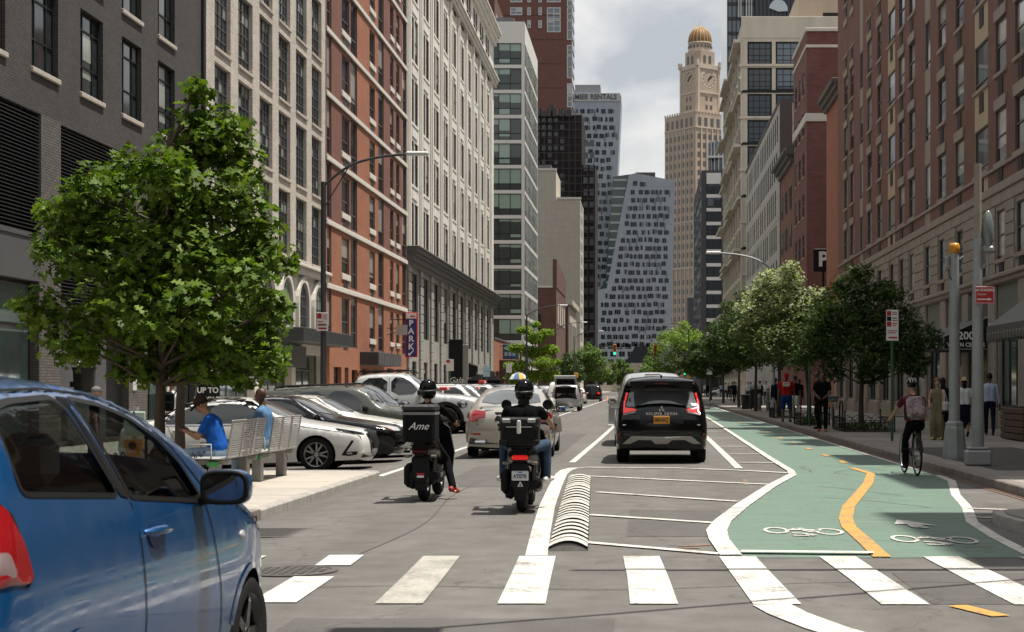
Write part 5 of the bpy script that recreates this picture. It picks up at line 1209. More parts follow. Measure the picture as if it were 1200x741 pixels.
def tri(poly, holes=(), sp=.08, extra=None):
    """triangles filling a polygon with holes, with inner points; -> points, triangles"""
    pts = []; edges = []
    for pl in [poly]+list(holes):
        o = len(pts); n = len(pl); pts += [tuple(p[:2]) for p in pl]; edges += [(o+i, o+(i+1) % n) for i in range(n)]
    A = np.array(poly)[:, :2]; x0, z0 = A.min(0); x1, z1 = A.max(0)
    gx, gz_ = np.meshgrid(np.arange(x0+sp*.5, x1, sp), np.arange(z0+sp*.5, z1, sp)); G = np.stack([gx.ravel(), gz_.ravel()], 1)
    if extra is not None and len(extra): G = np.vstack([G, extra])
    if len(G):
        k = pip(G[:, 0], G[:, 1], poly)
        for h in holes: k &= ~pip(G[:, 0], G[:, 1], h)
        G = G[k]
    if len(G):
        d = dseg(G, poly)
        for h in holes: d = np.minimum(d, dseg(G, h))
        G = G[d > min(sp*.3, .008)]
    V = [Vector(p) for p in pts]+[Vector(p) for p in G]
    ov, _, fs, *_ = delaunay_2d_cdt(V, edges, [], 0, 1e-5, False)
    P = np.array([(v.x, v.y) for v in ov]); F = [tuple(f) for f in fs]
    c = np.array([P[list(f)].mean(0) for f in F]); k = pip(c[:, 0], c[:, 1], poly)
    for h in holes: k &= ~pip(c[:, 0], c[:, 1], h)
    return P, [f for f, q in zip(F, k) if q]
class Car:
    """body grown from a side outline: sil runs from the front bottom over the roof to the rear bottom in (y, z)"""
    def __init__(s, sil, hw, wf, wr, r, sill=.2, belt=.95, roof=1.45, tumble=.2, fr=.1, pf=(.6, .13), pr=(.45, .07), bulge=(.035, .09), ar=1.13, tuck=.05):
        s.hw, s.wf, s.wr, s.r, s.sill, s.belt, s.roof, s.tumble, s.fr, s.pf, s.pr, s.bulge, s.tuck = hw, wf, wr, r, sill, belt, roof, tumble, fr, pf, pr, bulge, tuck
        S = chaikin(sil, 2); out = [S[0]]
        for a, b in zip(S, S[1:]):
            n = max(1, int(math.hypot(b[0]-a[0], b[1]-a[1])/.09))
            for k in range(1, n+1): out.append((lerp(a[0], b[0], k/n), lerp(a[1], b[1], k/n)))
        s.S = np.array(out); s.yF = s.S[:, 0].max(); s.yR = s.S[:, 0].min()
        T = np.gradient(s.S, axis=0); T /= np.linalg.norm(T, axis=1)[:, None]+1e-9; s.n = np.stack([-T[:, 1], T[:, 0]], 1)
        if (s.n[len(s.n)//2][1]) < 0: s.n = -s.n
        bot = []; yf, yr = s.S[0][0], s.S[-1][0]; R_ = r*ar
        def arch(yc):
            h = sill-r; a0 = math.asin(max(-1, min(1, h/R_))); a = [a0+(math.pi-2*a0)*k/14 for k in range(15)]
            return [(yc-R_*math.cos(t), r+R_*math.sin(t)) for t in a]
        bot = [(s.S[-1][0], s.S[-1][1])] if 0 else []
        bot += arch(wr)+arch(wf)
        s.outer = [tuple(p) for p in s.S]+bot
        s.ytop = int(np.argmax(s.S[:, 1]))
    def w(s, P):
        """half width at side points (y, z)"""
        y, z = P[:, 0], P[:, 1]; hw = s.hw
        t = np.clip((y-(s.yF-s.pf[0]))/s.pf[0], 0, 1); u = np.clip(((s.yR+s.pr[0])-y)/s.pr[0], 0, 1)
        f = (1-s.pf[1]*t**2.2)*(1-s.pr[1]*u**2.2)
        lo = np.clip((.55-z)/.35, 0, 1.3); mid = np.clip((z-.6)/max(s.belt-.6, .1), 0, 1); up = np.clip(z-s.belt, 0, None)
        w = hw*f*(1-s.tuck*lo**2)-.035*mid**2-s.tumble*up-.12*up**2
        d = dseg(P, [tuple(p) for p in s.S], False); q = np.clip((s.fr-d)/s.fr, 0, 1); k = np.where(z > .35, 1, .4)
        return w-s.fr*.85*k*(1-np.sqrt(np.clip(1-q*q, 0, 1)))
    def p3(s, P, side=1, off=0):
        w = s.w(P)+off; return [(side*a, p[0], p[1]) for a, p in zip(w, P)]
    def side(s, mb, mat, side=1, poly=None, holes=(), sp=.1, off=0):
        poly = poly or s.outer; ex = None
        if poly is s.outer:
            m = s.S[2:-2]; nn = s.n[2:-2]; ex = np.vstack([m-nn*d for d in (.012, .035, .065, s.fr)])
        P, F = tri(poly, holes, sp, ex); mb.add(s.p3(P, side, off), F, mat, True)
    def cap(s, mb, mat, glass=None, gm=None, nv=12):
        W_ = s.w(s.S)*1.0; vs = []; n = len(s.S)
        for i in range(n):
            b = s.bulge[0]+(s.bulge[1]-s.bulge[0])*abs(s.n[i][0])
            for k in range(nv+1):
                v = -1+2*k/nv; v = math.copysign(abs(v)**.85, v); e = b*(1-v*v); vs.append((W_[i]*v, s.S[i][0]+s.n[i][0]*e, s.S[i][1]+s.n[i][1]*e))
        A = []; B = []
        for i in range(n-1):
            c = (s.S[i]+s.S[i+1])/2; g_ = bool(glass) and any(y0 < c[0] < y1 and z0 < c[1] < z1 for (y0, y1, z0, z1) in glass)
            for k in range(nv):
                q = i*(nv+1)+k; (B if g_ and 0 < k < nv-1 else A).append((q, q+1, q+nv+2, q+nv+1))
        mb.add(vs, A, mat, True)
        if B:
            mb.add([vs[i] for f in B for i in f], [(4*k, 4*k+1, 4*k+2, 4*k+3) for k in range(len(B))], gm, True)
    def end(s, P, front=False, off=0):
        """points (x, z) seen from the end -> on the end surface"""
        m = s.ytop; S = s.S[:m+1] if front else s.S[m:][::-1]; n = s.n[:m+1] if front else s.n[m:][::-1]; o = np.argsort(S[:, 1], kind='stable'); S = S[o]; n = n[o]
        W_ = s.w(S); z = P[:, 1]; y = np.interp(z, S[:, 1], S[:, 0]); ny = np.interp(z, S[:, 1], n[:, 0]); nz = np.interp(z, S[:, 1], n[:, 1]); ww = np.interp(z, S[:, 1], W_)
        v = np.clip(np.abs(P[:, 0])/ww, 0, 1)**(1/.85); b = s.bulge[0]+(s.bulge[1]-s.bulge[0])*np.abs(ny); e = b*(1-v*v)+off
        return [(max(-q, min(q, p[0])), a+c*k, p[1]+d*k) for p, a, c, d, k, q in zip(P, y, ny, nz, e, ww+.006)]
    def epatch(s, mb, poly, mat, front=False, off=.008, sp=.09, mirror=False, holes=()):
        for sg in ((1, -1) if mirror else (1,)):
            pl = [(sg*x, z) for x, z in poly]; P, F = tri(pl, [[(sg*x, z) for x, z in h] for h in holes], sp); mb.add(s.end(P, front, off), F, mat, True)
    def spatch(s, mb, poly, mat, off=.006, sp=.1, sides=(1, -1)):
        for sg in sides: P, F = tri(poly, (), sp); mb.add(s.p3(P, sg, off), F, mat, True)
    def line(s, mb, pts, wd, mat, off=.003, sides=(1, -1)):
        for sg in sides:
            q = [pts[0]]
            for a, b in zip(pts, pts[1:]):
                n = max(1, int(math.hypot(b[0]-a[0], b[1]-a[1])/.1)); q += [(lerp(a[0], b[0], k/n), lerp(a[1], b[1], k/n)) for k in range(1, n+1)]
            V = np.array(q); T = np.gradient(V, axis=0); T /= np.linalg.norm(T, axis=1)[:, None]+1e-9; N_ = np.stack([-T[:, 1], T[:, 0]], 1)*wd/2
            A = s.p3(V+N_, sg, off); B = s.p3(V-N_, sg, off); k = len(q); mb.add(A+B, [(i, i+1, k+i+1, k+i) for i in range(k-1)], mat)
    def body(s, root, mat, holes=(), sp=.1, glass=None, gm=None, name='body', black=TRIM):
        mb = MB()
        s.cap(mb, mat, glass, gm)
        for sg in (1, -1): s.side(mb, mat, sg, None, holes, sp)
        me = mb.mesh(name); weld(me, .002)
        o = put(name, me, root)
        u = MB(); u.box((-s.hw+.22, s.yR+.25, s.sill-.02), (s.hw-.22, s.yF-.25, s.sill+.35), black); u.box((-s.hw+.06, s.wr+s.r*1.2, s.sill-.02), (s.hw-.06, s.wf-s.r*1.2, s.sill+.02), black)
        for yc in (s.wf, s.wr):
            n = 10; R_ = s.r*1.13; vs = [(x, yc-R_*math.cos(math.pi*k/n), s.r+R_*math.sin(math.pi*k/n)-.01) for x in (-s.hw+.035, s.hw-.035) for k in range(n+1)]; u.add(vs, [(k, k+1, n+2+k, n+1+k) for k in range(n)], black)
            u.box((-s.hw+.24, yc-R_*.98, s.sill), (s.hw-.24, yc+R_*.98, s.r+R_*.7), black)
        u.obj('underbody', root); return o
    def wheels(s, root, style='multi', rim=RIMS, wd=.21, inset=.015):
        t, w = wheel_meshes(s.r, wd, style, rim)
        for yc in (s.wf, s.wr):
            for sg in (1, -1):
                o = put('wheel', t, root, (sg*(s.hw-wd/2-inset), yc, s.r), 0 if sg > 0 else math.pi); put('rim', w, o)
def mirror(root, x, y, z, mat, sg=1, sc_=1):
    m = MB(); m.rbox((-.09*sc_, -.05, -.055*sc_), (.1*sc_, .07, .06*sc_), .03, mat); o = m.obj('mirror', root, (sg*(x+.12), y, z)); m = MB(); m.box((-.08*sc_, -.056, -.045*sc_), (.09*sc_, -.051, .05*sc_), M('mirror_glass', (.5, .52, .54), .02, metal=1)); m.obj('mirror_glass', o)
    m = MB(); m.tube([(-.16*sg, .02, -.06), (-.02*sg, .02, -.03)], .025, TRIM, 6); m.obj('mirror_arm', o); return o
def plate(root, y, z, mat, txt, tcol=None, front=False, w=.31, h=.155):
    m = MB(); m.rbox((-w/2, -.012, -h/2), (w/2, .012, h/2), .006, mat); o = m.obj('licence_plate', root, (0, y, z))
    if txt: text('plate_text', txt, .1, tcol or M('plate_ink', (.03, .04, .10), .5), o, (0, -.014, -.005) if not front else (0, .014, -.005), rot=(R(90), 0, 0 if not front else math.pi), th=.001, sx=.8, bold=.003)
    return o
def vpart(root, name, f, merge=False):
    m = MB(); f(m); return m.obj(name, root)
def rcorn(p, r, k=4):
    out = []; n = len(p)
    for i in range(n):
        a, b, c = Vector(p[i-1]), Vector(p[i]), Vector(p[(i+1) % n]); q = min(r, (a-b).length*.45, (c-b).length*.45); s_, e_ = b+(a-b).normalized()*q, b+(c-b).normalized()*q
        for j in range(k+1): t = j/k; out.append(tuple(s_*(1-t)**2+b*2*t*(1-t)+e_*t*t))
    return out
# ---------------- blue hatchback, close to the camera: cut-out windows one looks through
PB = paintm('paint_blue', (.0015, .070, .215), rough=.30, metal=.45, dust=.05, spec=.25)
bh = thing('parked_car', 'blue two-door hatchback in the foreground at the left edge', 'car', (-2.84, 7.0, 0), R(-2.3))
sil = [(1.62, .2), (1.76, .36), (1.80, .58), (1.66, .78), (1.4, .905), (1.0, 1.01), (.8, 1.10), (.42, 1.30), (-.05, 1.465), (-.55, 1.535), (-1.1, 1.53), (-1.47, 1.45), (-1.63, 1.22), (-1.74, 1.0), (-1.80, .78), (-1.82, .5), (-1.70, .25)]
bc_ = Car(sil, .845, 1.08, -1.13, .29, .2, belt=1.0, tumble=.30, fr=.13, pf=(.9, .2), pr=(.5, .03), bulge=(.05, .12), ar=1.16)
qw = rcorn([(-1.43, 1.15), (-1.40, 1.43), (-1.22, 1.468), (-.82, 1.482), (-.575, 1.09)], .055); dwn = rcorn([(-.69, 1.476), (-.42, 1.448), (-.16, 1.39), (.06, 1.30), (.24, 1.185), (.40, 1.0), (-.455, 1.075)], .03)
CG = glassm('car_glass_clear', (.80, .87, .83), .62); SEAT = M('seat_fabric', (.11, .115, .112), .9, var=.2, vs=8); SEATB = M('seat_grey', (.11, .115, .115), .9)
bc_.body(bh, PB, holes=(qw, dwn), sp=.06, glass=[(-.02, .74, 1.1, 1.5), (-1.66, -1.49, 1.1, 1.44)], gm=CG)
for nm, pl in (('quarter_window', qw), ('door_window', dwn)):
    for sg in (1, -1): m = MB(); bc_.spatch(m, pl, CG, off=-.012, sides=(sg,)); m.obj(nm, bh)
m = MB(); bc_.spatch(m, [(-.80, 1.484), (-.705, 1.478), (-.47, 1.072), (-.56, 1.088)], TRIM, off=.006); m.obj('door_pillar', bh)
m = MB()
for pl in (qw, dwn): bc_.line(m, list(pl)+[pl[0]], .02, TRIM, off=.004)
m.obj('window_seal', bh)
GAP = M('panel_gap', (.004, .004, .005), .8)
m = MB(); bc_.line(m, [(-.47, 1.06), (-.44, .9), (-.43, .6), (-.46, .36), (-.50, .22)], .010, GAP); bc_.line(m, [(.42, 1.0), (.47, .9), (.56, .6), (.58, .4), (.55, .23)], .010, GAP); bc_.line(m, [(-1.4, 1.50), (-.85, 1.512), (-.42, 1.487), (-.02, 1.385), (.22, 1.25), (.46, 1.06)], .010, GAP); bc_.line(m, [(-1.79, .62), (-1.5, .60), (-1.44, .55)], .008, GAP); bc_.line(m, [(1.75, .7), (1.3, .82), (.9, .95), (.6, 1.05)], .009, GAP)
m.obj('panel_gap', bh)
hx = float(bc_.w(np.array([[-.27, .93]]))[0])
for sg in (1, -1):
    m = MB(); m.tube([(sg*(hx-.005), -.38, .925), (sg*(hx+.03), -.34, .93), (sg*(hx+.038), -.26, .93), (sg*(hx+.03), -.18, .925), (sg*(hx-.005), -.15, .92)], [.012, .018, .019, .018, .012], PB, 8); o = m.obj('door_handle', bh); m = MB(); bc_.spatch(m, [(-.355+.095+.095*math.cos(R(a))-.0, .905+.055*math.sin(R(a))) for a in range(0, 360, 30)], M('handle_recess', (.002, .03, .13), .4, coat=.6), off=.004, sides=(sg,)); m.obj('recess', o)  # flat patch in darkened paint colour stands in for shade in the handle hollow
    m = MB(); bc_.spatch(m, rcorn([(-1.69, 1.13), (-1.58, 1.13), (-1.52, .98), (-1.49, .865), (-1.815, .82)], .035), TAILR, off=.010, sp=.03, sides=(sg,)); bc_.epatch(m, [(sg*.52, .825), (sg*.9, .825), (sg*.9, 1.13), (sg*.60, 1.12)], TAILR, off=.010, sp=.04); tl = m.obj('taillight', bh)
    m = MB(); bc_.spatch(m, rcorn([(-1.77, .975), (-1.64, .975), (-1.61, .895), (-1.79, .865)], .02), M('lens_smoky', (.22, .16, .16), .12, coat=1), off=.014, sp=.03, sides=(sg,)); bc_.epatch(m, [(sg*.56, .85), (sg*.9, .85), (sg*.9, .99), (sg*.58, .99)], LENSC, off=.014, sp=.04); m.obj('reverse_lens', tl)
    m = MB(); bc_.line(m, [(-1.60, 1.145), (-1.545, 1.09), (-1.51, .97), (-1.49, .87), (-1.54, .845)], .012, GAP, off=.004, sides=(sg,)); m.obj('lens_seal', tl)
    m = MB(); m.ell((sg*(float(bc_.w(np.array([[.93, .80]]))[0])), .93, .80), (.014, .04, .022), LENSC); m.obj('side_marker', bh)
    mi_ = None
    def oval(w_, h_, k=26): return [(w_*math.copysign(abs(math.cos(2*math.pi*i/k))**.55, math.cos(2*math.pi*i/k)), h_*math.copysign(abs(math.sin(2*math.pi*i/k))**.6, math.sin(2*math.pi*i/k))) for i in range(k)]
    def rings(m, spec, mat):
        R_ = [[(x, y, z) for x, z in oval(w_, h_)] for (w_, h_, y) in spec]; k = len(R_[0]); m.add([p for q in R_ for p in q], [(i*k+j, i*k+(j+1) % k, (i+1)*k+(j+1) % k, (i+1)*k+j) for i in range(len(R_)-1) for j in range(k)], mat, True)
    m = MB(); rings(m, [(.105, .072, -.045), (.112, .08, -.02), (.108, .078, .02), (.088, .062, .07), (.05, .035, .10), (.002, .002, .108)], PB); mi_ = m.obj('mirror', bh, (sg*.955, .30, 1.07)); m = MB(); rings(m, [(.107, .075, -.03), (.109, .077, -.052), (.10, .068, -.058), (.088, .056, -.052), (.088, .056, -.046)], TRIM); m.obj('mirror_rim', mi_); m = MB(); m.add([(x, -.05, z) for x, z in oval(.09, .058)], [tuple(range(26))], M('mirror_glass', (.5, .52, .54), .02, metal=1)); m.obj('mirror_glass', mi_); m = MB(); m.tube([(-.17*sg, .07, -.07), (-.02*sg, .02, -.03)], .03, TRIM, 8); m.obj('mirror_arm', mi_)
    for y in (.28, ):  # seats
        m = MB(); x = sg*.36; m.rbox((x-.24, y-.9+.35, .35), (x+.24, y+.12, .56), .06, SEAT); m.rbox((x-.23, y-.72, .5), (x+.23, y-.52, 1.08), .08, SEAT); m.rbox((x-.12, y-.76, 1.12), (x+.12, y-.64, 1.33), .05, SEAT); m.obj('seat', bh)
m = MB(); m.rbox((-.6, -1.35, .4), (.6, -.9, .62), .06, SEAT); m.rbox((-.6, -1.45, .55), (.6, -1.28, 1.03), .06, SEAT)
for x in (-.35, .35): m.rbox((x-.12, -1.45, 1.05), (x+.12, -1.35, 1.2), .04, SEAT)
m.obj('rear_seat', bh)
m = MB(); m.rbox((-.7, .55, .6), (.7, .95, .98), .08, SEATB); m.obj('dashboard', bh); m = MB(); m.tube([(-.36+.185*math.cos(R(a)), .42-.06*math.sin(R(a)), .93+.17*math.sin(R(a))) for a in range(0, 360, 20)], .016, SEATB, 8, closed=True); m.box((-.53, .41, .915), (-.19, .44, .95), SEATB); m.obj('steering_wheel', bh)
m = MB(); m.box((-.7, -1.6, .22), (.7, .9, .34), INT); m.obj('floor_pan', bh); m = MB(); m.box((.62, .2, .90), (.66, .32, .96), M('sticker', (.55, .6, .6), .4)); m.obj('sticker', bh)
bc_.wheels(bh, 'star', RIMK, .2, .0)
m = MB(); bc_.line(m, [(1.08+.345*math.cos(R(a)), .29+.345*math.sin(R(a))) for a in range(8, 175, 12)], .03, PB, off=.008); bc_.line(m, [(-1.13+.345*math.cos(R(a)), .29+.345*math.sin(R(a))) for a in range(8, 175, 12)], .03, PB, off=.008); m.obj('arch_lip', bh)
plate(bh, -1.97, .72, PLW, None)
m = MB(); m.tube([(.0, -.9, 1.57), (0, -1.15, 1.62), (0, -1.4, 1.72)], [.012, .008, .004], TRIM, 6); m.obj('aerial', bh)
# ---------------- generic saloon / SUV makers
def saloon(name, label, paint, loc, rz, L=4.7, hw=.905, h=1.44, style='multi', rim=RIMS, tumble=.30, fr=.1, group=None, sp=.1):
    o = thing(name, label, 'car', loc, rz, group); a = L/2
    sil = [(a-.12, .2), (a-.02, .36), (a-.02, .58), (a-.12, .71), (a-.5, .80), (a-1.15, .92), (a-1.45, .98), (a-2.15, h-.07), (a-2.55, h-.005), (a-3.0, h), (a-3.5, h-.09), (-a+.75, 1.06), (-a+.35, 1.04), (-a+.08, .98), (-a+.02, .72), (-a, .5), (-a+.12, .26)]
    c = Car(sil, hw, a-.92, -a+1.0, .33, .2, belt=.93, tumble=tumble, fr=fr, pf=(.8, .17), pr=(.6, .10), bulge=(.045, .10))
    c.body(o, paint, sp=sp)
    m = MB(); c.spatch(m, chaikin([(a-1.72, .97), (a-2.25, h-.11), (a-2.9, h-.07), (a-2.95, .97)], 1, True), CGL); c.spatch(m, chaikin([(a-3.02, .97), (a-2.97, h-.07), (a-3.4, h-.15), (-a+.98, 1.06), (-a+.95, 1.0)], 1, True), CGL); m.obj('side_window', o)
    m = MB(); c.line(m, [(a-1.5, .95), (a-2.2, h-.055), (a-2.6, h-.03), (a-3.3, h-.07), (-a+.9, 1.06)], .022, CHR, off=.005); c.line(m, [(a-1.6, .945), (-a+.9, .985)], .02, CHR, off=.007); m.obj('window_trim', o)
    m = MB(); c.epatch(m, chaikin([(-.74, 1.0), (-.58, h-.06), (.58, h-.06), (.74, 1.0)], 1, True), CGL, True); m.obj('windscreen', o)
    m = MB(); c.epatch(m, chaikin([(-.68, 1.09), (-.54, h-.09), (.54, h-.09), (.68, 1.09)], 1, True), M('rear_glass', (.05, .055, .06), .03, spec=.9, coat=.6)); m.obj('rear_window', o)
    m = MB(); c.line(m, [(a-1.52, .93), (a-1.5, .6), (a-1.46, .24)], .009, GAP); c.line(m, [(a-2.98, .95), (a-2.97, .6), (a-2.95, .24)], .009, GAP); c.line(m, [(-a+.98, 1.0), (-a+1.1, .75), (-a+1.35, .5)], .009, GAP); c.line(m, [(a-.3, .72), (a-1.1, .86), (a-1.4, .93)], .009, GAP); m.obj('panel_gap', o)
    for y in (a-2.75, -a+1.2):
        for sg in (1, -1): x = float(c.w(np.array([[y, .88]]))[0]); m = MB(); m.rbox((sg*(x-.005), y-.1, .865), (sg*(x+.025), y+.1, .895), .01, paint); m.obj('door_handle', o)
    for sg in (1, -1): mirror(o, hw-.06, a-1.62, 1.0, paint, sg)
    c.wheels(o, style, rim); return o, c
def suv(name, label, paint, loc, rz, L=4.5, hw=.9, h=1.68, style='multi', rim=RIMS, box=False, group=None, r=.35, rear=.28, rails=True, sp=.1, glass=CGL):
    o = thing(name, label, 'car', loc, rz, group); a = L/2; hd = 1.02 if not box else 1.1
    sil = [(a-.14, .24), (a-.02, .4), (a-.0, .68), (a-.08, hd-.18), (a-.35, hd-.06), (a-1.0, hd), (a-1.2, hd+.05), (a-1.78 if not box else a-1.55, h-.07), (a-2.2, h), (-a+1.2, h), (-a+.3 if not box else -a+.12, h-.05), (-a+rear*.55 if not box else -a+.06, 1.35), (-a+.06, 1.02), (-a, .74), (-a+.01, .5), (-a+.14, .3)]
    c = Car(sil, hw, a-.9, -a+.88, r, .27, belt=1.03, tumble=.22, fr=.09, pf=(.7, .14), pr=(.5, .08), bulge=(.04, .09)); c.body(o, paint, sp=sp)
    wt = h-.12; m = MB(); c.spatch(m, chaikin([(a-1.42, 1.08), (a-1.85, wt), (a-2.42, wt+.02), (a-2.45, 1.08)], 1, True), glass); c.spatch(m, chaikin([(a-2.52, 1.08), (a-2.49, wt+.02), (a-3.25, wt), (a-3.3, 1.1)], 1, True), glass); c.spatch(m, chaikin([(a-3.38, 1.1), (a-3.33, wt), (-a+.42, wt-.06), (-a+.34, 1.2)], 1, True), glass); m.obj('side_window', o)
    m = MB(); c.epatch(m, chaikin([(-.76, hd+.08), (-.62, h-.09), (.62, h-.09), (.76, hd+.08)], 1, True), CGL, True); m.obj('windscreen', o)
    m = MB(); c.line(m, [(a-1.3, 1.05), (a-1.25, .6), (a-1.3, .4)], .009, GAP); c.line(m, [(a-2.48, 1.05), (a-2.47, .32)], .009, GAP); c.line(m, [(a-3.35, 1.06), (a-3.3, .8), (a-3.0, .45)], .009, GAP); m.obj('panel_gap', o)
    m = MB(); c.spatch(m, [(a-1.3, .27), (-a+1.25, .27), (-a+1.25, .42), (a-1.3, .42)], TRIM, off=.012)
    for yc in (c.wf, c.wr): c.line(m, [(yc+r*1.2*math.cos(R(t)), r+r*1.2*math.sin(R(t))) for t in range(-5, 186, 12)], .07, TRIM, off=.012)
    m.obj('cladding', o)
    if rails:
        for sg in (1, -1): m = MB(); m.tube([(sg*(hw-.27), a-1.95, h-.02), (sg*(hw-.27), a-2.05, h+.05), (sg*(hw-.27), -a+.7, h+.05), (sg*(hw-.27), -a+.55, h-.01)], .02, TRIM, 6); m.obj('roof_rail', o)
    for sg in (1, -1): mirror(o, hw-.05, a-1.5, 1.1, TRIM, sg, 1.15)
    for y in (a-2.3, a-3.2):
        for sg in (1, -1): x = float(c.w(np.array([[y, .98]]))[0]); m = MB(); m.rbox((sg*(x-.005), y-.1, .965), (sg*(x+.025), y+.1, .995), .01, paint); m.obj('door_handle', o)
    c.wheels(o, style, rim, .23); return o, c
def front_face(o, c, hw, hd, amber=False, grille=TRIM):
    m = MB(); c.epatch(m, chaikin([(hw*.42, hd*.62), (hw*.95, hd*.70), (hw*.97, hd*.83), (hw*.60, hd*.76), (hw*.42, hd*.70)], 1, True), LENSC, True, .008, .06, True); m.obj('headlight', o)
    if amber: m = MB(); c.epatch(m, [(hw*.88, hd*.66), (hw*1.0, hd*.68), (hw*1.0, hd*.82), (hw*.9, hd*.8)], AMBER, True, .012, .05, True); m.obj('indicator', o)
    m = MB(); c.epatch(m, chaikin([(-hw*.4, hd*.42), (-hw*.36, hd*.74), (hw*.36, hd*.74), (hw*.4, hd*.42)], 1, True), grille, True, .01); m.obj('grille', o)
    m = MB(); c.epatch(m, [(-hw*.75, .26), (-hw*.7, .38), (hw*.7, .38), (hw*.75, .26)], TRIM, True, .008); m.obj('bumper_intake', o)
P_WHITE = paintm('paint_white', (.68, .68, .66), .3); P_BLACK = paintm('paint_black', (.003, .003, .0035), .12, coat=.0, spec=.42); P_GREY = paintm('paint_grey', (.10, .105, .10), .3, metal=.5); P_DGREY = paintm('paint_dark_grey', (.06, .065, .07), .3, metal=.5); P_SILV = paintm('paint_silver', (.42, .43, .44), .32, metal=.55); P_SILW = paintm('paint_silver_white', (.60, .61, .61), .32, metal=.25); P_CHAMP = paintm('paint_champagne', (.44, .41, .365), .3, metal=.5); P_CREAM = paintm('paint_cream', (.66, .64, .58), .3)
PARK = 'cars parked nose out along the left kerb'
def gpitch(o):  # parked across the fall of the road
    o.rotation_euler = (R(2.0), 0, o.rotation_euler.z); o.location.z = gz(o.location.x)
ES = R(-90)
# white saloon nearest
o, c = saloon('parked_car', 'white saloon parked behind the metal benches', P_WHITE, (-5.33-2.36, 31.65, 0), R(-90), 4.72, .91, 1.44, 'double', RIMS, group=PARK, sp=.08)
m = MB(); c.epatch(m, chaikin([(-.52, .70), (.52, .70), (.40, .42), (.25, .3), (-.25, .3), (-.40, .42)], 1, True), M('chrome_dark', (.12, .12, .125), .2, metal=.9), True, .010); c.epatch(m, chaikin([(-.43, .69), (.43, .69), (.3, .40), (-.3, .40)], 1, True), TRIM, True, .02); m.obj('grille', o)
m = MB(); c.epatch(m, chaikin([(.52, .63), (.9, .74), (.92, .80), (.56, .70)], 1, True), LENSK, True, .010, .05, True); c.spatch(m, chaikin([(2.34, .66), (2.30, .72), (1.86, .82), (1.78, .80), (2.1, .70)], 1, True), LENSK, .008); m.obj('headlight', o)
m = MB(); c.spatch(m, [(2.22, .36), (1.98, .36), (1.92, .30), (2.05, .28), (2.2, .30)], TRIM, .010); c.spatch(m, [(2.16, .56), (2.12, .58), (1.93, .32), (1.97, .30)], TRIM, .010); c.spatch(m, [(2.12, .345), (2.02, .345), (2.02, .315), (2.12, .315)], LENSC, .014); m.obj('fog_light', o); m = MB(); c.epatch(m, [(-.8, .24), (-.8, .30), (.8, .30), (.8, .24)], TRIM, True, .012); m.obj('splitter', o)
gpitch(o); m = MB(); c.spatch(m, [(.78, 1.0), (.22, 1.385), (-.2, 1.43), (-.7, 1.435), (-1.15, 1.355), (-1.6, 1.075), (-1.3, .985), (.6, .955)], P_BLACK, off=.003, sp=.08); m.obj('roof_edge', o); m = MB(); k_ = [i for i in range(len(c.S)) if c.S[i][1] > 1.36 and -1.3 < c.S[i][0] < .4]; W_ = c.w(c.S); vs = [(W_[i]*v, c.S[i][0]+c.n[i][0]*.006, c.S[i][1]+(.045*(1-v*v)+.006)) for i in k_ for v in (-1, -.7, -.35, 0, .35, .7, 1)]; m.add(vs, [(7*a+b, 7*a+b+1, 7*a+b+8, 7*a+b+7) for a in range(len(k_)-1) for b in range(6)], P_BLACK, True); m.obj('roof_panel', o)
o, c = saloon('parked_car', 'black saloon with amber corner light parked beside the white one', P_BLACK, (-5.15-2.4, 34.5, 0), R(-90), 4.8, .91, 1.46, group=PARK); front_face(o, c, .91, .98, True); gpitch(o)
m = MB(); m.rbox((-.15, 2.42, .42), (.15, 2.45, .55), .005, PLY); m.obj('licence_plate', o)
o, c = saloon('parked_car', 'cream white saloon showing only its nose past the black one', P_CREAM, (-5.2-2.35, 37.2, 0), R(-90), 4.7, .9, 1.45, group=PARK); front_face(o, c, .9, .98); gpitch(o)
o, c = suv('parked_car', 'boxy grey green SUV parked behind the saloons', paintm('paint_olive_grey', (.095, .10, .085), .32, metal=.4), (-5.25-2.15, 40.1, 0), R(-90), 4.3, .9, 1.66, box=True, group=PARK); front_face(o, c, .9, 1.1, True); gpitch(o)
for k in range(7): m = MB(); m.rbox((-.5+.15*k, 2.16, .66), (-.41+.15*k, 2.20, .92), .01, CHR); m.obj('grille_slot', o)
o, c = suv('parked_car', 'dark grey SUV with pale roof rails between the boxy one and the pickup', P_DGREY, (-5.4-2.35, 43.3, 0), R(-90), 4.7, .93, 1.70, group=PARK); front_face(o, c, .93, 1.02); gpitch(o)
# silver crew cab pickup
pk = thing('pickup_truck', 'silver crew cab pickup truck parked nose out', 'pickup', (-5.7-3.1, 56.6, 0), R(-90), PARK); a = 2.6; pk.scale = (1.18, 1.18, 1.2)
sil = [(a-.15, .35), (a-.02, .5), (a, .8), (a-.1, .98), (a-.5, 1.08), (a-1.2, 1.14), (a-1.4, 1.2), (a-2.05, 1.74), (a-2.5, 1.80), (a-3.3, 1.78), (a-3.55, 1.68), (a-3.62, 1.2), (a-3.8, 1.17), (-a+.1, 1.17), (-a, 1.1), (-a, .6), (-a+.1, .45)]
pc = Car(sil, .92, a-.95, -a+1.05, .39, .36, belt=1.12, tumble=.2, fr=.09, pf=(.6, .12), pr=(.3, .04), ar=1.18); pc.body(pk, P_SILW)
m = MB(); pc.spatch(m, chaikin([(a-1.62, 1.2), (a-2.05, 1.66), (a-2.5, 1.69), (a-2.5, 1.17)], 1, True), CGL); pc.spatch(m, chaikin([(a-2.62, 1.17), (a-2.6, 1.69), (a-3.35, 1.68), (a-3.42, 1.17)], 1, True), CGL); m.obj('side_window', pk)
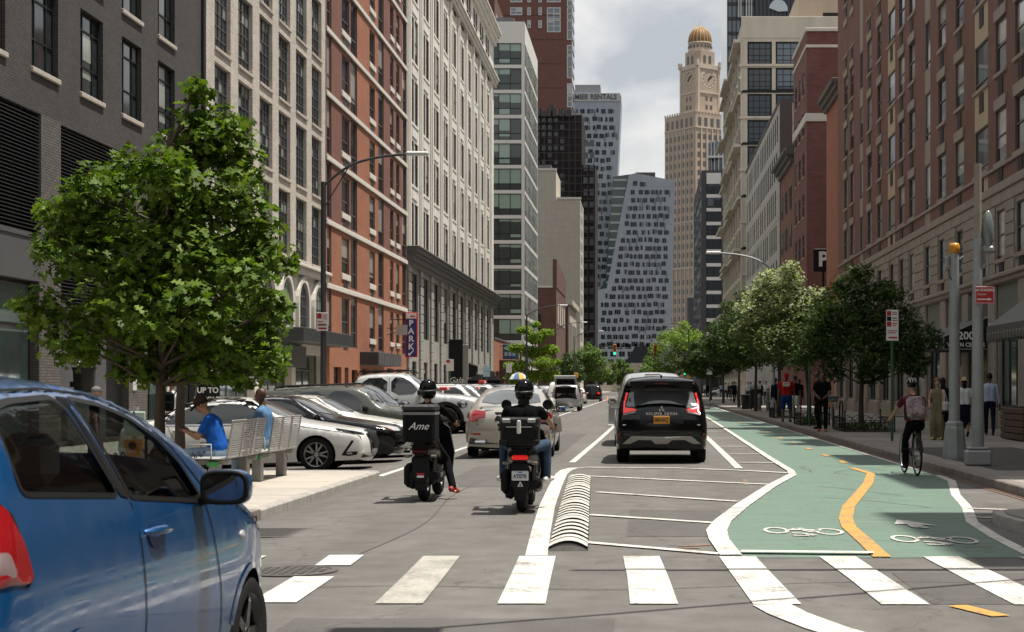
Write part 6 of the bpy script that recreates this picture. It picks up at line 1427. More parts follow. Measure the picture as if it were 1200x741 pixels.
m = MB(); pc.epatch(m, chaikin([(-.78, 1.22), (-.64, 1.7), (.64, 1.7), (.78, 1.22)], 1, True), CGL, True); m.obj('windscreen', pk)
m = MB(); pc.line(m, [(a-1.5, 1.12), (a-1.45, .5)], .012, GAP); pc.line(m, [(a-2.56, 1.7), (a-2.56, .45)], .012, GAP); pc.line(m, [(a-3.5, 1.7), (a-3.5, .8), (a-3.3, .5)], .012, GAP); m.obj('panel_gap', pk)
m = MB()
for yc in (pc.wf, pc.wr): pc.line(m, [(yc+.50*math.cos(R(t)), .39+.50*math.sin(R(t))) for t in range(-5, 186, 10)], .10, TRIM, off=.03)
m.obj('wheel_flare', pk); front_face(pk, pc, .92, 1.08, True); gpitch(pk)
for y in (a-2.4, a-3.3): m = MB(); m.rbox((.9, y-.1, 1.02), (.94, y+.1, 1.06), .01, TRIM); m.obj('door_handle', pk)
for sg in (1, -1):
    mirror(pk, .88, a-1.65, 1.22, TRIM, sg, 1.4); m = MB(); m.tube([(sg*.6, a-1.9, 1.78), (sg*.6, a-2.0, 1.88), (sg*.6, a-3.45, 1.88), (sg*.6, a-3.5, 1.76)], .025, TRIM, 6); m.obj('roof_rail', pk)
m = MB()
for k in range(5): m.box((-.6, a-2.1-.3*k, 1.87), (.6, a-2.06-.3*k, 1.90), TRIM)
m.obj('roof_rack', pk); pc.wheels(pk, 'star', RIMD, .25, -.02)
# champagne saloon driving, seen from behind
o, c = saloon('saloon_car', 'champagne saloon driving ahead of the two scooters', P_CHAMP, (-2.95, 34.2+2.52, 0), R(1.0), 5.05, .945, 1.48, tumble=.44, fr=.07, sp=.08); a = 2.525
m = MB()
for sg in (1, -1): c.epatch(m, [(sg*.48, .85), (sg*.62, .84), (sg*.66, .775), (sg*.98, .775), (sg*.97, .99), (sg*.70, 1.0), (sg*.48, .95)], TAILR, off=.016, sp=.05); c.spatch(m, [(-a+.05, .77), (-a+.36, .86), (-a+.32, .95), (-a+.05, .99)], TAILR, .01, sides=(sg,))
m.obj('taillight', o); m = MB(); c.epatch(m, [(-.88, .30), (-.8, .44), (.8, .44), (.88, .30)], M('bumper_lower', (.07, .068, .062), .5), off=.008); m.obj('rear_diffuser', o); m = MB(); c.epatch(m, [(-.5, .965), (-.5, .99), (.5, .99), (.5, .965)], CHR, off=.016); m.obj('boot_trim', o); m = MB()
for q in ([(-.66, .70), (-.66, .708), (.66, .708), (.66, .70)], [(.655, .70), (.655, .96), (.664, .96), (.664, .70)], [(-.664, .70), (-.664, .96), (-.655, .96), (-.655, .70)], [(-.93, .56), (-.93, .568), (.93, .568), (.93, .56)], [(-.62, 1.015), (-.62, 1.05), (.62, 1.05), (.62, 1.015)]): c.epatch(m, q, GAP, off=.005)
m.obj('boot_gap', o); m = MB(); m.lathe([(.042, 0), (.042, .01), (0, .012)], M('badge_blue', (.05, .12, .3), .3), (0, -a-.115, .925), 14, 'y'); m.obj('badge', o)
m = MB(); c.epatch(m, [(.58, .50), (.88, .50), (.88, .54), (.58, .54)], TAILR, off=.01, mirror=True); m.obj('reflector', o)
m = MB()
for sg in (1, -1): m.rbox((sg*.45, -a-.09, .30), (sg*.72, -a+.1, .38), .03, CHR)
m.obj('exhaust', o); plate(o, -a-.10, .84, PLW, 'KJB 4417'); m = MB(); c.epatch(m, [(-.28, .77), (-.28, .93), (.28, .93), (.28, .77)], TRIM, off=.004); m.obj('plate_recess', o)
# black SUV stopped in the parking lane, seen from behind
o, c = suv('suv', 'glossy black SUV with yellow plate stopped in the marked lane, seen from behind', P_BLACK, (.305, 31.75+2.27, 0), 0, 4.54, .905, 1.69, rear=.75, r=.36, sp=.08, rails=False); a = 2.27
m = MB(); c.epatch(m, rcorn([(-.70, 1.10), (-.62, 1.44), (.62, 1.44), (.70, 1.10)], .06), M('rear_glass_tint', (.09, .10, .105), .03, spec=.9, coat=.8), off=.01); m.obj('rear_window', o)  # glass colour lightened here to stand in for the sky's reflection
m = MB(); m.prism([(-.62, 1.62), (.62, 1.62), (.60, 1.47), (.38, 1.475), (.30, 1.55), (-.30, 1.55), (-.38, 1.475), (-.60, 1.47)], -a+.0, -a+.42, P_BLACK); m.obj('spoiler', o); m = MB(); m.box((-.13, -a-.01, 1.565), (.13, -a+.02, 1.59), M('brake_lens_dark', (.12, .01, .01), .2)); m.obj('brake_light', o)
for sg in (1, -1):
    m = MB(); c.epatch(m, [(sg*.92, .985), (sg*.48, 1.015), (sg*.53, 1.05), (sg*.715, 1.095), (sg*.71, 1.20), (sg*.655, 1.38), (sg*.72, 1.40), (sg*.82, 1.22), (sg*.92, 1.06)], TAILB, off=.014, sp=.05); tl = m.obj('taillight', o); m = MB(); c.epatch(m, [(sg*.50, .975), (sg*.86, .945), (sg*.88, .978), (sg*.52, 1.008)], M('lens_smoky'), off=.012, sp=.05); m.obj('reverse_lens', tl)
    m = MB(); m.rbox((sg*.83-.02, -a-.06, .50), (sg*.83+.02, -a-.03, .6), .01, M('brake_lens_dark')); m.obj('reflector', o)
m = MB(); c.epatch(m, chaikin([(-.80, .40), (-.58, .56), (.58, .56), (.80, .40), (.62, .42), (.45, .50), (.2, .50), (.12, .44), (-.12, .44), (-.2, .50), (-.45, .50), (-.62, .42)], 0, True), M('skid_plate', (.34, .33, .30), .45, metal=.4), off=.02, sp=.06); m.obj('skid_plate', o)
m = MB(); c.epatch(m, [(-.86, .755), (-.86, .775), (.86, .775), (.86, .755)], CHR, off=.012); m.obj('chrome_strip', o); m = MB(); c.epatch(m, [(-.42, .78), (-.42, .95), (.42, .95), (.42, .78)], M('plate_panel', (.012, .012, .014), .35), off=.006); m.obj('plate_recess', o)
plate(o, -a-.085, .865, PLY, '884-8CJ', M('plate_ink2', (.10, .05, .02), .5)); y_ = -a-.02
m = MB()
for (x, z) in ((0, .035), (-.032, -.02), (.032, -.02)): m.prism([(x-.024, z), (x, z+.035), (x+.024, z), (x, z-.035)], -.01, 0, CHR)
m.obj('badge', o, (0, -a-.05, 1.075)); t = text('badge_lettering', 'ECLIPSE CROSS', .062, M('badge_pale', (.6, .6, .6), .3), o, (0, -a-.075, .985), space=1.5, bold=.003)
m = MB(); m.tube([(-.1, -a+.13, 1.12), (-.38, -a+.12, 1.145)], .012, TRIM, 6); m.tube([(-.42, -a+.12, 1.15), (.08, -a+.12, 1.13)], .008, TRIM, 6); m.obj('wiper', o); m = MB(); m.prism([(-.03, 0), (.03, 0), (.015, .07), (-.015, .07)], -.08, .06, P_BLACK); m.obj('roof_fin', o, (0, -a+.75, 1.68))
m = MB(); m.rbox((-.8, -a+.15, .27), (.8, -a+.5, .40), .03, TRIM); m.obj('valance', o)
# minivan beyond it
o, c = suv('minivan', 'silver minivan mostly hidden behind the black SUV', P_SILV, (.12, 43.5, 0), R(1.2), 5.1, .97, 1.86, rear=.35, group=None); m = MB(); c.epatch(m, chaikin([(-.7, 1.15), (-.6, 1.7), (.6, 1.7), (.7, 1.15)], 1, True), CGL, off=.01); m.obj('rear_window', o); pass
m = MB(); c.epatch(m, [(.62, .95), (.93, .95), (.86, 1.35), (.75, 1.35)], TAILR, off=.012, mirror=True); m.obj('taillight', o); m = MB(); m.box((-.2, -2.3, 1.80), (.2, -2.25, 1.83), TAILR); m.obj('brake_light', o)
# silver SUV with its tailgate up
o, c = suv('suv', 'silver SUV with its tailgate raised and a loaded boot', P_SILV, (-4.95, 100+2.2, 0), 0, 4.4, .9, 1.66, rear=.3); a = 2.2
m = MB(); c.epatch(m, [(-.70, .74), (-.66, 1.5), (.66, 1.5), (.70, .74)], M('boot_dark', (.008, .008, .008), .9), off=.006); m.obj('boot_opening', o)
m = MB(); m.prism([(-a+.2, 1.70), (-a-.62, 2.16), (-a-.70, 2.08), (-a+.2, 1.60)], -.68, .68, P_SILV, 'x'); tg = m.obj('tailgate', o); m = MB(); m.prism([(-a+.10, 1.66), (-a-.50, 2.0), (-a-.52, 1.96), (-a+.10, 1.62)], -.56, .56, CGL, 'x'); m.obj('tailgate_glass', tg); m = MB(); m.rbox((-.68, -a-.76, 2.0), (.68, -a-.62, 2.19), .03, P_SILV); m.obj('tailgate_edge', tg)
m = MB(); c.epatch(m, [(.70, .92), (.93, .92), (.86, 1.3), (.76, 1.3)], TAILR, off=.02, mirror=True); m.obj('taillight', o)
for x, z, q in ((-.4, .8, (.2, .2, .2)), (-.1, .8, (.06, .05, .04)), (.3, .8, (.03, .03, .035))): m = MB(); m.rbox((x-.15, -a-.03, z), (x+.15, -a+.1, z+.3), .03, M('luggage_%d' % int(x*10+9), q, .8)); m.obj('luggage', o)
rl = thing('light_bar', 'small red light bar on the roof of the silver SUV', 'light bar', (-4.95, 101.6, 1.72)); m = MB(); m.rbox((-.25, -.1, 0), (.25, .1, .16), .03, M('lightbar_red', (.5, .03, .03), .3)); m.obj('lens', rl)
# far traffic: copies of the prototypes
proto_s, cs = saloon('parked_car', 'white car in the far row left of the road', P_WHITE, (-7.7, 58.4, 0), R(-90), 4.6, .9, 1.47, group=PARK, sp=.14); front_face(proto_s, cs, .9, .98)
proto_v, cv = suv('parked_car', 'white SUV', P_WHITE, (-7.7, 64, 0), R(-90), 4.6, .93, 1.75, group=PARK, sp=.14); front_face(proto_v, cv, .93, 1.02); gpitch(proto_s); gpitch(proto_v)
proto_s['label'] = 'white saloon parked just beyond the silver pickup'; proto_v['label'] = 'white SUV parked two places beyond the silver pickup'
def recol(o, mat):
    for ch in o.children_recursive:
        for i, s_ in enumerate(ch.material_slots):
            if s_.material in (P_WHITE,): s_.link = 'OBJECT'; s_.material = mat
LB = M('lightbar_red', (.5, .03, .03), .3)
names = [('s', P_WHITE, 'white saloon'), ('v', P_SILV, 'silver SUV'), ('s', P_SILV, 'silver saloon'), ('s', P_WHITE, 'white patrol car'), ('v', P_WHITE, 'white SUV'), ('s', P_DGREY, 'dark grey saloon'), ('v', P_BLACK, 'black SUV'), ('s', P_WHITE, 'white car')]
far_l = []; ORD = 'first second third fourth fifth sixth seventh eighth ninth tenth eleventh twelfth thirteenth fourteenth fifteenth sixteenth seventeenth eighteenth'.split()
for k in range(18):
    t, mt, lb = names[k % 8]; y = 61.2+2.85*k if k < 1 else 66.8+2.85*(k-1)
    q = dup(proto_s if t == 's' else proto_v, '%s, %s car past the white SUV in the distant left row' % (lb, ORD[k]), (-7.8+.2*math.sin(k*2.1), y, 0), R(-90+2*math.sin(k)), 'distant cars along the left kerb'); recol(q, mt); gpitch(q); far_l.append(q)
for k in (0, 3, 4):
    y = far_l[k].location.y; b_ = thing('light_bar', '%s red and white emergency light bar in the left row of cars' % {0: 'nearest', 3: 'middle', 4: 'farthest'}[k], 'light bar', (-7.6, y, 1.36 if k != 4 else 1.66), 0, 'emergency light bars on parked cars'); m = MB(); m.rbox((-.14, -.55, 0), (.14, -.2, .14), .03, LB); m.rbox((-.14, .2, 0), (.14, .55, .14), .03, LB); m.obj('red_lens', b_); m = MB(); m.rbox((-.14, -.19, 0), (.14, .19, .13), .03, M('lens_white', (.7, .7, .68), .3)); m.obj('white_lens', b_)
b_ = dup(proto_v, 'white van by the umbrella stand', (-6.4, 121, -.1), R(3)); recol(b_, P_WHITE); b_.scale = (1.05, 1.1, 1.12); b_['category'] = 'van'
for (t, mt, x, y, rz, lb) in (('s', P_CREAM, -6.4, 150, 0, 'cream saloon driving beyond the open silver SUV'), ('v', P_BLACK, -5.5, 168, 0, 'black SUV with its brake lights on far down the road'), ('v', P_DGREY, -8.2, 160, 0, 'dark SUV left of the braking black one'), ('s', P_BLACK, -8.5, 185, 0, 'black car farthest along the left lane'), ('s', P_WHITE, 11.5, 240, 88, 'white car crossing at the far junction'), ('v', P_BLACK, -3.4, 250, 0, 'black SUV at the far junction'), ('s', P_BLACK, -1.2, 225, 0, 'dark car in the middle of the far road'), ('v', P_SILV, -8.6, 140, 0, 'silver SUV parked along the far left kerb')):
    q = dup(proto_s if t == 's' else proto_v, lb, (x, y, gz(x)), R(rz), 'far traffic'); recol(q, mt)
    m = MB(); (cs if t == 's' else cv).epatch(m, [(.55, .8), (.95, .8), (.9, 1.02), (.55, .98)], TAILB if 'brake' in lb else TAILR, off=.015, mirror=True); m.obj('taillight', q)
# ================================================================ PEOPLE
SK1 = M('skin_dark', (.085, .042, .026), .5, var=.1, vs=9); SK2 = M('skin_tan', (.30, .155, .09), .5, var=.1, vs=9); SK3 = M('skin_light', (.45, .27, .19), .5, var=.1, vs=9)
def cloth(n, c, var=.2): return M('cloth_'+n, c, .95, var=var, vs=5, bump=.55, bs=11, spec=.12)
EYEW = M('eye_dark', (.01, .008, .007), .2); LIP = M('lips', (.12, .05, .04), .5)
def V3(*a): return Vector(a)
def ik(a, t, l1, l2, hint):
    d = t-a; L_ = min(d.length, (l1+l2)*.999); d = d.normalized(); x = (l1*l1-l2*l2+L_*L_)/(2*L_); h = math.sqrt(max(l1*l1-x*x, 0)); n = hint-d*hint.dot(d); n.normalize(); return a+d*x+n*h
def person(name, label, loc, rz, shirt, pants, skin, shoe, pelvis=(0, 0, .95), lean=0, turn=0, hands=None, feet=None, sleeve='short', leg='long', head=0, headt=0, s=1.0, hair=None, hairkind='short', group=None, vox=.016, build=1.0, elbow=None, knee=None, curl=.8, cat='person', hip_w=.09, fat=1.0, neckf=0):
    """a posed figure facing +y: one continuous body surface; hands and feet are targets"""
    P = V3(*pelvis); up = V3(0, math.sin(lean), math.cos(lean)); rt = V3(math.cos(turn), math.sin(turn), 0); fw = V3(-math.sin(turn), math.cos(turn), 0)
    W_ = P+up*.18; Cc = P+up*.36+V3(0, .0, 0); N0 = P+up*.53; hd = up.lerp(V3(0, 0, 1), .6).normalized(); fwh = Matrix.Rotation(head, 3, 'Z') @ V3(0, 1, 0); N1 = N0+hd*.07+fwh*(.015+neckf); H = N1+hd*.115+fwh*(.03+headt*.06)-V3(0, 0, headt*.03)
    sh = {-1: Cc+up*.10-rt*.175*build, 1: Cc+up*.10+rt*.175*build}; hp = {-1: P-V3(hip_w, 0, .03), 1: P+V3(hip_w, 0, -.03)}
    feet = feet or {-1: (-.1, 0, 0), 1: (.1, .05, 0)}; hands = hands or {-1: (-.24, .05, .80), 1: (.24, .05, .80)}
    segs = []  # a, b, ra, rb, zone
    S_, Pn, Sk, Sh = 0, 1, 2, 3
    HD = {}
    for q in (-1, 1):
        f = V3(*feet[q][:3])+V3(0, 0, .09); toe = feet[q][3] if len(feet[q]) > 3 else 0; pit = feet[q][4] if len(feet[q]) > 4 else 0
        kn = ik(hp[q], f, .43, .42, V3(q*.12, 1, .1) if not knee else V3(q*knee, 1, .2))
        lo = Pn if leg == 'long' else Sk; rr = (.088, .066, .054) if leg == 'long' else (.088, .058, .040)
        if leg == 'skirt': lo = Sk; rr = (.09, .055, .038)
        segs.append((hp[q], kn, .092*fat, rr[1], Pn)); segs.append((kn, f, rr[1]*.98, rr[2], lo))
        if leg == 'shorts': segs.append((hp[q], hp[q].lerp(kn, .95), .098*fat, .088, Pn))
        if leg == 'wide': segs.append((hp[q], kn, .10, .10, Pn)); segs.append((kn, f+V3(0, 0, .0), .10, .105, Pn))
        td = V3(math.sin(toe)*-1, math.cos(toe)*math.cos(pit), math.sin(pit)); an = f-V3(0, 0, .035)
        segs.append((an-td*.05-V3(0, 0, .012), an+td*.10-V3(0, 0, .018), .042, .042, Sh)); segs.append((an+td*.10-V3(0, 0, .018), an+td*.165-V3(0, 0, .024), .042, .034, Sh))
        h = V3(*hands[q]); hint = V3(q*.5, -.6, -.5) if not elbow else V3(q*elbow[0], elbow[1], elbow[2]); el = ik(sh[q], h, .28, .25, hint)
        z1 = S_ if sleeve != 'none' else Sk; segs.append((sh[q], sh[q].lerp(el, .62), .062*build, .056*build, z1)); segs.append((sh[q].lerp(el, .55), el, .048, .043, S_ if sleeve == 'long' else Sk)); segs.append((el, h, .043, .030, S_ if sleeve == 'long' else Sk)); HD[q] = (el, h)
    segs += [(N0-hd*.05, H-hd*.03, .056, .052, Sk)]
    for a in (-1, 1): segs.append((Cc+rt*a*.07+up*.04, W_+rt*a*.06*fat, .115*build, .105*fat, S_)); segs.append((sh[a]-rt*a*.03+up*.005, Cc+rt*a*.04+up*.12, .058, .075, S_)); segs.append((W_+rt*a*.055*fat, P+V3(a*.06, 0, .05), .105*fat, .112*fat, S_)); segs.append((P+V3(a*.055, 0, .02), P+V3(a*.075, 0, -.05), .112*fat, .11*fat, Pn))
    if leg == 'skirt':
        for a in (-1, 1):
            kx = ik(hp[a], V3(*feet[a][:3])+V3(0, 0, .09), .43, .42, V3(a*.1, 1, 0)); segs.append((P+V3(a*.06, 0, 0), kx+V3(-a*.02, 0, -.06), .115, .10, Pn)); segs.append((P, (kx+V3(*feet[-a][:3]))*.5+V3(-a*.04, 0, .06), .11, .08, Pn))
    b = MB(); m0 = BLACK
    for (a, c, ra, rb, z) in segs:
        d = c-a; L_ = d.length
        n = 5; pts = []; rs = []
        for k in range(4, 0, -1): t = R(90*k/4); pts.append(a-d.normalized()*ra*math.sin(t)); rs.append(max(ra*math.cos(t), .002))
        for k in range(n+1): pts.append(a.lerp(c, k/n)); rs.append(lerp(ra, rb, k/n))
        for k in range(1, 5): t = R(90*k/4); pts.append(c+d.normalized()*rb*math.sin(t)); rs.append(max(rb*math.cos(t), .002))
        b.tube(pts, rs, m0, 10)
    T = Matrix.Rotation(head, 3, 'Z') @ Matrix.Rotation(-headt*.6, 3, 'X')
    def hp_(x, y, z): return H+T @ V3(x, y, z)
    b.ell(H+T @ V3(0, -.005, .02), (.076, .093, .10), m0, 14, 10, T); b.ell(hp_(0, .03, -.05), (.056, .062, .062), m0, 12, 8, T); b.ell(hp_(0, .102, -.018), (.014, .022, .024), m0, 8, 6, T)
    for q in (-1, 1): b.ell(hp_(q*.078, -.01, -.01), (.012, .022, .032), m0, 8, 6, T)
    for q in (-1, 1):
        el, h = HD[q]; d = (h-el).normalized(); b.ell(h+d*.045, (.036, .036, .042), m0, 8, 6)
    me = b.mesh('tmp'); ob = bpy.data.objects.new('tmp', me); C.objects.link(ob); md = ob.modifiers.new('r', 'REMESH'); md.mode = 'VOXEL'; md.voxel_size = vox; sm_ = ob.modifiers.new('s', 'SMOOTH'); sm_.iterations = 3; sm_.factor = .5
    dg = bpy.context.evaluated_depsgraph_get(); bm_ = bpy.data.meshes.new_from_object(ob.evaluated_get(dg)); bpy.data.objects.remove(ob); bpy.data.meshes.remove(me)
    n = len(bm_.polygons); ce = np.zeros(n*3); bm_.polygons.foreach_get('center', ce); ce = ce.reshape(-1, 3); best = np.full(n, 9.); mi = np.full(n, 2)
    for (a, c, ra, rb, z) in segs:
        A = np.array(a); D = np.array(c)-A; t = np.clip(((ce-A)@D)/(D@D), 0, 1); dd = np.linalg.norm(ce-(A+t[:, None]*D), axis=1)-(ra+(rb-ra)*t); k = dd < best-.0005; best[k] = dd[k]; mi[k] = z
    hh = np.linalg.norm(ce-np.array(H), axis=1); mi[hh < .15] = 2
    for q in (-1, 1): mi[np.linalg.norm(ce-np.array(HD[q][1]), axis=1) < .065] = 2
    bm_.materials.clear()
    for m in (shirt, pants, skin, shoe): bm_.materials.append(m)
    bm_.polygons.foreach_set('material_index', mi.astype(np.int32)); bm_.polygons.foreach_set('use_smooth', np.ones(n, bool)); bm_.update()
    # fingers, thumb, face: joined into the same body mesh
    x = MB()
    for m in (shirt, pants, skin, shoe): x.mi(m)
    for q in (-1, 1):
        el, h = HD[q]; d = (h-el).normalized(); sd = d.cross(V3(0, 0, 1)); sd = sd.normalized() if sd.length > .1 else V3(1, 0, 0); dn = sd.cross(d).normalized(); dn = -dn if dn.z > 0 else dn
        for k in range(4):
            o = h+d*.075+sd*(-.027+.018*k); l_ = (.062, .072, .068, .052)[k]; c1 = o+d*l_*.5+dn*l_*.15*curl; c2 = c1+(d*(1-.6*curl)+dn*curl*.8)*l_*.4; x.tube([o-d*.02, o, c1, c2], [.0095, .0095, .0088, .007], skin, 6)
        s_ = sd*(-1 if sd.x*q > 0 else 1); o = h+d*.03+s_*.03; x.tube([o-s_*.015, o+s_*.012+d*.02, o+s_*.014+d*.045+dn*.02], [.012, .011, .008], skin, 6)
    for q in (-1, 1):
        x.ell(hp_(q*.031, .085, .015), (.012, .010, .007), EYEW, 8, 6, T); x.ell(hp_(q*.032, .09, .037), (.019, .008, .004), EYEW, 8, 4, T)
    x.ell(hp_(0, .089, -.062), (.024, .010, .008), LIP, 8, 5, T)
    xm = x.mesh('x'); bm = bmesh.new(); bm.from_mesh(bm_); off = len(bm_.materials)
    ex = [m for m in x.mats]
    for m in ex[4:]: bm_.materials.append(m)
    bm.from_mesh(xm); bm.to_mesh(bm_); bm.free(); bpy.data.meshes.remove(xm); bm_.name = 'person'; bm_.update()
    o = put(name, bm_, None, loc, rz); o.scale = (s, s, s); tag(o, label, cat, group)
    if hair:
        m = MB(); r_ = random.Random(len(label))
        if hairkind in ('short', 'curly', 'long', 'bun'):
            k = {'short': 1.05, 'curly': 1.28, 'long': 1.1, 'bun': 1.08}[hairkind]
            vs = []; fs = []; nn, mm_ = 16, 8
            for i in range(mm_+1):
                ph = math.pi*.5-math.pi*.62*i/mm_
                for j in range(nn):
                    t = 2*math.pi*j/nn; v = V3(math.cos(ph)*math.cos(t)*.082*k, math.cos(ph)*math.sin(t)*.098*k, math.sin(ph)*.106*k)
                    if v.y > .04 and v.z < .045: v.y = .04; v.x *= .98; v.z = max(v.z, .02)
                    v += V3(r_.uniform(-1, 1), r_.uniform(-1, 1), r_.uniform(-1, 1))*(.013 if hairkind == 'curly' else .003); vs.append(hp_(v.x, v.y-.008, v.z+.022))
            for i in range(mm_):
                for j in range(nn): fs.append((i*nn+j, i*nn+(j+1) % nn, (i+1)*nn+(j+1) % nn, (i+1)*nn+j))
            m.add(vs, fs, hair, True)
            if hairkind == 'long': m.ell(hp_(0, -.07, -.14), (.075, .04, .17), hair, 10, 8)
            if hairkind == 'bun': m.ell(hp_(0, -.11, .06), (.05, .05, .05), hair, 10, 8)
        m.obj('hair', o)
    return o, H, T, Cc, P, rt, up
def headwear(o, H, T, kind, mat, mat2=None):
    m = MB(); mat2 = mat2 or mat
    def h(x, y, z): return H+T @ V3(x, y, z)
    if kind == 'helmet':
        m.ell(h(0, -.005, .035), (.125, .145, .135), mat, 20, 12, T); ob = m.obj('helmet', o); m = MB(); m.ell(h(0, -.0, -.035), (.118, .132, .10), mat, 18, 8, T); m.tube([h(-.127, .0, .01), h(-.09, -.115, .0), h(0, -.152, -.005), h(.09, -.115, .0), h(.127, 0, .01)], .008, mat2, 6); m.prism([(-.045, -.02), (.045, -.02), (.03, .01), (-.03, .01)], -.145, -.135, mat2, T=Matrix.Translation(H)); m.obj('helmet_trim', ob)
    elif kind == 'bike':
        m.ell(h(0, -.01, .055), (.095, .125, .085), mat, 16, 8, T); ob = m.obj('helmet', o); m = MB()
        for x in (-.05, 0, .05): m.tube([h(x, .10, .07), h(x*1.1, .03, .145), h(x*1.1, -.06, .142), h(x, -.13, .07)], .014, mat2, 6)
        m.obj('helmet_rib', ob)
    elif kind == 'cap':
        m.ell(h(0, -.01, .045), (.088, .106, .085), mat, 14, 8, T); m.ell(h(0, .12, .035), (.07, .075, .01), mat, 12, 5, T @ Matrix.Rotation(R(-12), 3, 'X')); m.obj('cap', o)
    elif kind == 'durag':
        m.ell(h(0, -.012, .03), (.086, .104, .096), mat, 14, 8, T); m.ell(h(0, -.09, -.06), (.06, .03, .08), mat, 10, 6, T); m.obj('head_wrap', o)
    elif kind == 'straw':
        m.ell(h(0, -.005, .07), (.095, .11, .08), mat, 14, 8, T); m.ell(h(0, 0, .045), (.17, .18, .012), mat, 18, 5, T); m.obj('straw_hat', o)
def backpack(o, Cc, P, up, mat, wd=.34, ht=.46, dp=.18, y=-.2):
    m = MB(); T = Matrix.Translation(Cc+V3(0, y, -.06)) @ Matrix.Rotation(-math.asin(max(-1, min(1, up.y))), 4, 'X')
    m.rbox((-wd/2, -dp/2, -ht/2), (wd/2, dp/2, ht/2), .07, mat, T); b = m.obj('backpack', o); m = MB(); m.rbox((-wd/2+.03, -dp/2-.05, -ht/2+.03), (wd/2-.03, -dp/2+.02, 0), .03, mat, T); m.obj('pocket', b)
    m = MB()
    for q in (-1, 1): m.tube([T @ V3(q*.1, dp/2, ht/2-.06), T @ V3(q*.12, dp/2+.1, ht/2+.02), T @ V3(q*.13, dp/2+.25, ht/2-.1), T @ V3(q*.15, dp/2+.2, -ht/4)], .018, BLACK, 6)
    m.obj('strap', b); return b
CB = cloth('black', (.006, .006, .0065)); CBK2 = cloth('charcoal', (.010, .010, .011)); JEAN = cloth('jeans', (.045, .068, .11), .4); JEANL = cloth('jeans_pale', (.20, .27, .36), .4); BLUET = cloth('blue_tee', (.012, .085, .36)); BLUET2 = cloth('blue_faded', (.10, .20, .36)); WHT = cloth('white', (.68, .68, .66), .06); REDC = cloth('red', (.36, .012, .016)); MARO = cloth('maroon', (.065, .012, .018)); TANC = cloth('olive_tan', (.19, .165, .10)); LBLU = cloth('light_blue', (.40, .47, .62), .08); NAVY = cloth('navy', (.012, .015, .03)); SHW = M('shoe_white', (.6, .58, .55), .6); SHB = M('shoe_black', (.012, .012, .012), .6); SHO = M('shoe_orange', (.6, .10, .02), .6); SHR = M('shoe_red', (.42, .03, .035), .6); SHY = M('shoe_yellow', (.45, .55, .12), .6)
HAIRB = M('hair_black', (.012, .010, .009), .6); HAIRBR = M('hair_blond_brown', (.17, .095, .045), .7, var=.3, vs=20); HAIRG = M('hair_grey', (.12, .12, .12), .7); STRAW = M('straw', (.48, .38, .22), .8); BROWNC = cloth('brown', (.05, .024, .016)); HELM = M('helmet_black', (.006, .006, .007), .12); HELMT = M('helmet_grey', (.10, .10, .10), .4)
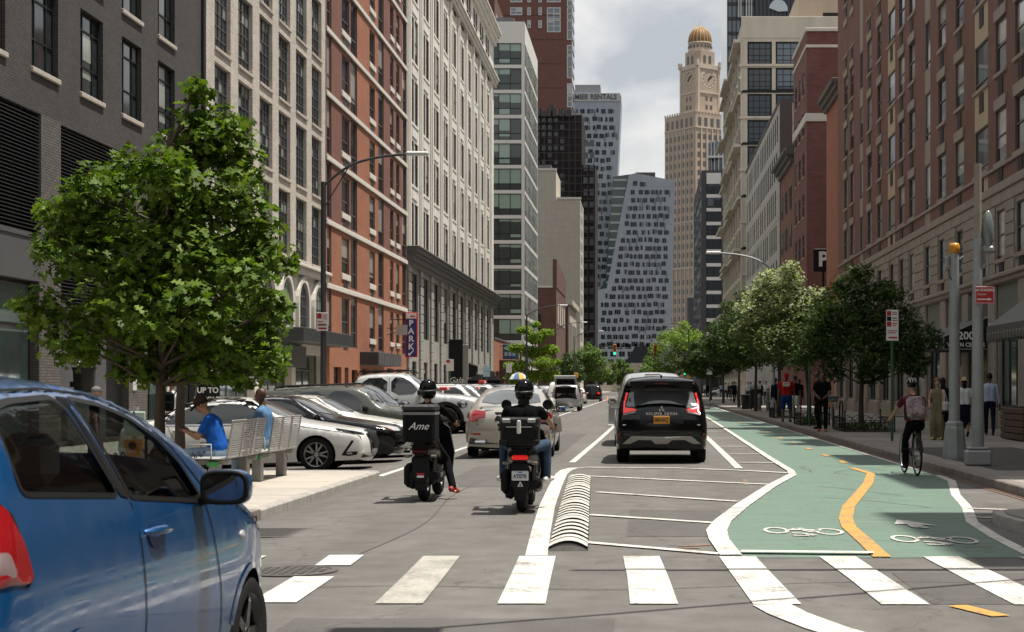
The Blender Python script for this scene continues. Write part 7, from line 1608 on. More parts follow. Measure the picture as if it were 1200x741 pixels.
# ---------------------------------------------------------------- scooters
SCB = M('scooter_black', (.006, .006, .007), .2); SCD = M('scooter_plastic', (.013, .013, .014), .6); SCG = M('scooter_steel', (.25, .25, .25), .35, metal=.8, var=.3, vs=12)
def scooter(name, label, loc, rz):
    o = thing(name, label, 'scooter', loc, rz)
    t = MB(); t.lathe([(.13, -.055), (.21, -.062), (.242, -.035), (.25, 0), (.242, .035), (.21, .062), (.13, .055)], TYRE, n=28, axis='x'); t.lathe([(.13, -.05), (.1, 0), (.13, .05)], RIMD, n=20, axis='x')
    tm = t.mesh('wheel')
    for y in (0, 1.28): put('wheel', tm, o, (0, y, .25))
    f = lambda nm, g: vpart(o, nm, g)
    f('fender', lambda m: m.prism([(-.10, .60), (.10, .60), (.115, .36), (.07, .27), (-.07, .27), (-.115, .36)], -.30, -.26, SCD))
    f('rear_mudguard', lambda m: m.lathe([(.28, -.075), (.285, 0), (.28, .075)], SCD, (0, 0, .25), 10, 'x', True, R(60), R(200)))
    f('tail_cowl', lambda m: m.tube([(0, -.34, .70), (0, -.15, .70), (0, .15, .66), (0, .4, .55), (0, .55, .42)], [.10, .15, .17, .18, .16], SCB, 12, sx=1.15))
    f('engine', lambda m: (m.rbox((-.20, -.12, .16), (-.07, .34, .42), .05, SCD), m.rbox((-.12, .15, .2), (.12, .5, .45), .05, SCD), m.lathe([(.11, 0), (.12, .03), (.09, .05), (0, .05)], SCD, (-.2, .02, .28), 14, 'x')))
    f('exhaust', lambda m: (m.tube([(.19, -.30, .36), (.185, -.05, .33), (.17, .2, .29), (.14, .4, .25)], [.068, .072, .065, .03], SCD, 14), m.lathe([(.05, 0), (.05, .02), (.028, .02), (.028, 0)], SCG, (.19, -.315, .36), 14, 'y'), m.lathe([(.026, .012), (0, .012)], BLACK, (.19, -.32, .36), 14, 'y'), m.box((.255, -.25, .33), (.262, -.05, .39), SCG)))
    for q in (-1, 1): f('shock_absorber', lambda m: (m.tube([(q*.14, -.08, .30), (q*.14, .05, .60)], .018, SCG, 8), m.tube([(q*.14, -.05+.005*k, .36+.014*k) for k in range(16)], .03, TRIM, 8)))
    f('seat', lambda m: m.tube([(0, -.25, .80), (0, 0, .82), (0, .3, .79), (0, .5, .74)], [.10, .14, .15, .10], M('seat_vinyl', (.015, .015, .015), .5), 12, sx=1.1))
    f('footboard', lambda m: m.rbox((-.2, .5, .28), (.2, 1.0, .36), .04, SCD))
    f('leg_shield', lambda m: m.prism([(-.24, .34), (-.27, .6), (-.2, .95), (-.1, 1.02), (.1, 1.02), (.2, .95), (.27, .6), (.24, .34)], .98, 1.06, SCB))
    f('front_mudguard', lambda m: m.lathe([(.28, -.07), (.285, 0), (.28, .07)], SCB, (0, 1.28, .25), 10, 'x', True, R(20), R(160)))
    f('fork', lambda m: (m.tube([(-.08, 1.27, .25), (-.08, 1.08, .8)], .02, SCG, 8), m.tube([(.08, 1.27, .25), (.08, 1.08, .8)], .02, SCG, 8)))
    f('handlebar', lambda m: (m.tube([(-.36, .82, 1.03), (-.2, .90, 1.06), (0, .98, 1.04), (.2, .90, 1.06), (.36, .82, 1.03)], .016, TRIM, 8), m.rbox((-.12, .92, .98), (.12, 1.08, 1.12), .04, SCB), m.tube([(-.37, .81, 1.03), (-.24, .87, 1.05)], .02, TRIM, 8), m.tube([(.37, .81, 1.03), (.24, .87, 1.05)], .02, TRIM, 8)))
    tl = f('tail_light', lambda m: m.rbox((-.10, -.37, .645), (.10, -.31, .70), .02, TAILB if 'case' in label else M('lens_dark_red', (.06, .004, .005), .2)))
    for q in (-1, 1): f('indicator', lambda m: m.rbox((q*.17-.04, -.34, .585), (q*.17+.04, -.28, .625), .012, M('indicator_smoked', (.18, .16, .13), .2)))
    f('rack', lambda m: (m.tube([(-.14, -.05, .80), (-.14, -.42, .80), (.14, -.42, .80), (.14, -.05, .80)], .012, TRIM, 6), m.box((-.16, -.42, .80), (.16, -.05, .815), TRIM)))
    return o
# left scooter with soft delivery bag
s1_ = scooter('delivery_scooter', 'black scooter with a soft black delivery bag and no number plate', (-2.95, 21.55, 0), R(-1))
m = MB(); BAG = M('bag_nylon', (.005, .005, .0055), .7, var=.2, vs=5, bump=.4, bs=9); m.rbox((-.21, -.48, .80), (.21, -.04, 1.24), .035, BAG); bg_ = m.obj('delivery_bag', s1_)
m = MB(); m.rbox((-.22, -.49, 1.19), (.22, -.03, 1.285), .03, M('bag_lid', (.03, .03, .034), .45, var=.3, vs=7, bump=.5, bs=8)); m.obj('lid', bg_); m = MB(); m.box((-.212, -.484, 1.15), (.212, -.4805, 1.185), M('reflective_strip', (.22, .22, .21), .5)); m.box((-.2135, -.48, 1.15), (-.2105, -.05, 1.185), M('reflective_strip')); m.box((.2105, -.48, 1.15), (.2135, -.05, 1.185), M('reflective_strip')); m.obj('reflective_strip', bg_)
text('bag_lettering', 'Ame', .135, WTXT, bg_, (.0, -.486, 1.0), shear=.45); m = MB(); m.box((-.05, -.312, .355), (.05, -.302, .385), REDS); m.obj('reflector', s1_); m = MB(); m.box((-.045, -.312, .325), (.045, -.302, .352), WTXT); m.obj('sticker', s1_)
m = MB(); m.rbox((-.26, -.1, .18), (-.12, .25, .50), .05, BAG); m.obj('saddle_bag', s1_)
for q in (-1, 1): m = MB(); m.tube([(q*.26, .88, 1.06), (q*.34, .84, 1.22)], .008, TRIM, 6); m.ell((q*.40, .83, 1.27), (.075, .02, .055), TRIM, 12, 8); o2 = m.obj('mirror', s1_); m = MB(); m.ell((q*.40, .815, 1.27), (.066, .008, .047), M('mirror_glass'), 12, 6); m.obj('mirror_glass', o2)
o, H, T, Cc, P, rt, up = person('person', 'scooter rider in black with red and white trainers, back turned', (-2.95, 21.55, 0), R(-1), CB, CBK2, SK2, SHR, pelvis=(0, .18, .84), lean=R(13), hands={-1: (-.33, .83, 1.08), 1: (.33, .83, 1.08)}, feet={-1: (-.18, .75, .36), 1: (.36, .30, .10, -.35, -.15)}, sleeve='long', elbow=(1.1, -.3, -.3), s=.95, build=1.1)
headwear(o, H, T, 'helmet', HELM, HELMT); m = MB(); m.rbox((.31, .28, .105), (.41, .40, .13), .01, SHW); m.box((.30, .30, .17), (.42, .36, .2), SHW); m.obj('shoe_panel', o)
# right scooter with hard case
s2_ = scooter('scooter', 'black scooter with a hard top case and white number plate, next to the ribbed hump', (-1.50, 19.65, 0), 0)
m = MB(); m.rbox((-.225, -.50, .815), (.225, -.08, 1.13), .03, M('case_black', (.007, .007, .0075), .4)); tcs = m.obj('top_case', s2_)
m = MB(); m.rbox((-.235, -.51, 1.045), (.235, -.07, 1.15), .02, M('case_lid', (.022, .022, .022), .45))
m.obj('lid', tcs); m = MB(); ALU = M('aluminium', (.42, .42, .41), .4, metal=.8, var=.2, vs=12)
for q in (-1, 1):
    for z in (.83, 1.0): m.rbox((q*.19-.045, -.515, z), (q*.19+.045, -.495, z+.06), .008, SCD)
    m.rbox((q*.15-.05, -.52, 1.09), (q*.15+.05, -.50, 1.14), .01, ALU)
m.obj('corner_clamp', tcs); m = MB(); m.rbox((-.024, -.535, .96), (.024, -.505, 1.12), .01, M('latch_pale', (.6, .6, .57), .4)); m.obj('latch', tcs); m = MB(); m.box((-.235, -.512, 1.035), (.235, -.508, 1.048), ALU); m.obj('trim', tcs)
pl_ = plate(s2_, -.33, .455, PLW, None, w=.20, h=.115); text('plate_text', 'ATISTR', .062, M('plate_ink', (.03, .04, .10), .5), pl_, (0, -.014, -.008), th=.001, sx=.8, bold=.002); m = MB(); m.box((-.03, -.0135, .035), (.03, -.0125, .05), M('plate_blue', (.03, .2, .5), .5)); m.obj('plate_mark', pl_)
m = MB(); m.prism([(-.035, .275+.05), (.035, .325), (0, .39)], -.305, -.301, WTXT); m.prism([(-.014, .333), (.014, .333), (0, .362)], -.308, -.3055, SCD); m.obj('triangle_mark', s2_)
m = MB(); m.rbox((-.25, -.15, .22), (-.12, .2, .52), .05, BAG); m.obj('saddle_bag', s2_)
for q in (-1, 1): m = MB(); m.tube([(q*.26, .88, 1.06), (q*.25, .82, 1.25)], .008, TRIM, 6); m.lathe([(.06, -.01), (.066, 0), (.06, .012), (0, .014)], TRIM, (q*.26, .80, 1.29), 16, 'y'); m.obj('mirror', s2_)
m = MB(); m.prism([(.30, .92), (.44, .95), (.42, 1.13), (.33, 1.12)], .86, .88, M('hand_guard', (.35, .35, .33), .3)); m.obj('hand_guard', s2_)
o, H, T, Cc, P, rt, up = person('person', 'scooter rider in black tee and jeans with white trainers, back turned', (-1.50, 19.65, 0), 0, CB, JEAN, SK2, SHW, pelvis=(0, .16, .83), lean=R(12), hands={-1: (-.34, .82, 1.07), 1: (.34, .82, 1.07)}, feet={-1: (-.29, .55, .34, .5, .1), 1: (.28, .58, .34, -.4, .1)}, elbow=(1.2, -.2, -.3), knee=.5, s=.95, hair=HAIRB, hairkind='long', build=1.16)
headwear(o, H, T, 'helmet', HELM, HELMT)
# ---------------------------------------------------------------- bicycles
def bicycle(name, label, loc, rz, col, group=None, basket=False):
    o = thing(name, label, 'bicycle', loc, rz, group); w = MB(); n = 28
    w.tube([(0, .335*math.cos(2*math.pi*k/n), .335*math.sin(2*math.pi*k/n)) for k in range(n)], .018, TYRE, 7, closed=True); w.tube([(0, .315*math.cos(2*math.pi*k/n), .315*math.sin(2*math.pi*k/n)) for k in range(n)], .010, RIMS, 6, closed=True)
    for k in range(14): a = 2*math.pi*k/14; w.tube([(.012*(-1)**k, 0, 0), (0, .315*math.cos(a), .315*math.sin(a))], .0016, RIMS, 3)
    w.tube([(-.05, 0, 0), (.05, 0, 0)], .018, RIMS, 8); wm = w.mesh('wheel')
    for y in (0, 1.03): put('wheel', wm, o, (0, y, .352))
    m = MB(); bb = (0, .43, .29); st_ = (0, .26, .80); hdt = (0, .86, .84); hdb = (0, .90, .68); rx = (0, 0, .352)
    m.tube([bb, st_], .016, col, 8); m.tube([st_, hdt], .014, col, 8); m.tube([bb, hdb], .018, col, 8); m.tube([hdt, hdb], .02, col, 8)
    for q in (-1, 1): m.tube([(q*.02, .43, .29), (q*.055, 0, .352)], .01, col, 6); m.tube([(q*.02, .26, .78), (q*.055, 0, .352)], .008, col, 6); m.tube([(q*.04, .90, .68), (q*.05, 1.03, .352)], .011, col, 6)
    m.obj('frame', o); m = MB(); m.tube([(0, .26, .80), (0, .23, .86)], .013, RIMS, 8); m.ell((0, .17, .885), (.075, .14, .03), TRIM, 12, 6); m.obj('saddle', o)
    m = MB(); m.tube([(0, .86, .84), (0, .87, .98)], .013, RIMS, 8); m.tube([(-.29, .80, 1.0), (-.15, .86, 1.0), (0, .88, .99), (.15, .86, 1.0), (.29, .80, 1.0)], .012, TRIM, 8); m.obj('handlebar', o)
    m = MB(); m.lathe([(.09, .0), (.09, .006), (0, .006)], RIMS, (.04, .43, .29), 18, 'x'); m.tube([(.05, .43, .29), (.07, .46, .14)], .011, TRIM, 6); m.tube([(-.05, .43, .29), (-.07, .40, .44)], .011, TRIM, 6); m.box((.07, .41, .12), (.16, .51, .145), TRIM); m.box((-.16, .35, .43), (-.07, .45, .455), TRIM); m.obj('crank', o)
    m = MB(); m.tube([(0, -.36*math.cos(R(a))*1.03, .352+.37*math.sin(R(a))) for a in range(10, 150, 12)], .022, TRIM, 6); m.obj('mudguard', o)
    if basket: m = MB(); m.rbox((-.18, .93, .86), (.18, 1.2, 1.08), .02, M('basket', (.2, .2, .2), .6)); m.obj('basket', o); m = MB(); m.rbox((-.03, -.32, .62), (.03, -.28, .68), .01, TAILR); m.obj('rear_light', o)
    return o
bicycle('bicycle', 'dark bicycle ridden by the cyclist in the green lane', (4.60, 27.5, 0), R(3), M('bike_black', (.015, .015, .017), .3))
PATT = M('backpack_pattern', (.22, .17, .18), .8, var=.95, vs=13)
o, H, T, Cc, P, rt, up = person('person', 'cyclist in maroon tee with a patterned backpack, riding away', (4.60, 27.5, 0), R(3), MARO, CB, SK2, SHB, pelvis=(0, .16, .97), lean=R(24), hands={-1: (-.31, .82, 1.06), 1: (.31, .82, 1.06)}, feet={-1: (-.13, .42, .12), 1: (.13, .44, .44)}, elbow=(1, -.3, -.2), hip_w=.09, hair=HAIRB, s=.93, neckf=.02)
headwear(o, H, T, 'bike', HELM, HELMT); backpack(o, Cc, P, up, PATT)
# ---------------------------------------------------------------- seated on the benches
zi = .08
o, H, T, Cc, P, rt, up = person('person', 'seated man in bright blue tee and brown cap looking at a phone', (-6.02, 22.95, zi), R(86), BLUET, JEANL, SK2, SHB, pelvis=(0, .02, .52), lean=R(14), hands={-1: (-.06, .47, .80), 1: (.07, .46, .79)}, feet={-1: (-.13, .46, 0), 1: (.13, .52, 0)}, elbow=(.5, -.5, -.8), headt=1.1, hair=HAIRB, fat=1.15)
headwear(o, H, T, 'cap', BROWNC); m = MB(); m.tube([Cc+V3(.17, .02, .12), Cc+V3(.1, .14, .0), P+V3(-.1, .12, .12)], .02, M('strap_tan', (.2, .17, .12), .8), 6); m.obj('bag_strap', o); ph = thing('phone', 'dark phone held by the man in the brown cap', 'phone', (-6.02-.52, 22.94, zi+.87)); m = MB(); m.rbox((-.07, -.035, -.006), (.07, .035, .006), .004, M('phone_black', (.01, .01, .012), .2)); q = m.obj('body', ph); q.rotation_euler = (0, R(25), 0)
o, H, T, Cc, P, rt, up = person('person', 'seated bald man in a faded blue tee', (-6.03, 25.75, zi), R(82), BLUET2, JEANL, SK1, SHB, pelvis=(0, .02, .56), lean=R(3), hands={-1: (-.12, .36, .62), 1: (.16, .34, .62)}, feet={-1: (-.13, .46, 0), 1: (.13, .50, 0)}, head=R(-10), s=1.02)
# ---------------------------------------------------------------- pedestrians
zr_ = .145
def stand(dx=.02): return {-1: (-.1, -.05, 0, .12), 1: (.1, .05, 0, -.12)}
def walk(st=.3): return {-1: (-.08, st*.75, .0, 0, .15), 1: (.08, -st, .06, 0, -.5)}
o, H, T, Cc, P, rt, up = person('person', 'woman with curly hair in an olive outfit and yellow trainers, white bag on shoulder', (7.50, 41.7, zr_), R(150), TANC, TANC, SK3, SHY, feet=stand(), sleeve='none', leg='wide', hands={-1: (-.22, .1, .84), 1: (.2, .12, .98)}, hair=HAIRBR, hairkind='curly', s=.885, head=R(15), pelvis=(0, 0, .95))
m = MB(); m.rbox((-.38, -.02, .82), (-.22, .30, 1.12), .06, M('bag_canvas', (.55, .53, .5), .9, var=.12, vs=9)); m.rbox((-.385, -.025, .74), (-.215, .305, .86), .05, NAVY); m.tube([(-.30, .02, 1.1), (-.26, .06, 1.35), (-.22, .08, 1.42), (-.27, .2, 1.3), (-.30, .26, 1.1)], .012, M('bag_canvas'), 6); m.obj('shoulder_bag', o)
person('person', 'woman in a loose black top seen from behind beside the curly haired woman', (7.93, 43.3, zr_), R(-5), CB, CB, SK2, SHB, feet=walk(.12), hair=HAIRB, hairkind='long', s=.90, sleeve='long', fat=1.1)
o, H, T, Cc, P, rt, up = person('person', 'woman in a straw hat, white top and dark skirt walking away between the poles', (8.72, 44.4, zr_), R(-4), WHT, NAVY, SK2, SHB, feet=walk(.2), leg='skirt', hair=HAIRB, hairkind='long', s=.90); headwear(o, H, T, 'straw', STRAW)
m = MB(); m.rbox((.2, -.02, .8), (.34, .2, 1.05), .05, M('bag_canvas')); m.obj('handbag', o)
person('person', 'man in a light blue shirt and dark trousers walking away', (9.75, 46.0, zr_), R(-6), LBLU, NAVY, SK1, SHB, feet=walk(.25), sleeve='long', hair=HAIRB, s=.98, build=1.1, hands={-1: (-.27, .1, .84), 1: (.28, -.05, .84)})
person('person', 'man in black tee with bright orange shoes standing at the kerb', (5.36, 49.3, zr_), R(172), CB, CB, SK1, SHO, feet=stand(), hands={-1: (-.07, .2, 1.0), 1: (.09, .2, 1.0)}, hair=HAIRB, s=1.03, build=1.08, elbow=(1, -.2, -.4)); m = MB()
o, H, T, Cc, P, rt, up = person('person', 'man in a grey cap and dark jacket standing behind the black-shirted man', (5.62, 52.6, zr_), R(60), NAVY, CB, SK1, SHB, feet=stand(), sleeve='long', s=1.05, hair=HAIRB); headwear(o, H, T, 'cap', cloth('grey', (.16, .16, .16)))
o, H, T, Cc, P, rt, up = person('person', 'man in a red shirt, red head wrap and blue shorts, back turned', (5.44, 62.8, zr_), R(-8), REDC, cloth('royal_blue', (.012, .04, .16)), SK1, SHB, feet={-1: (-.13, 0, 0, .2), 1: (.13, .05, 0, -.2)}, leg='shorts', s=1.06, build=1.25, fat=1.2, hands={-1: (-.3, .12, .84), 1: (.3, .14, .9)}); headwear(o, H, T, 'durag', REDC); m = MB()
for k, (z, w_) in enumerate(((1.42, .13), (1.36, .15), (1.30, .12))): m.box((-w_, -.165, z), (w_, -.15, z+.035), WHT)
m.obj('shirt_print', o); m = MB(); m.rbox((.28, .05, .6), (.42, .3, .95), .04, WHT); m.obj('carrier_bag', o)
person('person', 'person in black tee and pale trousers behind the man in red', (6.3, 68.5, zr_), R(-20), CB, cloth('pale_grey', (.3, .29, .27)), SK1, SHB, feet=walk(.15), hair=HAIRB, s=1.02, vox=.02)
person('person', 'person in navy clothes walking far along the right pavement', (6.4, 80, zr_), R(10), NAVY, CB, SK1, SHB, feet=walk(.25), sleeve='long', hair=HAIRB, vox=.025)
o, H, T, Cc, P, rt, up = person('person', 'person in a white tee with a black backpack behind the tree trunks', (-11.3, 38.6, -.09), R(0), WHT, JEAN, SK2, SHB, feet=walk(.2), hair=HAIRB, s=1.0); backpack(o, Cc, P, up, CB, wd=.26, dp=.14)
o, H, T, Cc, P, rt, up = person('person', 'person in a grey cap whose head shows over the blue car roof', (-10.75, 31.6, -.09), R(-70), CB, JEAN, SK2, SHB, feet=walk(.2), s=.90); headwear(o, H, T, 'cap', cloth('grey', (.16, .16, .16)))
HV = M('hi_vis', (.45, .75, .06), .7, emit=None)
person('traffic_worker', 'traffic worker in a yellow hi-vis vest far down the road', (-2.75, 180, 0), R(180), HV, NAVY, SK1, SHB, feet=stand(), hair=HAIRB, vox=.03, s=1.05)
cols_ = [(CB, NAVY), (WHT, JEAN), (NAVY, CB), (LBLU, NAVY), (REDC, CB), (WHT, CB), (TANC, JEAN), (BLUET2, CB)]
protos = []
for k, (a, c) in enumerate(cols_[:4]):
    x, y = ((8.3, 118), (9.4, 127), (7.4, 136), (9.8, 108))[k]; o, *_ = person('person', ['person in black far down the right pavement', 'person in a white tee and jeans far down the right pavement', 'person in navy far down the right pavement', 'person in a pale blue shirt far down the right pavement'][k], (x, y, zr_), R((10, 175, -15, 170)[k]), a, c, (SK1, SK3, SK2, SK1)[k], SHB, feet=walk(.22), hair=HAIRB, vox=.03, group='people far down the right pavement'); protos.append(o)
more = [(8.0, 150, 0), (9.0, 162, 1), (10.2, 158, 3), (8.6, 175, 1), (9.6, 188, 2), (7.6, 200, 0), (10.4, 205, 1), (9.0, 143, 1), (8.8, 93, 0), (10.0, 215, 3), (8.2, 225, 1), (12.0, 232, 0), (-12.6, 118, 2), (-12.9, 133, 1), (-12.4, 150, 0), (-13.2, 98, 3)]
cnt = {}; wh = ['beside the dark trees', 'under the tree canopy', 'near the far junction', 'by the building fronts', 'among the farthest walkers']
for k, (x, y, p) in enumerate(more):
    d = dup(protos[p], protos[p]['label'], (x, y, zr_ if x > 0 else -.09), R((20, 185, -10)[k % 3]), 'people far down the right pavement' if x > 0 else 'people far down the left pavement')
    cnt[(p, x > 0)] = cnt.get((p, x > 0), 0)+1; d['label'] = protos[p]['label'].split(' far')[0].replace('a white tee and jeans', 'white tee').replace('a pale blue shirt', 'pale blue')+', far %s pavement, %s of those dressed alike' % (('right' if x > 0 else 'left'), ('nearest', 'second', 'third', 'fourth', 'fifth')[cnt[(p, x > 0)]-1])
# ================================================================ TREES
BARK = M('bark', (.085, .062, .045), .9, var=.35, vs=9, bump=.8, bs=26); BARKD = M('bark_dark', (.05, .038, .03), .9, var=.3, vs=9, bump=.6, bs=22)
def leafpoly(kind):
    if kind == 'oak': h = [(0, 0), (.04, .16), (.20, .22), (.22, .34), (.10, .40), (.11, .48), (.34, .56), (.34, .68), (.14, .70), (.15, .78), (.24, .88), (.14, .93), (0, 1.0)]
    elif kind == 'round': h = [(0, 0), (.22, .2), (.30, .5), (.2, .8), (0, 1)]
    else: h = [(0, 0), (.20, .35), (.17, .7), (0, 1)]
    return [(x, y-.5) for x, y in h]+[(-x, y-.5) for x, y in h[-2:0:-1]]
def leaves(nm, cen, nor, size, poly, mat, rg, parent, **kw):
    n = len(cen); k = len(poly); nor = nor/np.linalg.norm(nor, axis=1)[:, None]; ref = rg.normal(size=(n, 3)); a = np.cross(nor, ref); a /= np.linalg.norm(a, axis=1)[:, None]; b = np.cross(nor, a)
    P = np.array(poly); bend = (np.abs(P[:, 0])**1.0)*.45-.5*P[:, 1]**2
    v = cen[:, None]+size[:, None, None]*(a[:, None]*P[None, :, 0, None]+b[:, None]*P[None, :, 1, None]+nor[:, None]*bend[None, :, None]*.5)
    me = bpy.data.meshes.new(nm); me.vertices.add(n*k); me.vertices.foreach_set('co', v.astype(np.float32).ravel()); me.loops.add(n*k); me.loops.foreach_set('vertex_index', np.arange(n*k, dtype=np.int32)); me.polygons.add(n); me.polygons.foreach_set('loop_start', np.arange(0, n*k, k, dtype=np.int32)); me.polygons.foreach_set('loop_total', np.full(n, k, np.int32)); me.materials.append(mat); me.update(calc_edges=True)
    return put(nm, me, parent, **kw)
def tree(name, label, loc, blobs, nl, ls, mat, poly='plain', th=2.0, tr=.07, seed=1, group=None, bark=BARK, single=0, rz=0, mat2=None, f2=None, up=.8):
    rg = np.random.default_rng(seed); r = random.Random(seed); o = thing(name, label, 'tree', loc, rz, group)
    top = max(b[2] for b in blobs); cx = sum(b[0] for b in blobs)/len(blobs); cy = sum(b[1] for b in blobs)/len(blobs); pts = [(0, 0, -.1), (r.uniform(-.02, .02), 0, th*.5), (cx*.12, cy*.12, th), (cx*.5, cy*.5, lerp(th, top, .5)), (cx*.8, cy*.8, lerp(th, top, .85))]
    S = [tuple(p) for p in spline(pts, 4)]; m = MB(); m.tube(S, [tr*(1.25 if i == 0 else 1.05)*(1-.8*i/len(S))+.008 for i in range(len(S))], bark, 9); m.obj('trunk', o)
    for b in blobs:
        c = V3(*b[:3]); zt = max(th*.9, min(c.z-.3*b[3]-.35*math.hypot(c.x, c.y), top*.85)); i = min(range(len(S)), key=lambda i: abs(S[i][2]-zt)); s_ = V3(*S[i]); md = s_.lerp(c, .5)+V3(r.uniform(-.1, .1), r.uniform(-.1, .1), -.05*b[3]); m = MB(); q = [tuple(p) for p in spline([s_, md, c], 3)]; m.tube(q, [tr*.30*(1-.7*k/len(q))+.005 for k in range(len(q))], bark, 6)
        for _ in range(6):
            d = V3(r.uniform(-1, 1), r.uniform(-1, 1), r.uniform(-.4, 1)).normalized()*b[3]*.85; m.tube([md.lerp(c, .7), c+d*.5, c+d], [tr*.16+.004, .006, .003], bark, 4, False)
        m.obj('limb', o)
    tot = sum(b[3]**2 for b in blobs); CE = []; NO = []
    for b in blobs:
        n = max(8, int(nl*b[3]**2/tot)); d = rg.normal(size=(n, 3)); d /= np.linalg.norm(d, axis=1)[:, None]; rad = b[3]*(.35+.72*rg.random(n)**.6); sq = np.array([1, 1, b[4] if len(b) > 4 else .8])
        # leaves gather on twigs: jitter around a few twig directions
        tw = rg.normal(size=(14, 3)); tw /= np.linalg.norm(tw, axis=1)[:, None]; t = tw[rg.integers(0, 14, n)]; d = np.where(rg.random((n, 1)) < .6, t*.85+d*.42, d)
        CE.append(np.array(b[:3])+d*rad[:, None]*sq); NO.append(d*.45+np.array([0, 0, up])+rg.normal(size=(n, 3))*.55)
    CE = np.vstack(CE); NO = np.vstack(NO); SZ_ = ls*(.7+.6*rg.random(len(CE))); P = leafpoly(poly)
    keep = np.ones(len(CE), bool)
    if single:
        idx = np.argsort(CE[:, 1]-.0*CE[:, 2])[:900]; idx = rg.permutation(idx)[:single]; keep[idx] = False; lm = MB(); lm.add([(x, y, abs(x)*.2-.25*y*y) for x, y in P], [tuple(range(len(P)))], mat); me = lm.mesh('leaf')
        for i in idx:
            l = put('leaf', me, o, CE[i]); n = Vector(NO[i]).normalized(); l.rotation_mode = 'QUATERNION'; l.rotation_quaternion = n.to_track_quat('Z', 'Y') @ Euler((0, 0, r.uniform(0, 6.28))).to_quaternion(); s_ = SZ_[i]; l.scale = (s_, s_, s_)
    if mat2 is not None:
        k2 = keep & f2(CE) & (rg.random(len(CE)) < .75); leaves('blossom', CE[k2], NO[k2], SZ_[k2], P, mat2, rg, o, kind='stuff'); keep &= ~k2  # leaves picked by the mask take the second, paler colour
    leaves('crown', CE[keep], NO[keep], SZ_[keep], P, mat, rg, o, kind='stuff'); return o
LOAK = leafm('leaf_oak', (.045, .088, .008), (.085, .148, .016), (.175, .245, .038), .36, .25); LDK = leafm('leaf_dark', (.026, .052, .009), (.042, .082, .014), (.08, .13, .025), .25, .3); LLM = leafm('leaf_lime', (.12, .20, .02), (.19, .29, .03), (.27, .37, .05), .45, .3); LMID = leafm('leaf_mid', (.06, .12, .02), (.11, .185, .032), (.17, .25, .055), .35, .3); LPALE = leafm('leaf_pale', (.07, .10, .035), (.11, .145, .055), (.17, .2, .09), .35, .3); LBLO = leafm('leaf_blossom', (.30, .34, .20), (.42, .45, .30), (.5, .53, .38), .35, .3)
rr = random.Random(5)
def bl(l, ys=.7): return [(x, rr.uniform(-ys, ys), z, r_) for x, z, r_ in l]
oak = [(.48, 5.85, .28), (.42, 5.5, .36), (.85, 5.3, .5), (.1, 5.05, .5), (.5, 5.0, .5), (.95, 4.85, .5), (.3, 4.55, .55), (1.05, 4.35, .55), (1.25, 3.95, .5), (.55, 4.1, .7), (-.15, 4.1, .6), (-.75, 4.2, .6), (-.45, 4.6, .5), (-1.3, 3.95, .5), (-1.62, 4.1, .3), (-1.6, 3.55, .4), (-1.05, 3.4, .6), (-.3, 3.4, .75), (.4, 3.3, .8), (1.1, 3.35, .6), (1.65, 3.4, .4), (1.45, 3.05, .45), (-.9, 2.75, .65), (-1.55, 2.6, .5), (-1.85, 2.5, .22), (-.15, 2.6, .7), (.6, 2.5, .7), (1.3, 2.45, .6), (1.8, 2.65, .35), (-1.15, 2.15, .55), (-.5, 2.0, .6), (.25, 1.95, .6), (.95, 1.9, .6), (0, 2.3, .7), (-.2, 1.75, .35), (1.5, 1.95, .45), (1.75, 1.75, .28), (-.75, 1.75, .3), (1.2, 1.65, .3)]
tree('oak_tree', 'young green oak with big glossy lobed leaves on the corner pavement', (-7.1, 23.7, zi), [(x*.96, y, z-.06, r_*.87) for x, y, z, r_ in bl(oak, .75)], 8800, .185, LOAK, 'oak', 1.75, .085, 3, single=300)
tree('oak_tree', 'smaller second oak just behind the big glossy one', (-7.75, 27.0, zi), bl([(0, 2.6, .7), (.6, 2.9, .6), (-.6, 3.0, .6), (.2, 3.6, .7), (.9, 3.7, .5), (-.5, 3.9, .5), (.2, 4.4, .45), (1.2, 2.5, .5), (.7, 2.1, .4)]), 3200, .19, LOAK, 'oak', 1.8, .085, 8)
KT = 'street trees along the right pavement'
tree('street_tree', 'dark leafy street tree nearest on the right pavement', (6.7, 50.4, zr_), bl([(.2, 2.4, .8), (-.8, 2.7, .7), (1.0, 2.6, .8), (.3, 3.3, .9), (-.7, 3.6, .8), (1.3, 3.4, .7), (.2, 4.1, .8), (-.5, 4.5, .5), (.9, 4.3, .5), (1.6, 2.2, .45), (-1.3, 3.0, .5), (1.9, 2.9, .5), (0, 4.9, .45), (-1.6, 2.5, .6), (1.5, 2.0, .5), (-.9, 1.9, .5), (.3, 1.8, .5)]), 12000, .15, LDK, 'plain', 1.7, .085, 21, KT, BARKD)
tree('street_tree', 'pale blossoming street tree catching the sun over the bike lane', (5.85, 58.3, zr_), bl([(-.2, 2.6, .8), (-1.2, 2.9, .8), (.8, 3.0, .8), (-.3, 3.6, 1.0), (-1.6, 3.7, .8), (.9, 3.9, .8), (-.9, 4.5, .9), (.1, 4.5, .7), (-1.8, 4.6, .6), (-.8, 5.2, .6), (.5, 4.6, .4), (-2.3, 4.2, .4), (-1.4, 5.2, .5), (-.7, 5.6, .35), (-2.2, 3.3, .6), (1.5, 3.4, .6)]), 13000, .15, LPALE, 'plain', 1.8, .085, 23, KT, BARKD, mat2=LBLO, f2=lambda c: (c[:, 2]-.35*c[:, 0] > 4.35))
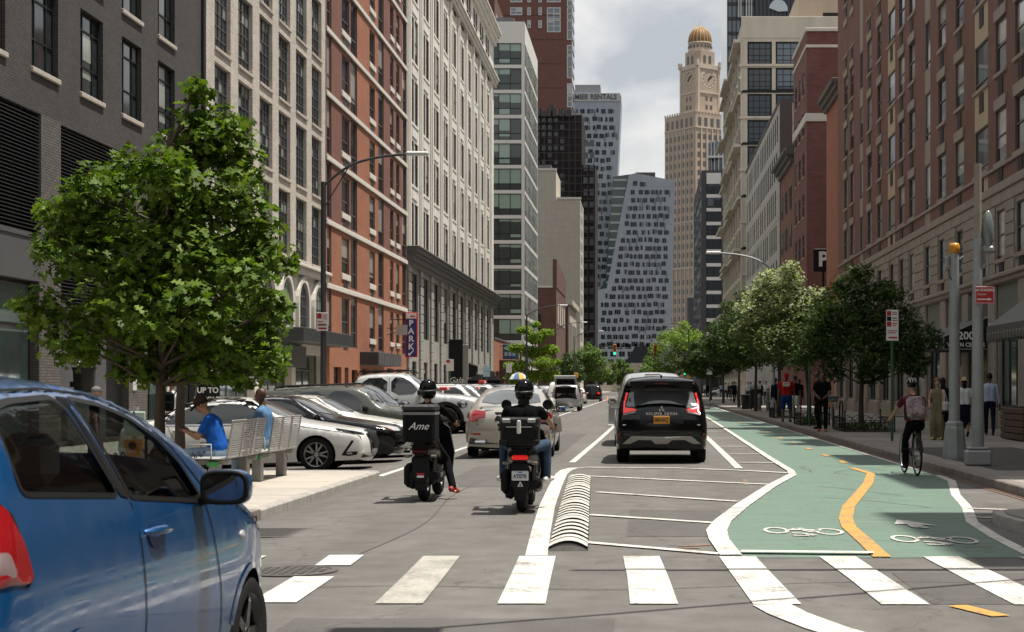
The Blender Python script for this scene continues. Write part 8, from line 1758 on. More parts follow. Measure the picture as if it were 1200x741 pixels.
gen = lambda k: bl([(x*k, z*k, r_*k) for x, z, r_ in ((0, 2.8, .9), (-1.1, 3.1, .9), (1.1, 3.0, .9), (.2, 3.9, 1.1), (-1.0, 4.2, .9), (1.1, 4.2, .8), (0, 5.0, .9), (-.6, 5.5, .6), (.7, 5.4, .5), (1.8, 3.4, .5), (-1.8, 3.6, .5))], 1.2)
WT = ['third dark street tree along the right pavement, behind the blossoming one', 'fourth street tree along the right pavement, dense and shaded', 'fifth street tree along the right pavement, half hidden in shade', 'street tree near the far end of the right pavement', 'street tree by the far junction on the right pavement', 'last dark tree before the junction on the right']
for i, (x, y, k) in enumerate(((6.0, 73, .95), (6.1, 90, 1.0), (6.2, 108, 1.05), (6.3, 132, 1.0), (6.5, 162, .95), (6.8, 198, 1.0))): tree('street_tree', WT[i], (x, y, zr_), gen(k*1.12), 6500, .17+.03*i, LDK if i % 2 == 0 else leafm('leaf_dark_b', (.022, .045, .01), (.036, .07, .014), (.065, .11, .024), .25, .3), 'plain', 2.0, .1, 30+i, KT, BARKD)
big = lambda k: [(x*k, rr.uniform(-2, 2)*k, z*k, r_*k) for x, z, r_ in ((0, 4.5, 2), (-2.6, 4.6, 1.9), (2.6, 4.8, 2), (-4.4, 5.2, 1.5), (4.4, 5.2, 1.6), (-1.5, 7, 2.2), (1.8, 7.2, 2.2), (-3.6, 7.2, 1.6), (4, 7.5, 1.6), (0, 9.3, 2), (-2, 9.4, 1.5), (2.4, 9.7, 1.5), (.6, 11, 1.3), (-5.4, 4.2, 1.1))]
tree('plane_tree', 'big pale green tree rising beyond the traffic lights on the right', (5.4, 266, 0), big(1.02), 7000, .42, LMID, 'plain', 3.4, .25, 51, mat2=LLM, f2=lambda c: (c[:, 2] > 7.4))  # lime leaf colour above mid-crown, darker green below
tree('plane_tree', 'dark green tree behind the dark street trees at the far junction', (13.5, 300, 0), big(1.0), 5000, .42, LDK, 'plain', 3.4, .25, 52)
tree('locust_tree', 'bright yellow green tree on the left pavement', (-11.1, 157, -.1), [(x*1.2, rr.uniform(-1.1, 1.1), z, r_*1.2, .6) for x, z, r_ in ((0, 2.6, .9), (-1.4, 2.4, .7), (1.5, 2.7, .7), (-.9, 3.6, .8), (1.0, 3.9, .9), (-1.8, 3.6, .5), (0, 5.0, .9), (1.5, 5.2, .7), (-1.2, 5.3, .7), (.3, 6.3, .8), (1.2, 6.8, .6), (-.6, 7.1, .6), (.4, 7.6, .4), (2.0, 4.0, .4))], 11000, .26, LLM, 'plain', 2.2, .09, 61, None, BARKD)
tree('plane_tree', 'wide mid green tree at the far left of the junction', (-10.2, 275, 0), big(.74), 6000, .4, LMID, 'plain', 2.4, .2, 63)
tree('plane_tree', 'dark green tree beside the wide one at the far left', (-13.5, 268, 0), big(.6), 3500, .4, LDK, 'plain', 2.2, .2, 64)
tree('plane_tree', 'small hazy tree in the middle distance at the end of the street', (-7, 430, 0), big(.75), 3000, .6, LMID, 'plain', 2.4, .2, 65)
tree('plane_tree', 'low tree at the street end below the panelled block', (2, 445, 0), big(.8), 3000, .6, LDK, 'plain', 2.4, .2, 66)
# ================================================================ STREET FURNITURE
GALV = M('galvanised', (.30, .315, .32), .55, metal=.3, var=.16, vs=2.5); GRN = M('post_green', (.02, .085, .05), .55); LAMPW = M('lamp_head', (.62, .63, .62), .4)
def lamp(label, loc, h, arm, side, mat, name='street_lamp', rise=.9, head=LAMPW, r=.10):
    o = thing(name, label, 'street lamp', loc); m = MB(); m.lathe([(.22, 0), (.22, .1), (.17, .5), (.14, .62), (.14, .7)], mat, n=8, smooth=False); m.tube([(0, 0, .6), (0, 0, h)], [r, r*.75], mat, 10); m.obj('pole', o)
    m = MB(); p = [(0, 0, h-.15), (side*arm*.3, 0, h+rise*.55), (side*arm*.65, 0, h+rise*.88), (side*arm, 0, h+rise)]; m.tube([tuple(q) for q in spline(p, 4)], .045, mat, 8); m.tube([(0, 0, h-.9), (side*arm*.3, 0, h+rise*.5)], .02, mat, 6); m.obj('arm', o)
    m = MB(); x = side*arm; m.rbox((min(x, x+side*.75), -.12, h+rise-.05), (max(x, x+side*.75), .12, h+rise+.09), .05, head); m.obj('lamp_head', o); return o
def rsign(name, label, loc, w_, h_, col, parent=None, cat='sign', post=None, zc=2.5, lines=(), ph=0):
    o = thing(name, label, cat, loc)
    if post: m = MB(); m.tube([(0, .04, 0), (0, .04, ph or zc+h_/2+.05)], .035, post, 8); m.obj('post', o)
    m = MB(); m.rbox((-w_/2, -.012, zc-h_/2), (w_/2, .0, zc+h_/2), .004, col); m.obj('panel', o)
    for (x0, x1, z0, z1, mt) in lines: m = MB(); m.box((x0, -.017, zc+z0), (x1, -.0125, zc+z1), mt); m.obj('printed_line', o)
    return o
SWH = M('sign_face_white', (.72, .71, .68), .5); SRD = M('sign_face_red', (.40, .018, .022), .45)
l1 = lamp('tall black street lamp with a long arm beside the cream building', (-10.55, 53, -.09), 8.3, 2.7, 1, CHAR)
s = rsign('parking_regulation_sign', 'white parking sign with a red square on the tall black lamp pole', (-10.55, 52.85, 0), .38, .6, SWH, zc=3.63, lines=((-.17, -.02, .1, .27, SRD), (.02, .16, .2, .22, SRD), (.02, .16, .14, .16, SRD), (.02, .16, .08, .10, SRD), (-.15, .02, -.02, .01, SRD), (-.15, .12, -.1, -.07, SRD), (-.12, .14, -.25, -.19, SRD)))
m = MB(); m.box((-.15, -.02, 3.5), (.15, .14, 3.53), IRON); m.obj('clamp', s)
for i, (x, y, h, a, lb) in enumerate(((-10.6, 144, 8.0, 2.9, 'black street lamp in front of the yellow green tree'), (-10.7, 192, 8.4, 3.0, 'black street lamp behind the yellow green tree'), (-10.6, 240, 9.0, 3.6, 'black street lamp carrying the signal arm at the far left corner'))): lamp(lb, (x, y, -.1), h, a, 1, CHAR, rise=.8)
lamp('silver street lamp rising out of the blossoming tree', (6.3, 80, zr_), 7.2, 2.6, -1, GALV, rise=.75, r=.08); lamp('street lamp on the far right corner', (6.1, 231, .14), 9.5, 2.6, -1, CHAR)
def signal(o, x, y, z, lit='green', s=1.0):
    m = MB(); YB = M('signal_yellow', (.75, .36, .03), .5); m.rbox((x-.17*s, y-.12, z-.53*s), (x+.17*s, y+.12, z+.53*s), .03, YB); h = m.obj('signal_head', o)
    for k, c in enumerate(('red', 'amber', 'green')):
        zc = z+(.35-.35*k)*s; on = c == lit; cc = {'red': (.2, .01, .01), 'amber': (.2, .09, .01), 'green': (.0, .55, .32) if on else (.0, .08, .05)}[c]
        m = MB(); m.lathe([(.13*s, 0), (.10*s, -.02), (0, -.03)], M('signal_%s_%d' % (c, on), cc, .3, emit=cc if on else None, es=2.2), (x, y-.12, zc), 14, 'y'); m.lathe([(.15*s, -.18), (.15*s, 0)], M('signal_visor', (.35, .17, .02), .6), (x, y-.12, zc), 14, 'y', True, R(-90-115), R(-90+115) if 0 else R(155)); m.obj('lens_'+c, h)
def sigpole(label, loc, h, heads, arm=None, name='traffic_signal'):
    o = thing(name, label, 'traffic light', loc); m = MB(); m.tube([(0, 0, 0), (0, 0, h)], .09, CHAR, 8)
    if arm: m.tube([(0, 0, arm[1]-.9), (arm[0]*.5, 0, arm[1]+.1), (arm[0], 0, arm[1]+.3)], .055, CHAR, 6)
    m.obj('pole', o)
    for (x, z, lit) in heads: signal(o, x, -.1, z, lit, 1.5)
    return o
t1 = sigpole('traffic light hanging from a long arm over the far left lanes, lit green', (-10.3, 238.5, -.1), 6.4, [(5.7, 7.0, 'green')], (5.9, 7.4)); t2 = sigpole('traffic light on the dark pole at the far right corner, lit green', (5.5, 230, 0), 6.8, [(.05, 3.9, 'green'), (-4.2, 6.6, 'none')], (-4.4, 7.0)); t3 = sigpole('second traffic light on its own post right of the corner pole, lit green', (8.6, 232, .1), 4.6, [(0, 3.9, 'green')])
for t_, x in ((t2, .5), (t3, .3)): m = MB(); m.rbox((x-.3, -.25, 2.7), (x+.32, .05, 3.2), .03, M('signal_yellow')); m.obj('pedestrian_signal', t_)
m = MB(); m.rbox((.2, -.12, 6.3), (1.3, -.09, 6.6), .01, M('street_sign_green', (.01, .16, .07), .5)); m.obj('street_name_board', t2); m = MB(); m.rbox((-.4, -.12, 5.0), (1.1, -.09, 5.3), .01, M('sign_grey')); m.obj('street_name_board', t3)
m = MB(); m.rbox((-.3, -.25, 2.9), (.35, .05, 3.6), .03, M('signal_yellow')); m.obj('pedestrian_signal', t1)
# shadow-casting signal gear over the crosswalk, above the frame
o = thing('signal_mast', 'galvanised signal mast with a long arm over the crosswalk at the near right corner', 'traffic light', (6.15, 13.45, .1)); m = MB(); m.lathe([(.3, 0), (.3, .1), (.2, .5), (.13, .6)], GALV, n=8, smooth=False); m.tube([(0, 0, .5), (0, 0, 6.6)], .11, GALV, 10); m.obj('pole', o); m = MB(); m.tube([(0, 0, 5.7), (-4.9, -.05, 6.0)], [.09, .05], GALV, 8); m.obj('arm', o)
m = MB(); m.tube([(0, .0, 6.5)]+[(lerp(0, -18, k/10), lerp(0, -10.4, k/10), 6.35-.6*math.sin(math.pi*k/10)) for k in range(1, 11)], .028, TRIM, 6); m.tube([(0, .0, 6.4)]+[(lerp(0, -18, k/10), lerp(0, -10.4, k/10), 6.25-.6*math.sin(math.pi*k/10)) for k in range(1, 11)], .02, TRIM, 5); m.obj('span_wire', o)
m = MB(); m.rbox((-6.25, -3.75, 5.0), (-5.85, -3.25, 6.05), .03, M('signal_yellow')); m.obj('signal_head', o)
o = thing('signal_mast', 'plain wire post on the near left corner outside the frame', 'pole', (-11.85, 3.05, 0)); m = MB(); m.tube([(0, 0, 0), (0, 0, 6.6)], .11, GALV, 10); m.obj('pole', o)
# silver poles on the right pavement
o = thing('signal_pole', 'short silver pole with an amber cap on a flared octagonal base', 'pole', (5.87, 30.85, zr_)); m = MB(); m.lathe([(.235, 0), (.235, .06), (.185, .58), (.17, .62), (.17, .68), (.12, .72)], GALV, n=8, smooth=False); m.obj('base', o); m = MB(); m.tube([(0, 0, .66), (0, 0, 3.9)], [.108, .088], GALV, 14); m.obj('pole', o)
m = MB(); m.lathe([(.075, 3.9), (.105, 3.94), (.105, 4.05), (.08, 4.1), (0, 4.11)], M('cap_amber', (.55, .24, .02), .35), n=12); m.obj('cap', o); m = MB(); m.rbox((-.17, -.05, 3.62), (-.10, .05, 3.86), .02, GALV); m.tube([(.1, 0, 3.8), (.17, 0, 3.85)], .02, GALV, 6); m.tube([(-.12, -.05, 3.6), (-.11, -.05, 3.45), (-.06, -.06, 3.4)], .012, TRIM, 5); m.obj('junction_box', o)
o = thing('signal_pole', 'taller silver pole with a round base and a lamp head, nearer the kerb', 'pole', (5.77, 28.2, zr_)); m = MB(); m.rbox((-.205, -.205, 0), (.205, .205, .27), .03, GALV); m.rbox((-.17, -.17, .27), (.17, .17, .33), .02, GALV); m.obj('base', o); m = MB(); m.tube([(0, 0, .3), (0, 0, 3.95)], [.112, .085], GALV, 14); m.obj('pole', o)
m = MB(); m.tube([(0, 0, 3.9), (0, 0, 5.25)], [.07, .065], M('pole_tan', (.26, .23, .185), .7, var=.15, vs=4), 12); m.obj('upper_pole', o); m = MB(); m.tube([(.08, 0, 3.2), (.17, 0, 3.3), (.18, 0, 3.75)], .02, GALV, 6); m.rbox((.08, -.06, 3.7), (.28, .06, 3.82), .03, GALV); m.obj('bracket', o); m = MB(); m.ell((.18, 0, 4.1), (.10, .09, .34), M('lamp_glass', (.17, .20, .19), .12, spec=.7), 14, 10); m.obj('lamp_globe', o)
s = rsign('no_standing_sign', 'red NO STANDING Anytime sign on the taller silver pole', (5.86, 28.05, 0), .335, .30, SRD, zc=3.10); m = MB()
for q in ((-.16, .16, .135, .142), (-.16, .16, -.142, -.135), (-.16, -.153, -.142, .142), (.153, .16, -.142, .142)): m.box((q[0], -.0165, 3.10+q[2]), (q[1], -.0125, 3.10+q[3]), SWH)
m.obj('border', s); text('lettering', 'NO STANDING', .062, SWH, s, (0, -.014, 3.185), th=.001, bold=.002, sx=.78); text('lettering', 'Anytime', .055, SWH, s, (-.05, -.014, 3.115), th=.001, sx=.8); m = MB(); m.prism([(-.13, 3.015), (.06, 3.015), (.06, 2.998), (.125, 3.026), (.06, 3.054), (.06, 3.037), (-.13, 3.037)], -.017, -.0125, SWH); m.obj('arrow', s); m = MB(); m.box((-.1, .0, 3.12), (-.08, .1, 3.14), IRON); m.obj('clamp', s)
s = rsign('parking_regulation_sign', 'white parking sign with red symbols on a green post on the right pavement', (6.23, 41, zr_), .31, .78, SWH, post=GRN, zc=2.92, lines=((-.14, -.03, .24, .36, SRD), (-.14, -.03, .11, .22, BLACK), (-.14, -.03, -.03, .09, SRD), (.0, .12, .31, .33, SRD), (.0, .12, .27, .29, SRD), (-.0, .12, .17, .19, BLACK), (.0, .13, .11, .13, SRD), (.0, .12, .04, .06, SRD), (.0, .10, -.01, .01, SRD), (-.13, .12, -.15, -.13, SRD), (-.13, .08, -.2, -.18, SRD), (-.1, .12, -.33, -.29, SRD)))
rsign('parking_regulation_sign', 'pale red topped sign on a post far down the right kerb', (5.5, 140, zr_), .5, 1.4, SWH, post=GRN, zc=3.1, lines=((-.24, .24, .3, .66, SRD),)); rsign('parking_regulation_sign', 'white sign half hidden by the blossoming tree', (5.6, 55.5, zr_), .5, .3, SWH, post=GRN, zc=2.6, lines=((-.2, .2, -.02, .02, SRD),))
for (x, y, lb, zc) in ((-12.7, 105, 'white and red parking sign in front of the limestone piers', 3.0), (-12.4, 122, 'white parking sign left of the small black awning', 2.9), (-12.0, 142, 'white parking sign on the tall black lamp by the yellow green tree', 3.2), (-11.6, 118, 'pale blue sign above the black tent', 2.7)): rsign('parking_regulation_sign', lb, (x, y, -.1), .5, .75, SWH if 'blue' not in lb else M('sign_pale'), post=GRN, zc=zc, lines=((-.22, .0, .15, .33, SRD),) if 'red' in lb else ((-.2, .2, .0, .03, M('sign_grey')),))
o = thing('sign_post', 'plain green sign post rising behind the blue car', 'pole', (-10.9, 36.2, -.09)); m = MB(); m.tube([(0, 0, 0), (0, 0, 3.2)], .05, GRN, 8); m.obj('post', o)
# garage price board
o = thing('price_board', 'black parking price board reading UP TO half hour', 'sign', (-11.88, 44, -.17), R(2)); m = MB(); m.rbox((-.31, -.05, .1), (.31, .05, 1.98), .01, BLACK); m.obj('board', o); m = MB(); m.box((-.25, -.3, 0), (.25, .3, .1), CHAR); m.obj('foot', o); ORG = M('logo_orange', (.62, .11, .02), .5)
text('lettering', 'UP TO', .21, WTXT, o, (0, -.054, 1.58), bold=.006, sx=.95); text('lettering', '½ HOUR', .21, WTXT, o, (0, -.054, 1.33), bold=.006, sx=.9); text('price', '9', .62, WTXT, o, (-.12, -.054, .93), bold=.012); text('price', '87', .34, WTXT, o, (.14, -.054, 1.05), bold=.008); text('logo_lettering', 'Icon', .12, ORG, o, (-.1, -.054, 1.83)); m = MB(); m.lathe([(.075, 0), (.075, .004), (.05, .004), (.05, 0)], ORG, (.13, -.055, 1.82), 18, 'y'); m.box((.08, -.06, 1.81), (.18, -.055, 1.83), ORG); m.obj('logo', o)
# metal benches
PERF = newmat('perforated_steel')
def perf():
    m, nt, b, out = PERF; L = nt.links.new; b.inputs['Base Color'].default_value = (.46, .46, .45, 1); b.inputs['Metallic'].default_value = .35; b.inputs['Roughness'].default_value = .5
    tc = N(nt, 'ShaderNodeTexCoord'); sp = N(nt, 'ShaderNodeSeparateXYZ'); L(tc.outputs['Object'], sp.inputs[0]); cb = N(nt, 'ShaderNodeCombineXYZ'); L(sp.outputs[1], cb.inputs[0]); L(sp.outputs[2], cb.inputs[1]); br = N(nt, 'ShaderNodeTexBrick'); setin(br, Scale=1, Mortar_Size=.010, Mortar_Smooth=0, Brick_Width=.085, Row_Height=.032); L(cb.outputs[0], br.inputs['Vector'])
    t = N(nt, 'ShaderNodeBsdfTransparent'); mx = N(nt, 'ShaderNodeMixShader'); L(br.outputs[1], mx.inputs[0]); L(t.outputs[0], mx.inputs[1]); L(b.outputs[0], mx.inputs[2]); L(mx.outputs[0], out.inputs[0]); return m
PERFM = perf(); BENG = M('bench_steel', (.33, .33, .32), .5, metal=.3, var=.12, vs=3)
def bench(label, loc):
    o = thing('bench', label, 'bench', loc); T = Matrix.Rotation(R(9), 4, 'Y')
    for k in range(3):
        y0 = -.98+.66*k; m = MB(); m.rbox((-.008, y0+.02, .46), (.008, y0+.63, .99), .004, PERFM, T); m.obj('back_panel', o); m = MB(); m.rbox((-.012, y0+.02, .455), (.012, y0+.63, .475), .004, BENG, T); m.rbox((-.012, y0+.02, .975), (.012, y0+.63, .99), .004, BENG, T); m.rbox((-.012, y0+.012, .46), (.012, y0+.03, .985), .004, BENG, T); m.rbox((-.012, y0+.62, .46), (.012, y0+.638, .985), .004, BENG, T); m.obj('panel_frame', o)
    for k in range(3): y0 = -.98+.66*k; m = MB(); m.rbox((-.52, y0+.01, .435), (.05, y0+.64, .455), .008, PERFM); m.rbox((-.53, y0+.01, .40), (-.50, y0+.64, .455), .008, BENG); m.obj('seat_panel', o)
    for y in (-.8, .78): m = MB(); m.rbox((-.2, y-.09, 0), (-.06, y+.09, .43), .01, BENG); m.rbox((-.45, y-.04, .36), (.06, y+.04, .43), .01, BENG); m.obj('leg', o)
    for y in (-.98, -.32, .34, 1.0): m = MB(); m.tube([(-.46, y, .44), (-.46, y, .64), (-.14, y, .64), (-.14, y, .44)], .014, BENG, 8); m.obj('armrest', o)
    m = MB(); m.box((-.205, -.95, .34), (-.055, -.89, .40), M('sticker_green', (.05, .3, .08), .5)); m.obj('sticker', o); return o
bench('perforated steel bench under the man with the phone', (-5.82, 23.2, zi)); bench('perforated steel bench under the bald man, farther one', (-5.76, 25.4, zi))
# tree guards: low hooped fences
def guard(label, loc, lx, ly, h=.42, group='tree guards'):
    o = thing('tree_guard', label, 'tree guard', loc, 0, group); cor = [(-lx/2, -ly/2), (lx/2, -ly/2), (lx/2, ly/2), (-lx/2, ly/2)]; m = MB()
    for i in range(4):
        a, c = V3(*cor[i], 0), V3(*cor[(i+1) % 4], 0); n = max(2, round((c-a).length/.3))
        for z in (.08, h*.66): m.tube([a+V3(0, 0, z), c+V3(0, 0, z)], .012, BLACK, 5)
        for k in range(n): p = a.lerp(c, k/n); q = a.lerp(c, (k+1)/n); m.tube([p.lerp(q, (1-math.cos(math.pi*j/6))/2)+V3(0, 0, h*.66+h*.4*math.sin(math.pi*j/6)) for j in range(7)], .010, BLACK, 5); m.tube([p, p+V3(0, 0, h*.7)], .010, BLACK, 4)
    m.obj('hoops', o)
    for x, y in cor: m = MB(); m.tube([(x, y, 0), (x, y, h+.16)], .022, BLACK, 6); m.ell((x, y, h+.19), (.035, .035, .04), BLACK, 8, 6); m.obj('post', o)
    m = MB(); m.box((-lx/2+.05, -ly/2+.05, -.03), (lx/2-.05, ly/2-.05, .02), M('soil', (.05, .037, .025), .95, var=.3, vs=6)); m.obj('soil', o)
    return o
guard('hooped black tree guard round the oak by the benches', (-6.72, 22.3, zi), 1.05, 2.4, .5); guard('hooped tree guard round the dark street tree on the right', (6.75, 50.4, zr_), 1.5, 3.0); guard('hooped tree guard round the blossoming tree', (5.95, 58.3, zr_), 1.0, 2.6); guard('hooped tree guard far along the right kerb behind the man in red', (6.05, 71.5, zr_), 1.0, 2.6)
def tuft(nm, loc, lx, ly, n, s, seed): rg = np.random.default_rng(seed); c = rg.random((n, 3))*np.array([lx, ly, .22])-np.array([lx/2, ly/2, 0])+np.array([0, 0, .03]); leaves(nm, c, rg.normal(size=(n, 3))+np.array([0, 0, .6]), np.full(n, s), leafpoly('plain'), LDK if seed != 2 else LMID, rg, None, loc=loc, kind='stuff')
tuft('ground_cover', (6.75, 50.4, zr_), 1.3, 2.7, 420, .12, 1); tuft('ground_cover', (-5.45, 21.3, zi), .3, .4, 70, .1, 2); tuft('ground_cover', (5.95, 58.3, zr_), .8, 2.3, 300, .12, 3)
o = thing('bollard', 'short black bollard by the near end of the bench', 'bollard', (-5.35, 21.1, zi)); m = MB(); m.lathe([(.055, 0), (.055, .28), (.04, .3), (0, .3)], BLACK, n=12); m.obj('post', o)
o = thing('rucksack', 'dark blue bag of belongings lying under the bench', 'bag', (-5.8, 22.7, zi)); m = MB(); m.rbox((-.16, -.3, 0), (.16, .25, .2), .07, NAVY); m.rbox((-.1, -.1, .16), (.14, .2, .26), .05, M('bag_teal', (.05, .2, .3), .7, var=.6, vs=14)); m.obj('body', o)
# crossing push button post seen through the blue car's window
o = thing('push_button_post', 'grey crossing post with an orange push button and a walking figure plate', 'pole', (-5.9, 18.75, zi)); m = MB(); m.tube([(0, 0, 0), (0, 0, 1.2)], .04, GALV, 8); m.obj('post', o); m = MB(); m.rbox((-.12, -.07, .87), (.13, -.05, 1.15), .02, M('plate_mint', (.42, .52, .44), .5)); m.obj('plate', o); m = MB(); m.prism([(-.03, 1.000), (.0, 1.060), (.03, 1.000), (.045, 1.000), (.012, 1.100), (.05, 1.070), (.05, 1.085), (.0, 1.125), (-.045, 1.080), (-.04, 1.065), (-.01, 1.090), (-.045, 1.000)], -.075, -.0705, BLACK); m.ell((0, -.073, 1.137), (.014, .003, .014), BLACK, 8, 5); m.obj('walking_figure', o)
m = MB(); m.prism([(-.11, 0.830), (.12, 0.830), (.10, 0.730), (.06, 0.600), (-.05, 0.600), (-.09, 0.720)], -.11, -.04, M('button_orange', (.60, .24, .03), .4)); m.lathe([(.045, 0), (.045, .02), (0, .025)], BLACK, (0, -.135, .76), 12, 'y'); m.obj('push_button', o)
# flexible lane post
o = thing('lane_post', 'flat grey lane post left of the black SUV', 'bollard', (-1.30, 62, 0)); m = MB(); m.rbox((-.16, -.16, 0), (.16, .16, .06), .02, SWH); m.obj('base', o); m = MB(); m.rbox((-.13, -.02, .06), (.13, .02, 1.08), .015, M('lane_post_grey', (.26, .27, .25), .5)); m.obj('panel', o); m = MB(); m.box((-.12, -.024, .75), (.12, -.0205, .95), SWH); m.obj('reflector', o)
# bins, box, bollards, hydrant on the right pavement
o = thing('litter_bin', 'round black wire litter bin on the right pavement', 'litter bin', (6.05, 98, zr_)); m = MB(); m.lathe([(.25, 0), (.33, .8), (.35, .82), (.35, .88), (.30, .88)], BLACK, n=16); m.obj('basket', o); m = MB(); m.lathe([(.31, .7), (0, .72)], CHAR, n=16); m.obj('liner', o)
o = thing('mail_box', 'dark storage box with a rounded pale top on the right pavement', 'mail box', (6.55, 97, zr_)); m = MB(); m.rbox((-.32, -.3, .08), (.32, .3, 1.25), .03, M('box_dark', (.02, .025, .025), .5)); m.obj('body', o); m = MB(); m.lathe([(.32, -.32), (.32, .32)], M('box_top', (.25, .26, .25), .5), (0, 0, 1.2), 14, 'x', True, 0, math.pi); m.obj('top', o)
for x_ in (-.25, .25):
    for y_ in (-.24, .24): m = MB(); m.box((x_-.03, y_-.03, 0), (x_+.03, y_+.03, .08), BLACK); m.obj('leg', o)
BOLM = M('bollard_grey', (.16, .19, .15), .6)
for k, (x, y, h, lb) in enumerate(((6.55, 93.5, .95, 'shorter grey green bollard beside the dark storage box'), (6.8, 90.5, 1.25, 'taller grey green bollard beside the dark storage box'))): o = thing('bollard', lb, 'bollard', (x, y, zr_), 0, 'bollards'); m = MB(); m.lathe([(.10, 0), (.10, h-.06), (.07, h), (0, h+.01)], BOLM, n=12); m.obj('post', o); m = MB(); m.lathe([(.104, h-.16), (.104, h-.12)], SWH, n=12); m.obj('collar', o)
o = thing('fire_hydrant', 'black fire hydrant with a silver cap behind the bollards', 'hydrant', (6.75, 85.5, zr_)); m = MB(); m.lathe([(.16, 0), (.16, .05), (.11, .08), (.11, .62), (.14, .64), (.14, .68)], BLACK, n=12); m.lathe([(.07, -.2), (.07, .2)], BLACK, (0, 0, .5), 10, 'x'); m.obj('body', o); m = MB(); m.lathe([(.14, .68), (.12, .8), (.05, .86), (0, .9)], GALV, n=12); m.obj('cap', o)
bicycle('bicycle', 'bicycle with a basket and red rear light parked by the tree guard on the right', (6.15, 53.3, zr_), R(-6), M('bike_grey', (.2, .2, .2), .3), basket=True); o = thing('bike_rack', 'black hoop bike rack beside the parked bicycle', 'bike rack', (6.5, 54.0, zr_)); m = MB(); m.tube([(0, -.4, 0), (0, -.4, .7), (0, -.25, .88), (0, .25, .88), (0, .4, .7), (0, .4, 0)], .03, BLACK, 8); m.obj('hoop', o)
# slatted timber planter
o = thing('planter', 'dark slatted timber planter at the right edge', 'planter', (10.2, 41.6, zr_)); TB = M('planter_timber', (.085, .055, .036), .75, var=.3, vs=4, streak=.2); cache = {}
m = MB(); m.rbox((-.76, -1.2, 0), (.76, 1.2, .74), .02, M('planter_inner', (.02, .016, .012), .9)); m.obj('body', o)
for k in range(5): m = MB(); m.rbox((-.83, -1.27, .02+.165*k), (.83, 1.27, .165+.165*k), .012, TB); m.obj('slat', o)
m = MB(); m.rbox((-.7, -1.1, .845), (.7, 1.1, .855), .002, M('soil')); m.obj('soil', o)
# tent and umbrella stand on the left pavement
o = thing('market_tent', 'black pop up tent on the left pavement', 'tent', (-12.6, 127, -.1)); m = MB(); w_ = 1.25
m.add([(-w_, -w_, 2.1), (w_, -w_, 2.1), (w_, w_, 2.1), (-w_, w_, 2.1), (0, 0, 2.95)], [(0, 1, 4), (1, 2, 4), (2, 3, 4), (3, 0, 4)], CBK2); m.box((-w_, -w_, 1.75), (w_, -w_+.02, 2.1), CB); m.box((w_-.02, -w_, 1.75), (w_, w_, 2.1), CB); m.box((-w_, -w_, 1.75), (-w_+.02, w_, 2.1), CB); m.obj('canopy', o)
for x_ in (-1, 1):
    for y_ in (-1, 1): m = MB(); m.tube([(x_*w_*.97, y_*w_*.97, 0), (x_*w_*.97, y_*w_*.97, 2.1)], .03, GALV, 6); m.obj('leg', o)
o = thing('parasol', 'yellow, blue and white striped vendor parasol', 'parasol', (-12.2, 155, -.1)); cs_ = [M('parasol_blue', (.06, .16, .34), .8), M('parasol_yellow', (.55, .36, .05), .8), M('parasol_white', (.7, .7, .66), .7)]
for k in range(9): m = MB(); a0, a1 = 2*math.pi*k/9, 2*math.pi*(k+1)/9; m.add([(.9*math.cos(a0), .9*math.sin(a0), 2.3), (.9*math.cos(a1), .9*math.sin(a1), 2.3), (.6*math.cos(a1), .6*math.sin(a1), 2.75), (.6*math.cos(a0), .6*math.sin(a0), 2.75), (0, 0, 2.98)], [(0, 1, 2, 3), (3, 2, 4)], cs_[k % 3], True); m.obj('canopy_panel', o)
m = MB(); m.tube([(0, 0, 0), (0, 0, 3.05)], .025, GALV, 6); m.obj('pole', o); o = thing('food_cart', 'small metal vendor cart under the parasol', 'cart', (-12.2, 155.6, -.1)); m = MB(); m.rbox((-.9, -.5, .35), (.9, .5, 1.15), .03, M('cart_steel', (.35, .35, .35), .4, metal=.5)); m.obj('body', o)
for x_ in (-.6, .6): m = MB(); m.lathe([(.2, -.04), (.2, .04)], TYRE, (x_, -.5, .2), 12, 'y'); m.obj('wheel', o)
o = thing('solar_panel', 'tilted dark solar panel on a post at the far end of the street', 'solar panel', (-1.0, 330, 0)); m = MB(); m.prism([(-3.3, 6.3), (2.2, 6.3), (3.9, 9.6), (-1.2, 9.6)], -.15, 0, M('solar_dark', (.03, .035, .05), .2)); m.obj('panel', o); m = MB(); m.tube([(1, .1, 0), (1, .1, 7)], .12, CHAR, 6); m.obj('post', o)
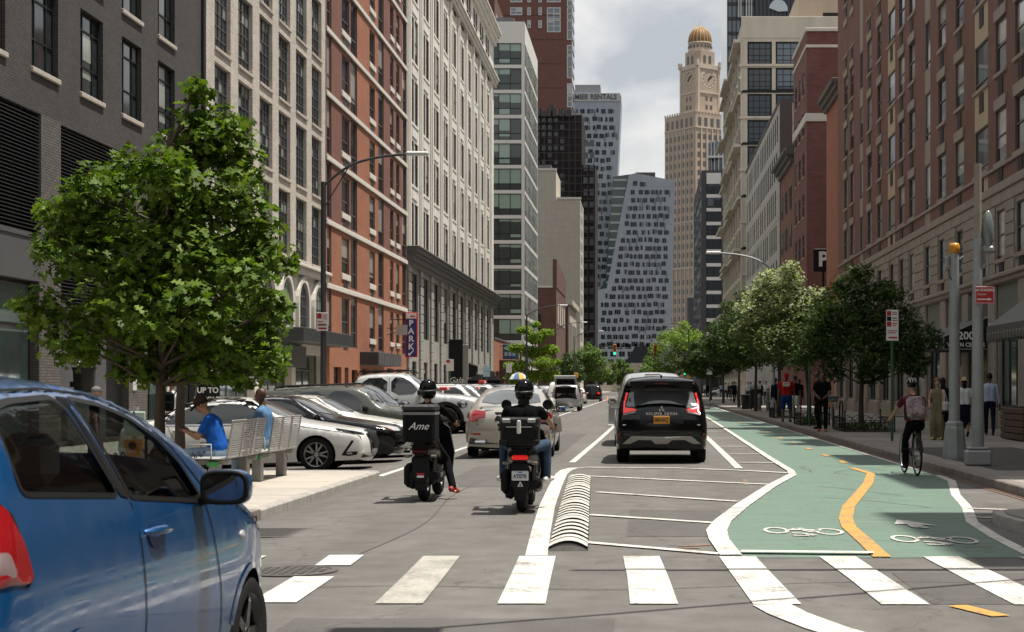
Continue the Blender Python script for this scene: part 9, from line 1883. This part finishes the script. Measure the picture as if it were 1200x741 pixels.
for k, (x, y) in enumerate(((-4.1, 172),)): o = thing('traffic_cone', 'small orange road cone by the braking black SUV far down the road', 'cone', (x, y, 0)); m = MB(); m.lathe([(.18, 0), (.18, .03), (.11, .04), (.04, .5), (0, .5)], ORG, n=10); m.obj('cone', o); m = MB(); m.lathe([(.09, .2), (.065, .34)], SWH, n=10); m.obj('band', o)
# ================================================================ pieces that lie apart become parts of their own
def split_parts(names):
    cache = {}
    for o in list(bpy.data.objects):
        if o.type != 'MESH' or o.parent is None or o.get('kind') or o.name.split('.')[0] not in names: continue
        me = o.data
        if me.name not in cache:
            n = len(me.vertices); par = list(range(n))
            def find(i):
                while par[i] != i: par[i] = par[par[i]]; i = par[i]
                return i
            for e in me.edges: a, b = find(e.vertices[0]), find(e.vertices[1]); par[a] = b
            gr = {}
            for p in me.polygons: gr.setdefault(find(p.vertices[0]), []).append(p)
            out = []
            if 1 < len(gr) <= 14:
                for g in gr.values():
                    ids = {}; vs = []; fs = []
                    for p in g:
                        f = []
                        for v in p.vertices:
                            if v not in ids: ids[v] = len(vs); vs.append(me.vertices[v].co[:])
                            f.append(ids[v])
                        fs.append(f)
                    q = bpy.data.meshes.new(o.name.split('.')[0]); q.from_pydata(vs, [], fs)
                    for m in me.materials: q.materials.append(m)
                    q.polygons.foreach_set('material_index', [p.material_index for p in g]); q.polygons.foreach_set('use_smooth', [p.use_smooth for p in g]); q.update(); out.append(q)
            cache[me.name] = out
        ms = cache[me.name]
        if not ms: continue
        mats = [(s.link, s.material) for s in o.material_slots]; kids = list(o.children)
        for k, q in enumerate(ms):
            if k == 0: o.data = q; c = o
            else: c = put(o.name.split('.')[0], q, o.parent, o.location, rot=tuple(o.rotation_euler)); c.scale = o.scale
            for i, (l, m) in enumerate(mats):
                if l == 'OBJECT': c.material_slots[i].link = 'OBJECT'; c.material_slots[i].material = m
split_parts({'side_window', 'window_trim', 'window_seal', 'door_pillar', 'panel_gap', 'arch_lip', 'cladding', 'headlight', 'taillight', 'indicator', 'wheel_flare', 'reflector', 'roof_edge', 'corner_clamp', 'exhaust', 'fog_light', 'bracket', 'piping', 'reverse_lens'})
